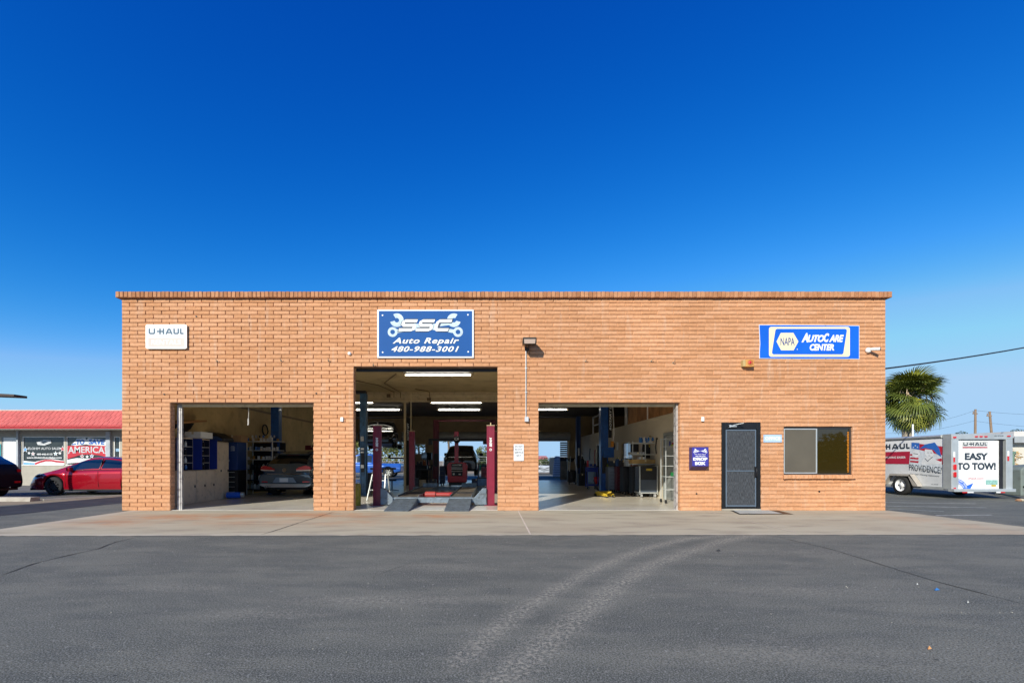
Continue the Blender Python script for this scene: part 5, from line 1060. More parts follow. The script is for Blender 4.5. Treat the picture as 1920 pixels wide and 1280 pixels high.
t = thing('monitor', 'dark monitor on the bench under the small rear window', 'monitor', (XY(800,28.3), 28.2, 1.0)); X = XY(801, 28.2); mb = MB(); mb.box(X-.35, X+.3, 28.2, 28.25, 1.32, 1.75); mb.build('screen', M_glass, t, .01); mb = MB(); mb.box(X-.05, X+.05, 28.22, 28.3, 1.012, 1.35); mb.build('stand', M_black, t)
t = thing('blue_cart', 'blue cart with a pale front behind the right runway', 'cart', (XY(903,20), 20, .012)); X0, X1 = XY(896,20), XY(914,20)
mb = MB(); mb.box(X0, X1, 19.8, 20.3, .2, .52); mb.build('bin', mat('cart_blue', (.12, .22, .42), .5, var=.3, vscale=6), t, .01); mb = MB(); mb.box(X0-.02, X1+.02, 19.78, 20.32, .52, .56); mb.box(X0, X0+.04, 19.8, 20.3, .56, 1.15); mb.box(X0, X1, 19.8, 19.84, 1.11, 1.15); mb.build('handle', M_dark, t); mb = MB(); [mb.cyl((x, 19.85, .08), (x+.04, 19.85, .08), .07) for x in (X0, X1-.04)]; mb.build('wheel', M_rubber, t)
# right bay
t = thing('floor_jack', 'yellow trolley jack on the floor of the right bay', 'jack', (XY(1135,16.8), 16.8, .012))
dj = Vector((.30, -.92, 0)).normalized(); nj = Vector((-dj.y, dj.x, 0)); P0 = Vector((3.82, 16.75, .012)); pt_ = lambda a, b, z: tuple(P0 + dj*a + nj*b + Vector((0, 0, z)))
mb = MB()
for s in (-1, 1): mb.prism([(0, .04), (0, .17), (.25, .19), (.75, .11), (.8, .04)], lambda u, z, w: pt_(u, w, z), s*.13-.02, s*.13+.02)
mb.build('chassis', M_yellow, t, .004); mb = MB(); mb.bar(pt_(.12, 0, .14), pt_(.72, 0, .17), .10, .07); mb.cyl(pt_(.72, 0, .17), pt_(.72, 0, .21), .06); mb.build('lift_arm', M_yellow, t)
for a, b in ((.06, -.17), (.06, .17), (.74, -.12), (.74, .12)): mb = MB(); mb.cyl(pt_(a, b-.025, .05), pt_(a, b+.025, .05), .048); mb.build('wheel', M_dark, t)
mb = MB(); mb.tube([pt_(.02, 0, .16), pt_(-.2, 0, .35), pt_(-.35, 0, .55)], .018); mb.build('handle', M_dark, t)
def tool_cart(x0, x1, Y, dpt, z0, z1, m, label, drawers=5, name='tool_cabinet', wheels=True, legs=False, mdr=None):
    t = thing(name, label, 'tool cabinet', ((x0+x1)/2, Y, .012)); mb = MB()
    if legs:
        for a in (x0, x1-.04):
            for b in (Y, Y+dpt-.04): mb.box(a, a+.04, b, b+.04, .1, z1)
        mb.box(x0+.04, x1-.04, Y, Y+dpt, z1-.22, z1-.02); mb.box(x0+.04, x1-.04, Y, Y+dpt, .16, .24)
    else: mb.box(x0, x1, Y+.012, Y+dpt, z0, z1)
    mb.build('frame', m, t, .008)
    h = (z1-z0-.06) / max(1, drawers)
    if not legs:
        for k in range(drawers):
            mb = MB(); mb.box(x0+.02, x1-.02, Y-.004, Y+.012, z0+.03+k*h, z0+.03+(k+1)*h-.012); d = mb.build('drawer', mdr or m, t); mb = MB(); mb.box(x0+.06, x1-.06, Y-.02, Y-.004, z0+.03+(k+1)*h-.035, z0+.03+(k+1)*h-.02); mb.build('handle', M_dark if mdr else mat('dull_handle', (.12, .12, .13), .4, .5), d)
    if wheels:
        for a in (x0+.06, x1-.10):
            for b in (Y+.05, Y+dpt-.1): mb = MB(); mb.cyl((a, b, .075), (a+.04, b, .075), .062, n=14); w_ = mb.build('castor', M_rubber, t); mb = MB(); mb.cyl((a-.003, b, .075), (a+.043, b, .075), .03, n=10); mb.build('hub', M_alu, w_)
    return t
tool_cart(XY(1101,20.6), XY(1122,20.6), 20.6, .45, .1, 1.0, M_blue, 'blue open tool trolley left of the bright blue lift post', legs=True)
can(XY(1102,20.8), 20.8, 1.0, .28, .045, M_red, 'red spray can on the blue trolley', None)
t = thing('red_pail', 'red pail on the lower shelf of the blue trolley', 'pail', (XY(1118,20.8), 20.8, .24)); mb = MB(); mb.lathe([(0, 0), (.09, 0), (.12, .3), (.11, .3), (.085, .02)], lambda p, q, h: (XY(1118,20.8)+p, 20.8+q, .25+h)); mb.build('body', M_red, t); mb = MB(); mb.tube([(XY(1118,20.8)+.12*math.cos(a), 20.8, .55+.12*math.sin(a)) for a in np.linspace(0, math.pi, 8)], .006); mb.build('handle', M_dark, t)
t = thing('oil_drain', 'black wheeled oil drain with pale pipes near the rear lift post', 'oil drain', (XY(1072,25), 25, .012)); X = XY(1072, 25)
mb = MB(); mb.lathe([(0, 0), (.22, .02), (.24, .1), (.24, .6), (.2, .66), (0, .68)], lambda p, q, h: (X+p, 25+q, .1+h), 16); mb.build('tank', M_dark, t); mb = MB(); mb.tube([(X+.2, 24.8, .1), (X+.24, 24.8, .8), (X+.12, 24.8, 1.35)], .02); mb.tube([(X-.15, 24.8, .7), (X-.1, 24.8, 1.5)], .02); mb.build('pipe', M_alu, t); mb = MB(); mb.lathe([(0, 1.2), (.1, 1.22), (.24, 1.4), (.22, 1.4), (.08, 1.24)], lambda p, q, h: (X-.05+p, 25+q, h), 16); mb.build('funnel', M_dark, t); mb = MB(); mb.cyl((X-.18, 24.85, .07), (X-.14, 24.85, .07), .07); mb.cyl((X+.16, 24.85, .07), (X+.2, 24.85, .07), .07); mb.build('wheel', M_rubber, t)
for k, (x, Y, h, lb) in enumerate(((1092,26.2,1.5,'dark gas cylinder right of the rear lift post'),(1098,26.0,1.25,'shorter dark gas cylinder right of the rear lift post'))):
    X = XY(x, Y); t = thing('gas_cylinder', lb, 'gas cylinder', (X, Y, .012)); mb = MB(); mb.lathe([(0, 0), (.12, 0), (.12, h-.25), (.04, h-.1), (.04, h), (0, h)], lambda p, q, z: (X+p, Y+q, .012+z), 14); mb.build('body', M_dark, t); mb = MB(); mb.box(X-.05, X+.05, Y-.03, Y+.03, h, h+.08); mb.build('valve', M_alu, t)
tool_cart(XY(1141,18.6), XY(1156,18.6), 18.6, .5, .12, 1.02, mat('dull_alu', (.20,.23,.28), .5, .4), 'pale metal drawer cart right of the bright blue lift post', 6)
tool_cart(XY(1157,18.2), XY(1168,18.2), 18.2, .5, .12, 1.05, mat('chest_maroon', (.10,.01,.02), .4), 'dark maroon tool chest between pale cart and black chests', 6)
tool_cart(XY(1169,17.4), XY(1188,17.4), 17.4, .5, .12, 1.05, M_black, 'black tool chest next to the maroon one in the right bay', 7, mdr=M_dark)
tool_cart(XY(1186,16.7), XY(1204,16.7), 16.7, .5, .12, 1.06, M_black, 'black tool chest next to the tall dark cart in the right bay', 7, mdr=M_dark)
t = thing('tall_dark_cart', 'tall dark cart with a yellow label and clear lower panel', 'cart', (5.3, 16.05, .012)); x0, x1 = XY(1198.5,16), XY(1232.5,16)
mb = MB(); mb.box(x0+.02, x1, 16.02, 16.55, .20, 1.08); mb.build('bin', mat('cart_charcoal', (.025,.025,.028), .25, var=.2), t, .01)
mb = MB(); mb.box(x0-.0, x0+.03, 15.97, 16.0, .12, 1.1); mb.box(x1-.02, x1+.01, 15.97, 16.0, .12, 1.1); mb.box(x0, x1, 15.97, 16.55, .16, .19); mb.build('frame', M_alu, t)
mb = MB(); mb.box(x0+.03, x1-.02, 15.985, 15.99, .19, .62); mb.build('clear_panel', mat('hazy_plastic', (.06,.075,.10), .25, spec=.6), t)
mb = MB(); mb.box(x0+.24, x0+.44, 15.996, 16.004, .93, 1.0); mb.build('label', M_yellow, t)
for a in (x0+.04, x1-.12):
    for b in (16.0, 16.45): mb = MB(); mb.cyl((a, b, .075), (a+.06, b, .075), .065, n=14); w_ = mb.build('castor', mat('castor_grey', (.3,.3,.3), .6), t)
t = thing('wire_rack', 'chrome wire rack standing over the dark tool chests', 'rack', (5.1, 16.7, 1.1)); a, b = XY(1184,16.6), XY(1231,16.6)
for x in (a, (a+b)/2, b):
    for y in (16.45, 16.9): mb = MB(); mb.cyl((x, y, 1.09), (x, y, 1.96), .014, n=8); mb.build('post', M_alu, t)
for z in (1.16, 1.5, 1.90):
    mb = MB(); mb.box(a-.02, b+.02, 16.43, 16.46, z-.03, z); mb.box(a-.02, b+.02, 16.9, 16.92, z-.03, z); n_ = 16
    for k in range(n_): xx = a + (b-a)*k/(n_-1); mb.box(xx-.004, xx+.004, 16.46, 16.9, z-.012, z-.004)
    mb.build('shelf', M_alu, t)
for k in range(9):
    x = a + .30 + k*.075; bottle('blue_jug', x, 16.6+.05*(k % 2), 1.91, .21, .037, mat('jug_sky', (.04,.22,.62), .4) if k % 3 != 2 else M_white, M_white, 'blue and white fluid bottle on top of the chrome wire rack', 'fluid bottles on top of the wire rack')
boxlet(b-.30, b, 16.5, 16.8, 1.91, 1.96, M_white, 'flat white box at the right end of the chrome rack top')
boxlet(a-.02, b+.0, 16.40, 16.85, 1.165, 1.31, mat('tray_tan', (.42,.27,.10), .7), 'long tan tray box on the lowest shelf of the chrome rack')
boxlet(a-.05, a+.42, 16.45, 16.85, 1.505, 1.57, mat('grey_tray', (.32,.33,.35), .6, var=.5, vscale=20), 'grey heap of papers on the middle shelf of the chrome rack')
boxlet(a+.22, a+.42, 16.45, 16.65, 1.315, 1.40, M_signwhite, 'white carton in the tan tray on the chrome rack')
mb = MB(); mb.box(a+.06, a+.36, 16.93, 16.94, 1.5, 1.9); mb.box(a+.5, b-.02, 16.93, 16.94, 1.35, 1.85); tag(mb.build('rack_backing', M_dark), 'dark panels hanging behind the chrome wire rack', 'panel')
t = thing('goggles_pile', 'yellow green hoses heaped on the pale drawer cart', 'hoses', (XY(1147,18.7), 18.8, 1.03)); mb = MB()
for k in range(4): c = (XY(1146,18.8)+k*.02, 18.85, 1.06+k*.04); mb.tube([(c[0]+.16*math.cos(q), c[1]+.12*math.sin(q), c[2]+.01*math.sin(3*q)) for q in np.linspace(0, 6.2, 16)], .022, 6)
mb.build('hose', mat('hose_lime', (.25,.32,.03), .5), t)
for k, (x, Y, z, wd, h, c_, lb) in enumerate(((1152,18.4,1.05,.34,.22,(.01,.02,.04),'dark tool bag on the maroon chest'),(1163,17.9,1.06,.18,.28,(.02,.08,.25),'blue carton on the maroon chest'),(1170,17.6,1.06,.25,.22,(.015,.015,.02),'black case on the black chest beside the maroon one'),(1179,17.0,1.07,.16,.25,(.3,.34,.38),'pale grey carton on the second black chest'))):
    X = XY(x, Y); boxlet(X-wd/2, X+wd/2, Y+.05, Y+.35, z, z+h, mat('mis%d' % k, c_, .5), lb)
# chrome shelf trolley at the right jamb
t = thing('shelf_trolley', 'tall chrome shelf trolley at the right jamb of the right bay', 'trolley', (5.4, 13.9, .012)); a, b = XY(1248.5,13.85), 5.66
for x in (a, b):
    for y in (13.85, 14.25): mb = MB(); mb.cyl((x, y, .12), (x, y, 1.95), .013, n=8); mb.build('post', M_alu, t); mb = MB(); mb.cyl((x-.02, y, .065), (x+.02, y, .065), .055, n=12); mb.build('castor', M_rubber, t)
for z in (.42, .8, 1.12, 1.42, 1.70, 1.93):
    mb = MB(); mb.box(a, b, 13.84, 13.86, z-.02, z); mb.box(a, b, 14.24, 14.26, z-.02, z); [mb.box(a+(b-a)*k/12-.003, a+(b-a)*k/12+.003, 13.86, 14.24, z-.012, z-.004) for k in range(13)]; mb.build('shelf', M_alu, t)
for k, (x, z, h, r, m_, lb) in enumerate(((1256,1.71,.17,.025,M_blue,'slim blue bottle on the second shelf from the top of the chrome trolley'),(1262,1.71,.12,.045,M_red,'red bottle on the second shelf from the top of the chrome trolley'),(1266,1.94,.13,.05,M_white,'white jug on the top of the chrome trolley'),(1268,1.13,.14,.06,M_cream,'cream jug on the middle shelf of the chrome trolley'),(1269,.43,.16,.06,M_white,'white jug on the lowest shelf of the chrome trolley'))):
    bottle('bottle', XY(x,14.0), 14.0, z, h, r, m_, M_white, lb, None)
boxlet(XY(1262,14), XY(1262,14)+.2, 13.9, 14.2, .805, .92, M_green, 'green plastic crate on the shelf trolley')
boxlet(XY(1258,14), XY(1258,14)+.14, 13.9, 14.1, 1.715, 1.75, mat('lime', (.4,.55,.03), .5), 'flat lime green tray on the chrome trolley')
for k, (y, z) in enumerate(((21.2, 1.75), (22.3, 2.2), (17.9, 1.9))): mb = MB(); mb.box(PX-.012, PX-.004, y, y+.28, z, z+.36); tag(mb.build('wall_notice', M_cream if k else M_white), ['white paper notice on the partition between inner window and clock', 'yellowed paper notice high on the partition behind the blue lift post', 'yellowed paper notice on the partition above the tool chests'][k], 'notice')
for y, z, lb in ((21.9, 2.1, 'round dark wall clock on the partition beyond the inner window'),): mb = MB(); mb.lathe([(0, .02), (.15, .02), (.17, 0)], lambda p, q, h: (PX-.01-h, y+p, z-.15+q), 18); tag(mb.build('wall_clock', M_dark), lb, 'clock')
boxlet(PX-.12, PX-.005, 22.8, 23.15, 1.3, 1.75, M_beam, 'tan electrical panel on the partition behind the bright blue lift post', 'electrical panel')

# more of the shop's clutter
def coil(x, y, z, r, n, m, label, name='hose_coil', cat='hose', ax='x'):
    t = []; P = []
    for k in range(n*14+1):
        a = 2*math.pi*k/14; rr_ = r*(1 - .05*math.sin(k*.7)); P.append((x+.012*(k/14) if ax == 'x' else x+rr_*math.cos(a), y+rr_*math.cos(a) if ax == 'x' else y-.012*(k/14), z+rr_*math.sin(a)))
    mb = MB(); mb.tube(P, .016, 6); return tag(mb.build(name, m), label, cat)
coil(-9.14, 18.9, 2.5, .22, 3, M_dark, 'coil of dark air hose hanging on the left wall above the wire rack')
coil(PX-.06, 23.6, 1.75, .2, 3, M_yellow, 'coil of yellow hose on the partition beyond the wall clock')
for k in range(4):
    mb = MB(); mb.lathe([(.2, 0), (.31, .0), (.335, .03), (.335, .17), (.31, .2), (.2, .2), (.2, 0)], lambda p, q, h, k=k: (-3.86+p+.02*(k % 2), 26.0+q, .012+.2*k+h), 24); tag(mb.build('stacked_tyre', M_rubber), ['bottom tyre of the stack right of the black lift post', 'second tyre from the floor in the stack right of the black lift post', 'third tyre from the floor in the stack right of the black lift post', 'topmost tyre of the stack right of the black lift post'][k], 'tyre', 'stacked tyres')
tool_cart(XY(778,27.5), XY(800,27.5), 27.6, .5, .1, .98, M_dark, 'dark drawer chest under the small rear window', 5)
tool_cart(XY(824,24), XY(834,24), 24.0, .4, .1, 1.0, mat('dark_blue_chest', (.01, .03, .1), .5), 'narrow dark blue chest left of the red aligner', 4)
tool_cart(XY(902,24), XY(916,24), 24.2, .4, .1, .95, M_maroon, 'maroon chest behind the right runway', 4)
for k, (x, Y, z, w_, h, c_, lb) in enumerate(((786, 27.7, .99, .3, .22, (.05, .05, .06), 'black case on the dark drawer chest under the rear window'), (796, 27.7, .99, .2, .3, (.35, .1, .02), 'orange jug shaped carton on the dark drawer chest'), (777, 21.5, .012, .35, .45, (.02, .03, .05), 'dark crate on the floor behind the rear left post'), (812, 24.2, .012, .3, .3, (.1, .1, .12), 'grey crate on the floor left of the red aligner'), (893, 23.2, .012, .45, .35, (.03, .04, .1), 'dark blue crate on the floor right of the red aligner'), (687, 19.2, .012, .5, .75, (.02, .02, .025), 'black equipment case behind the worn blue lift post'), (1092, 23.5, .012, .4, .6, (.015, .015, .02), 'black case on the floor left of the blue trolley'), (1112, 21.5, 1.0, .3, .12, (.02, .05, .3), 'flat blue case on the blue open trolley'), (1190, 17.0, 1.07, .22, .14, (.3, .05, .02), 'small red case on the second black chest'), (1160, 18.3, 1.06, .12, .34, (.25, .27, .05), 'tall olive carton on the maroon chest'), (1126, 24.0, .012, .5, 1.0, (.03, .03, .035), 'dark cabinet behind the bright blue lift post'))):
    X = XY(x, Y); boxlet(X-w_/2, X+w_/2, Y, Y+w_*.8, z, z+h, mat('clt%d' % k, c_, .5, var=.3, vscale=8), lb)
for k, (y, z, l) in enumerate(((16.2, 2.0, .5), (16.9, 2.1, .35), (17.6, 2.0, .6), (25.9, 1.8, .7), (27.2, 1.9, .6))):
    mb = MB(); mb.tube([(PX-.03, y, z), (PX-.05, y+.05, z-l*.5), (PX-.03, y+.02, z-l)], .02, 5); mb.box(PX-.05, PX-.001, y-.03, y+.03, z, z+.06); tag(mb.build('hanging_cable', [M_dark, M_yellow, M_dark, M_red, M_dark][k]), ['dark cable hanging on the partition left of the grey door', 'short yellow cable hanging on the partition', 'long dark cable hanging on the partition above the black chest', 'red cable hanging far back on the partition', 'dark cable hanging farthest back on the partition'][k], 'cable')
# gas bottles and jacks between rack and bench in the left bay
for k, (x, Y, h, m_) in enumerate(((455, 17.2, 1.2, M_dark), (508, 18.3, .9, M_dark))):
    X = XY(x, Y); mb = MB(); mb.lathe([(0, 0), (.1, 0), (.1, h-.2), (.035, h-.08), (.035, h), (0, h)], lambda p, q, z: (X+p, Y+q, .012+z), 14); tag(mb.build('gas_cylinder', m_), ['dark gas cylinder between tool chest and wire rack', 'short dark gas cylinder right of the wire rack'][k], 'gas cylinder')
for k in range(14):
    x = -9.05 + k*.068; can(x, 17.62, 2.13 if k % 3 else 2.13, .09, .03, M_bl[(k*7) % 5], 'small can in the second layer on top of the white wire rack', 'upper layer of cans on the wire rack') if k % 2 else None
# ---------------------------------------------------------------- neighbouring shop on the left
YB = 24.0; q = lambda x: XY(x, YB)
zb = lambda y: Z_(y, YB)
nb = thing('tiled_roof_shop', 'low cream shop with a red tiled mansard roof and painted show windows', 'building', (-24, YB, 0))
xl, xr_ = q(-60), -15.0
wins = [(q(41.5), q(120.5)), (q(124), q(201)), (q(213), q(224.5))]; zw0, zw1 = zb(872), zb(818)
doorw = (q(3), q(34.5))
mb = MB(); M_shop = mat('shop_wall', (.40, .37, .31), .85, var=.08, bump=.1); M_shopgrey = mat('shop_fascia', (.36, .33, .28), .8, var=.08)
xs_ = sorted([xl, xr_, *[v for w_ in wins for v in w_], *doorw])
for a, b in zip(xs_[:-1], xs_[1:]):
    iw = [w_ for w_ in wins if w_[0] <= a+1e-6 and w_[1] >= b-1e-6]; dw = doorw[0] <= a+1e-6 and doorw[1] >= b-1e-6
    if iw: mb.box(a, b, YB, YB+.2, -.1, zw0); mb.box(a, b, YB, YB+.2, zw1, 2.9)
    elif dw: mb.box(a, b, YB, YB+.2, -.1, zb(905)); mb.box(a, b, YB, YB+.2, zb(819), 2.9)
    else: mb.box(a, b, YB, YB+.2, -.1, 2.9)
mb.box(xl, xl+.2, YB+.2, YB+10, -.1, 2.9); mb.box(xr_-.2, xr_, YB+.2, YB+10, -.1, 2.9); mb.box(xl, xr_, YB+10, YB+10.2, -.1, 2.9)
mb.build('wall', M_shop, nb)
mb = MB(); mb.box(xl, xr_, YB-.03, YB-.001, zw1+.03, 2.8); mb.build('lintel_band', M_shopgrey, nb)
M_tile = mat('red_roof_tile', (.56, .12, .10), .6, var=.12, vscale=2)
mb = MB(); mb.box(xl-.2, xr_+.3, YB-.9, YB+10.3, 2.80, 2.84); mb.build('soffit', M_shopgrey, nb)
mb = MB(); mb.box(xl-.2, xr_+.3, YB-.94, YB-.90, zb(805.5)-.0, zb(805.5)+.17); mb.build('fascia', mat('fascia_red', (.40, .012, .02), .5), nb)
mb = MB(); z0, z1 = zb(805.5)+.13, 3.80; y0_, y1_ = YB-.92, YB-.10; NR = 3
for r_ in range(NR):
    za, zc = z0 + (z1-z0)*r_/NR, z0 + (z1-z0)*(r_+1)/NR; ya, yc = y0_ + (y1_-y0_)*r_/NR, y0_ + (y1_-y0_)*(r_+1)/NR
    x = xl - .2 + (.11 if r_ % 2 else 0)
    while x < xr_ + .3:
        wd_ = .218; j = rnd.uniform(-.008, .008)
        mb.add([(x, ya-.05+j, za-.03), (x+wd_, ya-.05+j, za-.03), (x+wd_, yc-.01, zc), (x, yc-.01, zc), (x, ya, za-.03), (x+wd_, ya, za-.03), (x+wd_, yc+.04, zc), (x, yc+.04, zc)], [(0,1,2,3), (0,4,5,1), (0,3,7,4), (1,5,6,2), (4,7,6,5)]); x += .236
mb.build('roof_tile', M_tile, nb, kind='stuff')
mb = MB(); mb.add([(xl-.2, y0_+.02, z0-.03), (xr_+.3, y0_+.02, z0-.03), (xr_+.3, y1_+.05, z1), (xl-.2, y1_+.05, z1)], [(0,1,2,3)]); mb.add([(xr_+.29, y0_, z0-.03), (xr_+.29, y1_, z1), (xr_+.29, YB+10, z1), (xr_+.29, YB+10, z0)], [(0,1,2,3)]); mb.build('roof_deck', mat('deck_red', (.25, .06, .05), .8), nb)
mb = MB(); mb.box(xl-.2, xr_+.3, y1_-.03, YB+10, z1, z1+.06); mb.build('roof_edge', mat('edge_pink', (.55, .42, .38), .7), nb)
mb = MB(); mb.box(q(137), q(216), YB+2, YB+4, z1+.06, z1+.24); mb.build('roof_vent', M_white, nb)
M_post = mat('shop_post', (.40, .43, .47), .6)
mb = MB(); mb.box(q(201.5), q(209.5), YB-.12, YB-.002, 0, zw1+.25); mb.box(q(34.8), q(37.8), YB-.12, YB-.002, 0, zw1+.3); mb.build('pilaster', M_post, nb)
ws = [thing] and []
fnb = front(YB+.03)
for k, (a, b) in enumerate(wins):
    mb = MB(); e = .04; mb.box(a, b, YB+.02, YB+.09, zw1-e, zw1); mb.box(a, b, YB-.03, YB+.09, zw0, zw0+e); mb.box(a, a+e, YB+.02, YB+.09, zw0+e, zw1-e); mb.box(b-e, b, YB+.02, YB+.09, zw0+e, zw1-e); w_ = mb.build('show_window', M_white, nb)
    mb = MB(); mb.box(a+e, b-e, YB+.05, YB+.06, zw0+e, zw1-e); mb.build('pane', mat('shop_glass', (.035, .04, .035), .04, var=.2, spec=.9), w_); ws.append(w_)
M_pw = mat('window_paint_white', (.74, .75, .76), .5); M_pb = mat('window_paint_blue', (.03, .14, .48), .5); M_pr = mat('window_paint_red', (.48, .02, .04), .5); M_pg = mat('window_paint_silver', (.52, .54, .57), .5, var=.15, vscale=4)
zz = lambda y: zb(720 + y/5.333); qq = lambda x: q(x/5.333)
def ribbon(mb, pts, wd): stroke(mb, pts, wd, fnb, .012)
# window one: shop name, stars, phone
mb = MB(); poly(mb, [(qq(360), zz(580)), (qq(430), zz(557)), (qq(505), zz(560)), (qq(508), zz(588)), (qq(440), zz(612)), (qq(372), zz(606))], fnb, .004); text(mb, 'ELOHIM AUTO SALES', qq(277), qq(600), zz(654), zz(630), fnb, .004, 0, .02); mb.build('lettering', M_pg, ws[0])
mb = MB(); poly(mb, [(qq(398), zz(583)), (qq(440), zz(566)), (qq(478), zz(574)), (qq(430), zz(594))], fnb, .006); mb.build('emblem_gap', M_glass, ws[0])
mb = MB(); text(mb, '480-442-0115', qq(362), qq(520), zz(708), zz(690), fnb, .004, 0, .03); text(mb, 'www.ElohimAutoSales.com', qq(262), qq(612), zz(742), zz(724), fnb, .004, 0, .03)
for x, y, r_ in ((285, 688, .09), (325, 696, .13), (552, 694, .14), (594, 688, .10)): star(mb, qq(x), zz(y), r_, fnb, .004)
star(mb, qq(247), zz(652), .17, fnb, .004); star(mb, qq(622), zz(647), .17, fnb, .004)
poly(mb, [(qq(232), zz(765)), (qq(345), zz(775)), (qq(440), zz(752)), (qq(520), zz(748)), (qq(640), zz(765)), (qq(640), zz(806)), (qq(232), zz(806))], fnb, .004); mb.build('painting_white', M_pw, ws[0])
mb = MB(); star(mb, qq(622), zz(647), .12, fnb, .006); star(mb, qq(325), zz(696), .05, fnb, .006); ribbon(mb, [(qq(345), zz(797)), (qq(400), zz(775)), (qq(450), zz(762)), (qq(510), zz(762)), (qq(560), zz(772)), (qq(640), zz(778))], .09); mb.build('painting_red', M_pr, ws[0])
mb = MB(); star(mb, qq(247), zz(652), .12, fnb, .006); star(mb, qq(552), zz(694), .05, fnb, .006); poly(mb, [(qq(232), zz(782)), (qq(342), zz(788)), (qq(342), zz(804)), (qq(232), zz(802))], fnb, .008); mb.build('painting_blue', mat('window_paint_sky', (.12, .35, .70), .5), ws[0])
# window two: ...TO SAVE AMERICA!
arch = lambda u, v: (u, v - .12*((u-qq(880))/1.0)**2*.35)
mb = MB(); poly(mb, [arch(qq(x), zz(y)) for x, y in ((706, 600), (750, 562), (760, 540), (850, 536), (860, 556), (878, 536), (1050, 548), (1058, 610), (880, 606), (860, 600), (750, 612))], fnb, .004)
mb.build('painting_white', M_pw, ws[1])
mb = MB(); text(mb, '...TO', qq(716), qq(842), zz(602), zz(552), fnb, .008, .1, .05, bend=arch); text(mb, 'SAVE', qq(882), qq(1044), zz(600), zz(548), fnb, .008, .1, .05, bend=arch); mb.build('lettering', M_pb, ws[1])
def amer(mb, g, w_): text(mb, 'AMERICA!', qq(676)-g, qq(1058)+g, zz(722)-g, zz(622)+g, fnb, w_, 0, .02, bend=lambda u, v: (u, v + .16*(1-((u-qq(870))/1.75)**2)*(zz(622)-v)/(zz(622)-zz(706))))
mb = MB(); poly(mb, [(qq(670), zz(615)), (qq(1070), zz(615)), (qq(1072), zz(735)), (qq(1000), zz(712)), (qq(900), zz(700)), (qq(800), zz(706)), (qq(668), zz(748))], fnb, .006); mb.build('painting_red', M_pr, ws[1])
mb = MB(); amer(mb, 0, .012); mb.build('lettering', M_pg, ws[1])
mb = MB(); [star(mb, qq(x), zz(y), r_, fnb, .010) for x, y, r_ in ((818, 720, .13), (868, 724, .10), (915, 718, .13))]; poly(mb, [(qq(670), zz(755)), (qq(760), zz(738)), (qq(850), zz(742)), (qq(960), zz(740)), (qq(1060), zz(725)), (qq(1070), zz(760)), (qq(670), zz(790))], fnb, .009); mb.build('painting_white', M_pw, ws[1])
mb = MB(); star(mb, qq(818), zz(720), .06, fnb, .014); ribbon(mb, [(qq(960), zz(748)), (qq(1010), zz(732)), (qq(1066), zz(728))], .05); mb.build('painting_red', M_pr, ws[1])
mb = MB(); star(mb, qq(915), zz(718), .06, fnb, .014); mb.build('painting_blue', M_pb, ws[1])
mb = MB(); mb.box(q(214.5), q(223), YB+.035, YB+.045, zb(870), zb(858)); mb.box(q(216), q(222.5), YB+.035, YB+.045, zb(846), zb(840.5)); mb.build('notice', mat('notice_blue', (.25, .4, .55), .5), ws[2])
mb = MB(); mb.box(doorw[0], doorw[1], YB+.02, YB+.08, zb(905), zb(819)); dd = mb.build('shop_door', mat('door_grey', (.3, .33, .36), .5), nb); mb = MB(); mb.box(doorw[0]+.1, doorw[1]-.12, YB+.0, YB+.015, zb(852)-.5, zb(820)); mb.build('blind', M_white, dd)
mb = MB(); mb.box(xl+1, doorw[0]-.02, YB-.02, YB-.004, zb(868), zb(832)); mb.build('wall_panel', mat('teal_panel', (.03, .30, .36), .5), nb)
# kerbs and verge by the shop
M_kerb = layered('kerb_concrete', (.42, .38, .32), .85, [(3, .45, .65, (.30, .26, .21), .7, one)], (.4, 60, .004))
def kerb(a, b, wd, h, z=0):
    mb = MB(); A, B = Vector((*a, 0)), Vector((*b, 0)); d = (B-A).normalized(); n_ = Vector((-d.y, d.x, 0))*wd/2
    mb.add([A-n_, B-n_, B+n_, A+n_, *[p + Vector((0,0,h)) - (n_*.15 if p in (A+n_, B+n_) else n_*-.15) for p in (A-n_, B-n_, B+n_, A+n_)]], [(0,1,5,4), (1,2,6,5), (2,3,7,6), (3,0,4,7), (4,5,6,7)]); return mb.build('kerb', M_kerb, kind='structure')
kerb((-24, 14.6), (-14.35, 14.75), .35, .13); kerb((-14.25, 14.9), (-11.9, 18.9), .16, .05)
mb = MB(); mb.quad((-26, 12.6, .003), (-13.9, 13.3, .003), (-12.2, 16.0, .003), (-11.6, 21, .003), (-13.0, 21, .003), (-14.4, 15.6, .003), (-26, 14.5, .003)); mb.build('verge', M_dirt, kind='structure')
mb = MB(); mb.quad((-40, 19.5, .003), (-12.9, 19.5, .003), (-12.9, 24, .003), (-40, 24, .003)); mb.build('shop_forecourt', M_asph2, kind='structure')
# shoe-box lamp whose arm reaches in at the upper left
t = thing('parking_lot_lamp', 'dark flat lamp head reaching into view at the upper left edge', 'lamp', (-17.2, 13.6, 0)); Y = 14.0; z = Z_(742, Y)
mb = MB(); mb.prism([(XY(-40, Y), z+.09), (XY(39, Y), z+.02), (XY(39, Y), z-.05), (XY(-40, Y), z)], lambda u, v, w: (u, w, v), Y-.2, Y+.2); mb.build('lamp_head', mat('lamp_bronze', (.05,.035,.03), .6), t, .01)
mb = MB(); mb.cyl((-17.2, 14, 0), (-17.2, 14, z+.3), .07); mb.bar((-17.2, 14, z+.2), (XY(-40, Y), 14, z+.05), .07, .07); mb.build('pole', M_dark, t)

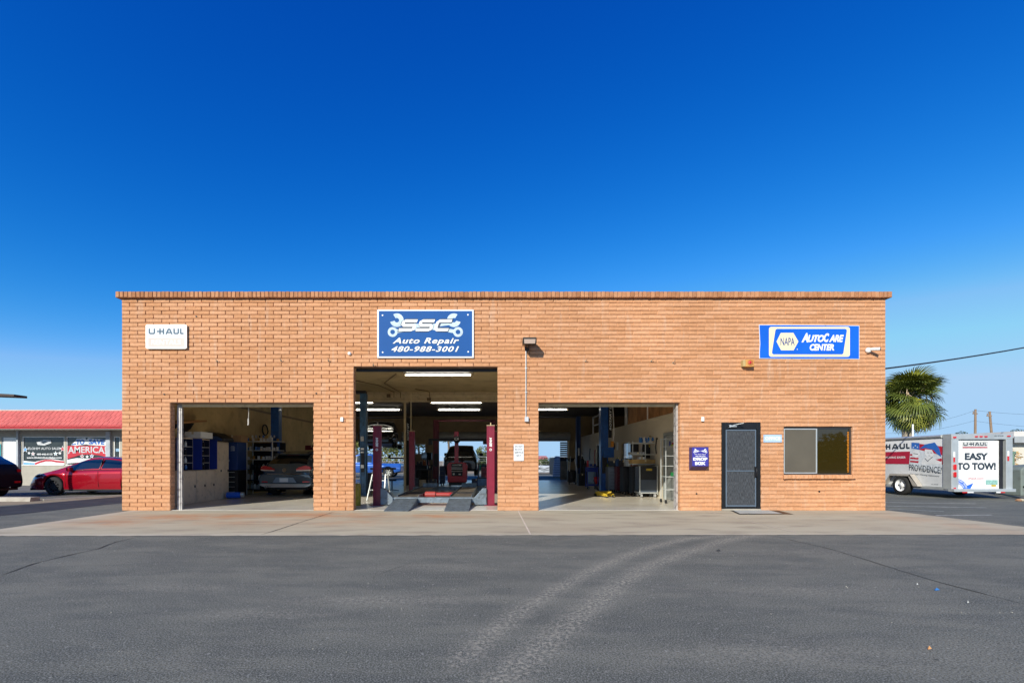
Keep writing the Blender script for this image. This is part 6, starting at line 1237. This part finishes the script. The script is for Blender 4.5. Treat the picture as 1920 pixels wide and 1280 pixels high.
# ---------------------------------------------------------------- cargo trailer on the right
tz = lambda y, Y: Z_(y, Y)
TX0, TX1, TY0, TY1 = 15.32, 17.32, 15.62, 19.35; ZF, ZTp = .34, 2.14
t = thing('rental_trailer', 'white and aluminium enclosed rental trailer parked at the right of the garage', 'trailer', (16.3, 17.5, 0))
M_tpan = mat('trailer_panel', (.60, .61, .62), .4, var=.05, vscale=2, dirt=.15, dirtcol=(.35,.33,.3)); M_tred = mat('trailer_red', (.42, .02, .05), .4, var=.05); M_tw = mat('trailer_white', (.80, .80, .80), .45, var=.03)
mb = MB(); mb.box(TX0+.012, TX1-.012, TY0+.16, TY1, ZF, ZTp-.02); mb.build('box', M_tpan, t)
sl = sideL(TX0+.010)     # u = -Y, so nearer things read to the right
uu = lambda x: -(FPX*TX0/(x-VX)); vv = lambda x, y: CAMZ + (HY-y)/FPX*(-uu(x))
mb = MB(); plate(mb, -TY1, -(TY0+.3), vv(1700, 846.5), 2.02, sl, .001, .004); mb.build('upper_panel', M_tw, t)
mb = MB(); plate(mb, -TY1, -(TY0+.3), vv(1700, 869.5), vv(1700, 846), sl, .0045, .006); mb.build('red_stripe', M_tred, t)
mb = MB(); uh = uu(1705.5); uhaul(mb, uh-1.49, uh, vv(1690, 841.5), vv(1690, 831.2), sl, .008, .065); mb.build('lettering', M_navytxt, t)
mb = MB(); text(mb, 'MAKES MOVING EASIER', uu(1698)-1.29, uu(1698), vv(1690, 859), vv(1690, 855), sl, .009, 0, .02); mb.build('lettering', M_print, t)
# picture panel: three-cornered hat over a pale face, flag behind
a, b = uu(1703), uu(1768); zt_, zb_ = vv(1735, 829), vv(1735, 882); pq = lambda u, v: (a + (b-a)*u, zb_ + (zt_-zb_)*v)
sk = lambda P: [pq(u, v - .05*(u-.5) - 0) for u, v in P]
mb = MB(); poly(mb, sk([(.02, .12), (.95, -.02), (1.0, .88), (.08, 1.0)]), sl, .0075); mb.build('picture', mat('pic_pale', (.62, .66, .70), .5, var=.15, vscale=9), t)
mb = MB(); poly(mb, sk([(.10, .80), (.98, .56), (.99, .86), (.12, .98)]), sl, .009)
for v in (.40, .28, .52): poly(mb, sk([(.05, v), (.30, v-.02), (.32, v+.05), (.06, v+.06)]), sl, .009)
poly(mb, sk([(.72, .30), (.97, .36), (.97, .46), (.70, .38)]), sl, .009); mb.build('picture_red', M_pr, t)
mb = MB(); poly(mb, sk([(.10, .78), (.34, .74), (.34, .98), (.10, 1.0)]), sl, .0105); poly(mb, sk([(.34, .77), (.50, .93), (.78, 1.0), (.90, .80), (.96, .50), (.84, .60), (.74, .74), (.52, .80)]), sl, .0105); mb.build('picture_blue', M_pb, t)
mb = MB()
for u, v in ((.16, .84), (.22, .90), (.28, .84)): star(mb, *pq(u, v), .035, sl, .0115)
poly(mb, sk([(.50, .76), (.70, .74), (.76, .60), (.70, .48), (.58, .47), (.50, .58)]), sl, .0115); poly(mb, sk([(.40, .30), (.50, .50), (.70, .46), (.94, .34), (.94, .26), (.4, .20)]), sl, .0105); poly(mb, sk([(.14, .68), (.30, .72), (.36, .58), (.24, .44), (.12, .5)]), sl, .0115); mb.build('picture_white', M_pw, t)
mb = MB(); stroke(mb, sk([(.50, .44), (.58, .34), (.72, .50)]), .02, sl, .0125); stroke(mb, sk([(.56, .64), (.62, .64)]), .012, sl, .0125); stroke(mb, sk([(.66, .64), (.71, .63)]), .012, sl, .0125); stroke(mb, sk([(.60, .54), (.66, .53)]), .012, sl, .0125); stroke(mb, sk([(.16, .60), (.30, .58)]), .02, sl, .0125)
text(mb, 'PROVIDENCE?', *(pq(.03, 0)[0], pq(.97, 0)[0]), zb_ + (zt_-zb_)*-.02, zb_ + (zt_-zb_)*.20, sl, .0125, 0, 0, bend=lambda u, v: (u, v - .10*(u-a)/(b-a) + .03)); mb.build('lettering', M_navytxt, t)
mb = MB(); text(mb, "America's Moving Adventure", pq(.05, 0)[0], pq(.9, 0)[0], zb_-.16, zb_-.09, sl, .008, .2, 0, bend=lambda u, v: (u, v - .06*(u-a)/(b-a))); text(mb, 'AU 2733 B', uu(1746), uu(1759), vv(1752, 908.5), vv(1752, 906.5), sl, .008); mb.build('lettering', M_navytxt, t)
# frame posts, roof rails, rear portal
mb = MB(); mb.box(TX0-.02, TX0+.22, TY0, TY0+.30, ZF-.02, ZTp-.16); mb.build('corner_post', M_alu, t, .006); mb = MB(); mb.box(TX1-.20, TX1+.02, TY0, TY0+.30, ZF-.02, ZTp-.16); mb.build('corner_post', M_alu, t, .006)
mb = MB(); mb.box(TX0-.02, TX1+.02, TY0-.004, TY0+.30, ZTp-.16, ZTp+.02); mb.build('header', M_alu, t, .006)
mb = MB(); mb.box(TX0-.015, TX0+.05, TY0+.30, TY1, ZTp-.10, ZTp); mb.box(TX1-.05, TX1+.015, TY0+.3, TY1, ZTp-.10, ZTp); mb.box(TX0-.015, TX0+.03, TY0+.3, TY1, ZF-.05, ZF+.04); mb.build('rail', M_alu, t)
mb = MB(); mb.cyl((TX0+.005, TY0+.35, ZTp-.04), (TX0+.005, TY1, ZTp-.04), .055); mb.build('roof_edge', M_alu, t)
dx0, dx1 = XY(1794.5, TY0), XY(1877, TY0); dz0, dz1 = Z_(918.5, TY0), Z_(825, TY0)
mb = MB(); mb.box(dx0, dx1+.2, TY0+.12, TY0+.14, dz0, dz1+.1); mb.build('door_backing', M_alu, t)
ns = 11; hh = (dz1-dz0)/ns
for k in range(ns): mb = MB(); mb.box(dx0+.01, dx1, TY0+.07, TY0+.11, dz0+k*hh+.0008, dz0+(k+1)*hh-.0008); mb.build('door_slat', M_tw, t, .004)
mb = MB(); mb.box(dx1, dx1+.10, TY0+.03, TY0+.13, dz0, dz1+.06); mb.build('door_jamb', M_dark, t)
mb = MB(); mb.box(TX0-.02, TX1+.02, TY0-.10, TY0+.12, ZF-.10, ZF-.005); mb.build('bumper', M_alu, t, .006)
fd = front(TY0+.068); px3 = lambda x: XY(1780 + x/7.111, TY0); pz3 = lambda y: Z_(780 + y/7.111, TY0)
mb = MB(); plate(mb, px3(198), px3(545), pz3(428), pz3(332), fd, .001, .004); mb.build('name_plate', mat('plate_grey', (.55,.55,.54), .5), t)
mb = MB(); plate(mb, px3(203), px3(533), pz3(422), pz3(408), fd, .005, .007); mb.build('red_line', M_tred, t)
mb = MB(); uhaul(mb, px3(212), px3(528), pz3(392), pz3(348), fd, .006, .030); text(mb, 'EASY', px3(232), px3(545), pz3(584), pz3(488), fd, .004, 0, .05); text(mb, 'TO TOW!', px3(130), px3(648), pz3(716), pz3(618), fd, .004, 0, .05); mb.build('lettering', M_navytxt, t)
mb = MB(); text(mb, 'uhaul.com', px3(272), px3(485), pz3(838), pz3(820), fd, .004, 0, .03); mb.build('lettering', M_tred, t)
mb = MB(); cx, cz = px3(110), pz3(1000); disc2(mb, cx, cz, .62-.20, fd, .003, r0=.26, n=18, a0=12, a1=92); mb_p = [(cx+.14, cz+.03), (cx+.54, cz+.22), (cx+.42, cz-.17)]
poly(mb, [(px3(200), pz3(950)), (px3(348), pz3(890)), (px3(300), pz3(984)), (px3(215), pz3(984))], fd, .004); mb.build('arrow', mat('arrow_blue', (.02, .12, .55), .5), t)
mb = MB(); 
def arcb(rad): 
    def f(u, v):
        a_ = R(88 - 72*u); rr_2 = rad + v; return cx + rr_2*math.cos(a_), cz + rr_2*math.sin(a_)
    return f
text(mb, 'LOWEST DECKS', 0.0, 1.0, .0, .05, fd, .006, 0, .02, bend=arcb(.35)); text(mb, 'EZ-LOAD', .2, .9, 0, .045, fd, .006, 0, .02, bend=arcb(.275)); mb.build('lettering', M_print, t)
mb = MB(); plate(mb, px3(512), px3(672), pz3(912), pz3(850), fd, .004, .006); mb.build('sticker', mat('sticker_green', (.25, .45, .40), .5, var=.4, vscale=25), t)
mb = MB(); plate(mb, px3(588), px3(650), pz3(938), pz3(914), fd, .004, .006); mb.build('sticker', M_yellow, t)
fb_ = front(TY0-.004)
for x0, x1, y0_, y1_ in ((48, 82, 292, 270), (338, 370, 280, 262), (400, 432, 280, 262), (464, 497, 280, 262), (768, 803, 272, 256), (55, 78, 978, 950)): mb = MB(); plate(mb, px3(x0), px3(x1), pz3(y0_), pz3(y1_), fb_, .001, .03); mb.build('marker_light', M_tail, t)
for y0_, y1_ in ((812, 742), (715, 640)): mb = MB(); plate(mb, px3(50), px3(85), pz3(y0_), pz3(y1_), fb_, .001, .03, .03); mb.build('tail_light', M_tail, t)
mb = MB(); plate(mb, px3(52), px3(76), pz3(545), pz3(475), fb_, .001, .003); plate(mb, px3(772), px3(796), pz3(530), pz3(462), fb_, .001, .003); plate(mb, px3(200), px3(282), pz3(1018), pz3(1004), front(TY0-.101), .001, .003); plate(mb, px3(582), px3(640), pz3(1018), pz3(1004), front(TY0-.101), .001, .003); mb.build('reflector_white', M_print, t)
mb = MB(); plate(mb, px3(52), px3(76), pz3(612), pz3(546), fb_, .001, .003); plate(mb, px3(772), px3(796), pz3(596), pz3(531), fb_, .001, .003); plate(mb, px3(132), px3(199), pz3(1018), pz3(1004), front(TY0-.101), .001, .003); plate(mb, px3(641), px3(700), pz3(1018), pz3(1004), front(TY0-.101), .001, .003); mb.build('reflector_red', M_tail, t)
mb = MB(); text(mb, 'AU 2733 B', px3(598), px3(718), pz3(270), pz3(252), fb_, .002, 0, .02); mb.build('lettering', M_navytxt, t)
# wheels, fenders, axle
WY = 17.42
for sx, x_ in ((-1, TX0-.16), (1, TX1+.16)):
    f = lambda p, q_, h, x_=x_, sx=sx: (x_ - sx*h*-1 if False else x_ + (-sx)*h, WY+p, .362+q_)
    mb = MB(); mb.lathe([(.22, .0), (.33, .0), (.355, .025), (.362, .05), (.362, .16), (.34, .19), (.22, .19)], f, 28); w_ = mb.build('wheel', M_rubber, t)
    mb = MB(); mb.lathe([(.225, .0), (.205, .02), (.19, .06), (.08, .05), (.07, .03), (0, .03)], f, 24); mb.build('rim', M_tw, w_)
    mb = MB(); [mb.lathe([(0, .0), (.025, .0), (.025, .02)], lambda p, q_, h, a_=a_, f=f: f(p + .13*math.cos(a_), q_ + .13*math.sin(a_), .045+h*.2), 8) for a_ in np.linspace(0, 6.28, 6)[:-1]]; mb.build('rim_hole', M_dark, w_)
    mb = MB(); xo = x_ + sx*.03; xi = TX0 if sx < 0 else TX1
    prof = [(WY-.75, .36), (WY-.42, .78), (WY+.42, .78), (WY+.72, .36)]
    for (a1, b1), (a2, b2) in zip(prof[:-1], prof[1:]): mb.add([(xo, a1, b1), (xo, a2, b2), (xi, a2, b2), (xi, a1, b1)], [(0,1,2,3)]); mb.add([(xo, a1, b1), (xo, a2, b2), (xo, a2, b2-.07), (xo, a1, b1-.07 if b1 > .5 else b1)], [(0,1,2,3)])
    mb.add([(xo, WY-.75, .36), (xo, WY-.55, .36), (xo, WY-.36, .71), (xo, WY-.42, .78)], [(0,1,2,3)])
    mb.build('fender', mat('fender_tan', (.46, .42, .37), .5, .2), t)
mb = MB(); mb.box(TX0-.1, TX1+.1, WY-.05, WY+.05, .31, .41); mb.build('axle', M_dark, t); mb = MB(); mb.box(16.1, 16.5, TY1, TY1+1.2, .4, .5); mb.build('tongue', M_dark, t)
# right edge: pale building, grey box, bush, debris
wb = thing('white_shed', 'pale flat-roofed shed cut by the right edge behind the trailer', 'building', (26, 22, 0)); Y = 22.0
mb = MB(); mb.box(XY(1893, Y), XY(2100, Y), Y, Y+4, 0, Z_(822, Y)); mb.build('wall', mat('shed_pale', (.62, .58, .50), .8, var=.06), wb); mb = MB(); mb.box(XY(1888, Y), XY(2110, Y), Y-.3, Y+4.2, Z_(822, Y)+.02, Z_(809, Y)); mb.build('roof', mat('shed_roof', (.66, .62, .58), .7), wb); mb = MB(); mb.box(XY(1888, Y), XY(2110, Y), Y-.33, Y-.3, Z_(830, Y), Z_(818, Y)); mb.build('eave', mat('shed_eave', (.35, .37, .38), .7), wb)
t2 = thing('utility_box', 'weathered grey green box at the far right edge beside the trailer', 'box', (XY(1925, 17), 17.2, 0)); mb = MB(); mb.prism([(XY(1909, 17), 0), (XY(1909, 17), Z_(880, 17)), (XY(1916, 17), Z_(874, 17)), (XY(2000, 17), Z_(868, 17)), (XY(2000, 17), 0)], lambda u, v, w: (u, w, v), 16.9, 17.8); mb.build('body', mat('box_green', (.17, .20, .18), .7, dirt=.5), t2, .03); mb = MB(); mb.box(XY(1912, 17), XY(2000, 17), 16.86, 16.9, .3, .36); mb.build('rail', M_dark, t2)
for k in range(7):
    x = XY(1893, 15) + k*.13; mb = MB(); s = rnd.uniform(.05, .1); y = 14.9 + rnd.uniform(-.3, .3); mb.lathe([(0, 0), (s, s*.1), (s*1.05, s*.5), (s*.5, s*.9), (0, s)], lambda p, q_, h: (x+p*rnd.uniform(.8, 1.2), y+q_, h), 7, False); tag(mb.build('rubble', [M_mortar, M_conc, M_dark][k % 3]), 'lump of broken concrete and scrap on the ground at the far right edge', 'rubble', 'rubble at the right edge')
mb = MB(); A = G_(1860, 926); B_ = G_(1925, 938); mb.tube([A + Vector((0,0,.1)), (A+B_)/2 + Vector((0,0,.06)), B_ + Vector((0,0,.04))], .03); tag(mb.build('tow_pipe', M_dark), 'dark pipe lying on the ground right of the trailer', 'pipe')
mb = MB(); X = XY(1899, 19); mb.cyl((X, 19, 0), (X, 19, Z_(848, 19)), .05); mb.box(X-.08, X+.08, 18.95, 19.05, Z_(850, 19), Z_(846, 19)); tag(mb.build('marker_post', mat('post_green', (.12,.2,.15), .6)), 'thin dark green post right of the trailer', 'post')

# ---------------------------------------------------------------- plants
def leaf_mat(name, c, var=.35):
    m = mat(name, c, .6, var=var, vscale=1.3, spec=.3); return m
def tree(name, label, x, y, h, r, m, seed, n=2600, trunk=.35, ls=.13, cat='tree', group=None, clumps=11, squash=.75):
    rr = random.Random(seed); t = thing(name, label, cat, (x, y, 0), group); mb = MB(); hc = h - r*squash
    mb.tube([(x, y, 0), (x+.05*h*.3, y, hc*.5), (x, y, hc)], [trunk*.5, trunk*.4, trunk*.25], 8); cl = []
    for k in range(clumps):
        a = rr.uniform(0, 6.28); d = r*rr.uniform(.15, .75); c = Vector((x + d*math.cos(a), y + d*math.sin(a), hc + r*squash*rr.uniform(-.65, .75))); cl.append((c, r*rr.uniform(.28, .5)))
        mb.tube([(x, y, hc*.75), tuple((Vector((x, y, hc)) + c)/2), tuple(c)], [trunk*.18, trunk*.12, trunk*.05], 5)
    mb.build('trunk', mat('bark', (.14, .10, .07), .9, var=.3), t); V, Q = [], []
    for _ in range(n):
        c, cr = rr.choice(cl); v = Vector((rr.gauss(0, 1), rr.gauss(0, 1), rr.gauss(0, 1))).normalized()*cr*rr.uniform(.5, 1.05)**.6; p = c + Vector((v.x, v.y, v.z*.8))
        a = Vector((rr.gauss(0, 1), rr.gauss(0, 1), rr.gauss(0, 1))).normalized(); b_ = a.orthogonal().normalized(); s = ls*rr.uniform(.5, 1.3); o = len(V)
        V += [p - a*s, p + b_*s*.5, p + a*s, p - b_*s*.5]; Q.append((o, o+1, o+2, o+3))
    mb = MB(); mb.add(V, Q); mb.build('crown', m, t, recalc=False); return t
Lg = leaf_mat('leaf_yellow_green', (.14, .15, .035)); Ld = leaf_mat('leaf_dark', (.045, .06, .02)); Lm = leaf_mat('leaf_mid', (.07, .09, .03))
# fan palm
pr = random.Random(21)
PXX, PYY, PZC = XY(1701.5, 30), 30.0, Z_(752, 30)
t = thing('fan_palm', 'bushy fan palm with dead fronds under its crown rising behind the garage', 'palm', (PXX, PYY, 0))
mb = MB(); mb.lathe([(.34, 0)] + [(.27 + (.018 if k % 2 else 0), .3 + k*.11) for k in range(29)] + [(.22, 3.7)], lambda p, q_, h: (PXX+p, PYY+q_, h), 14, False); mb.build('trunk', mat('palm_bark', (.30, .25, .19), .9, var=.2, vscale=6), t)
def frond_mesh(L_, nl, droop, seed, fl, tl=.5):
    r_ = random.Random(seed); mb = MB(); pl_ = L_*.45; mb.tube([(0, 0, 0), (pl_*.5, 0, .02), (pl_, 0, -.02)], [.025, .018, .012], 5)
    for k in range(nl):
        a = R(-105 + 210*k/(nl-1)); l = fl*(1-.25*abs(a/1.9)**2)*r_.uniform(.85, 1.08); ct, st_ = math.cos(tl), math.sin(tl); d = Vector((math.cos(a)*ct, math.sin(a), -math.cos(a)*st_ - .05)).normalized(); n_ = Vector((-math.sin(a)*ct, math.cos(a), math.sin(a)*st_)).normalized(); w_ = .036
        fold = .02*(1 if k % 2 else -1); p0 = Vector((pl_, 0, -.02)); p1 = p0 + d*l*.55 + Vector((0, 0, .05+fold)); dr = droop*r_.uniform(.5, 1.3); p2 = p0 + d*l*.85 + Vector((0, 0, -.06*dr)); p3 = p0 + d*l + Vector((0, 0, -.32*dr*l))
        V = [p0 - n_*.006, p0 + n_*.006, p1 + n_*w_, p1 - n_*w_, p2 + n_*w_*.7, p2 - n_*w_*.7, p3]; mb.add(V, [(0,1,2,3), (3,2,4,5), (5,4,6)])
    return mb.mesh('frond')
FM = [frond_mesh(1.9, 28, .8, s, 1.05, tl_) for s, tl_ in ((1, .05), (2, .35), (3, .8))]; FD = [frond_mesh(1.6, 16, 2.6, s, .75) for s in (4, 5)]
M_fr = [mat('frond_green', (.10, .125, .02), .45, var=.3, vscale=1.5), mat('frond_light', (.24, .25, .035), .45, var=.3, vscale=1.5), mat('frond_dead', (.38, .28, .15), .8, var=.3, vscale=2)]
fcopies = []
for k in range(118):
    dead = k >= 92
    base = (FD if dead else FM)[k % (2 if dead else 3)]; me = base.copy(); me.name = 'frond'; me.materials.clear(); el = pr.uniform(-75, -30) if dead else (lambda u: -58 + 140*u**.85)(pr.random()); me.materials.append(M_fr[2] if dead else M_fr[0 if pr.random() < (.45 if el < 10 else .75) else 1])
    o = bpy.data.objects.new('frond', me); COL.objects.link(o); az = k*137.5 + pr.uniform(-15, 15)
    zz_ = PZC + (el/90)*.35 + pr.uniform(-.12, .12); rot = Euler((R(pr.uniform(-35, 35)), R(-el), R(az)), 'XYZ').to_matrix().to_4x4(); s = pr.uniform(.85, 1.2)
    o.matrix_basis = Matrix.Translation((PXX + .32, PYY, zz_)) @ rot @ Matrix.Scale(s, 4); o.parent = t; o.matrix_parent_inverse = t.matrix_basis.inverted()
mb = MB()
for k in range(14):
    a = pr.uniform(0, 6.28); e = pr.uniform(-.2, 1.0); l = pr.uniform(.9, 1.7); d = Vector((math.cos(a)*math.cos(e), math.sin(a)*math.cos(e), math.sin(e))); c = Vector((PXX, PYY, PZC)); p = [c + d*l*.3, c + d*l*.8 + Vector((0,0,.1)), c + d*l + Vector((0, 0, -.25)), c + d*l*1.05 + Vector((0, 0, -.8))]; mb.tube([tuple(v) for v in p], .022, 5)
    for _ in range(6): q_ = p[2].lerp(p[3], pr.random()); mb.tube([tuple(q_), tuple(q_ + Vector((pr.uniform(-.2,.2), pr.uniform(-.2,.2), -pr.uniform(.1,.4))))], .014, 4)
mb.build('flower_stalk', mat('stalk_pale', (.62, .45, .30), .8, var=.2), t)
mb = MB(); X = XY(1711.5, 29); mb.cyl((X, 29, 0), (X, 29, Z_(795, 29)), .045); tag(mb.build('white_pole', M_white), 'thin white pole directly right of the palm trunk', 'pole')
# utility poles and wires
mw = mat('pole_wood', (.25, .17, .11), .9, var=.2)
wires = []
for k, (x0, x1, yt, Y, lb) in enumerate(((1828, 1829, 767, 62, 'left of the two wooden utility poles beyond the trailer'), (1862, 1855.5, 771, 60, 'leaning right one of the two wooden utility poles beyond the trailer'))):
    t = thing('utility_pole', lb, 'pole', (XY(x0, Y), Y, 0), 'utility poles beyond the trailer'); mb = MB(); mb.cyl((XY(x0 + (3 if k else 0), Y), Y, 0), (XY(x1, Y), Y, Z_(yt, Y)), .16, .12, 10); mb.build('pole', mw, t)
    mb = MB(); X = XY(x1, Y); mb.box(X-.35, X+.25, Y-.06, Y+.06, Z_(yt+8, Y)-.08, Z_(yt+8, Y)+.04); mb.cyl((X-.28, Y, Z_(yt+8, Y)), (X-.28, Y, Z_(yt+8, Y)+.3), .05); mb.build('crossarm', mw, t)
def wire(P0_, P1_, sag, r_, label, nm='wire', cat='wire'):
    mb = MB(); P0_ = Vector(P0_); P1_ = Vector(P1_); pts = [tuple(P0_.lerp(P1_, s) + Vector((0, 0, -sag*4*s*(1-s)))) for s in np.linspace(0, 1, 24)]; mb.tube(pts, r_, 5); return tag(mb.build(nm, M_dark), label, cat)
wire((WR-.02, 12.5, 3.66), (40, 24.4, 10.6), .55, .022, 'thick black service cable sloping up from the garage corner to the right', 'service_cable', 'cable')
pw = lambda x, y, Y: (XY(x, Y), Y, Z_(y, Y))
for a_, b_, s, lb in ((pw(1655, 794, 70), pw(1828, 769, 62), .8, 'thin distant wire between the palm and the left utility pole'), (pw(1828, 769, 62), pw(2100, 772, 60), .5, 'topmost thin wire right of the utility poles'), (pw(1828, 789, 62), pw(2100, 803, 58), .4, 'lower thin wire right of the utility poles'), (pw(1655, 812, 70), pw(1828, 788, 62), .5, 'lower thin distant wire left of the utility poles')): wire(a_, b_, s, .012, lb)
tree('distant_tree', 'small dark tree top showing over the trailer roof left of the poles', XY(1801, 70), 70, Z_(808.5, 70), 1.9, Ld, 31, 3000, ls=.12)
tree('distant_tree', 'small dark tree top showing over the right end of the trailer roof', XY(1890, 66), 66, Z_(808, 66), 1.9, Ld, 32, 3000, ls=.12)
tree('dry_bush', 'dry tan bush in front of the pale shed at the right edge', XY(1918, 19.5), 20.5, Z_(832, 20), 1.0, mat('leaf_dry', (.42, .28, .12), .8, var=.3), 33, 1600, .12, .06, 'bush')
# seen through the rear openings
for k, (x, Y, h, r_, m_, lb) in enumerate(((668, 62, 7.2, 4.2, Lg, 'yellow green tree far behind the blue pickup, farthest left'), (705, 58, 6.6, 3.8, Lg, 'yellow green tree behind the blue pickup bed'), (742, 63, 7.0, 4.2, Lm, 'mid green tree behind the blue pickup cab'), (788, 66, 6.8, 3.2, Lm, 'green tree seen through the small rear window'), (840, 60, 7.6, 2.6, Lm, 'tall tree at the upper left of the middle rear opening'), (902, 70, 3.4, 2.6, Lg, 'low green tree beyond the right side of the middle rear opening'), (925, 64, 3.0, 2.2, Ld, 'low dark tree beyond the maroon rear post'))):
    tree('yard_tree', lb, XY(x, Y), Y, h, r_, m_, 50+k, 2200, ls=.16, group='trees beyond the yard behind the garage')
tree('yard_shrub', 'round green shrub by the fence in the right rear opening', XY(1031, 58), 58, 1.9, 1.5, Lm, 61, 1400, ls=.1, cat='shrub')
tree('yard_shrub', 'low olive shrub left of the round one in the right rear opening', XY(1008, 60), 60, 1.3, 1.2, Lg, 62, 900, ls=.1, cat='shrub')
tree('yard_shrub', 'low dark shrub right of the round one in the right rear opening', XY(1048, 62), 62, 1.7, 1.4, Ld, 63, 900, ls=.1, cat='shrub')
mb = MB(); mb.quad((-60, 46.05, -.01), (60, 46.05, -.01), (60, 110, -.01), (-60, 110, -.01)); mb.build('field', M_dirt, kind='structure')
t = thing('chain_link_fence', 'chain link fence at the end of the yard behind the garage', 'fence', (0, 56, 0))
for x in np.arange(-24, 26, 2.6): mb = MB(); mb.cyl((x, 56, 0), (x, 56, 1.75), .035, n=8); mb.build('post', M_alu, t)
mb = MB(); mb.cyl((-24, 56, 1.72), (26, 56, 1.72), .022, n=6); [mb.cyl((-24, 56, z), (26, 56, z), .008, n=4) for z in (.3, .6, .9, 1.2, 1.45)]; mb.build('rail', M_alu, t)
t = thing('red_roof_building', 'far low white building with a red roof in the right rear opening', 'building', (XY(1005, 120), 120, 0)); mb = MB(); mb.box(XY(975, 120), XY(1026, 120), 120, 128, 0, Z_(860, 120)); mb.build('wall', M_white, t); mb = MB(); mb.prism([(119, Z_(860.4, 120)), (124, Z_(854, 120)), (129, Z_(860.4, 120))], lambda y, z, x: (x, y, z), XY(972, 120), XY(1028, 120)); mb.build('roof', M_tile, t); mb = MB(); [mb.box(XY(x, 120), XY(x+3, 120), 119.96, 120-.01, .9, 1.4) for x in (985, 996, 1008, 1018)]; mb.build('window', M_dark, t)
t = thing('tarped_boat', 'low vehicle under a pale grey tarp outside the right rear opening', 'covered vehicle', (XY(1022, 44), 44, 0)); X0, X1 = XY(985, 44), XY(1040, 44)
mb = MB(); mb.prism([(X0, .15), (X0+.1, .65), (X0+.9, .82), (X1-.3, .80), (X1, .5), (X1-.05, .15)], lambda u, v, w: (u, w, v), 43.6, 45.4); mb.build('tarp', mat('tarp_grey', (.40, .43, .48), .6, var=.2), t, .08); mb = MB(); mb.tube([(X1-.2, 43.58, .72), (X1-.6, 43.56, .42), (X1-1.1, 43.56, .35), (X1-1.9, 43.56, .66)], .02, 5); mb.tube([(X1-.5, 43.56, .66), (X1-1.0, 43.56, .5), (X1-1.6, 43.56, .6)], .02, 5); mb.build('rope', M_dark, t)
t = thing('slatted_trailer', 'pale horizontally slatted trailer side outside the right rear opening', 'trailer', (XY(1043, 34), 34.5, 0)); X0, X1 = XY(1037, 34), XY(1050, 34)
mb = MB(); mb.box(X0+.1, X1+.5, 34.05, 37, .2, 1.5); mb.build('core', M_dark, t)
for k in range(9): mb = MB(); a = X0 + .16*abs(k-0)/9*(k/8); mb.box(a, X1, 34.0, 34.05, .12+k*.165, .26+k*.165); mb.build('slat', mat('slat_pale', (.50, .54, .62), .6), t)
t = thing('gate_leaf', 'tall dark slatted gate with a wooden lower half at the right of the rear opening', 'gate', (4.7, 30.8, 0)); X0, X1 = XY(1050, 31), XY(1066, 31)
mb = MB(); mb.box(X0, X1+.2, 30.95, 31.0, 0, 1.25); mb.build('board', mat('gate_wood', (.20, .17, .13), .8, var=.3), t)
for k in range(9): mb = MB(); mb.box(X0, X1+.2, 30.95, 31.0, 1.27+k*.14, 1.38+k*.14); mb.build('slat', M_dark, t)
for k, (x, s, m_, lb) in enumerate(((897, .9, M_green, 'green folding chair in the yard right of the black sport utility vehicle'), (908, .9, M_dark, 'dark chair in the yard beside the green chair'))):
    X = XY(x, 36); t = thing('yard_chair', lb, 'chair', (X, 36, 0)); mb = MB(); mb.box(X-.25, X+.25, 35.8, 36.2, .42, .46); mb.build('seat', m_, t); mb = MB(); mb.box(X-.25, X+.25, 36.2, 36.24, .5, .95); mb.build('backrest', m_, t)
    for a in (-.24, .22):
        for b_ in (-.2, .2): mb = MB(); mb.box(X+a, X+a+.03, 36+b_, 36+b_+.03, 0, .42); mb.build('leg', M_dark, t)
# across the street, behind the camera: only met in the window reflections
for k, (x, y, h, r_) in enumerate(((-14, -34, 6.2, 3.2), (8, -33, 4.6, 2.6), (33, -36, 5.0, 2.8), (38.5, -34, 4.2, 2.4), (46, -37, 5.6, 3.0), (52, -36, 5, 2.8), (27, -38, 5.6, 3))):
    tree('street_tree', 'dark tree across the street mirrored in the amber pane of the office window', x, y, h, r_, Ld, 80+k, 900, ls=.3, group='trees across the street')
t = thing('street_shop', 'low brown shop across the street mirrored in the amber pane of the office window', 'building', (48, -42, 0)); mb = MB(); mb.box(34, 64, -46, -42, 0, 3.6); mb.build('wall', mat('brown_wall', (.22, .13, .08), .8), t); mb = MB(); mb.box(33.5, 64.5, -46.5, -41.5, 3.62, 3.9); mb.build('roof', M_dark, t); mb = MB(); [mb.box(a, a+2, -42+.01, -41.95, 1, 2.4) for a in (36, 41, 46, 51, 57)]; mb.build('window', M_glass, t)
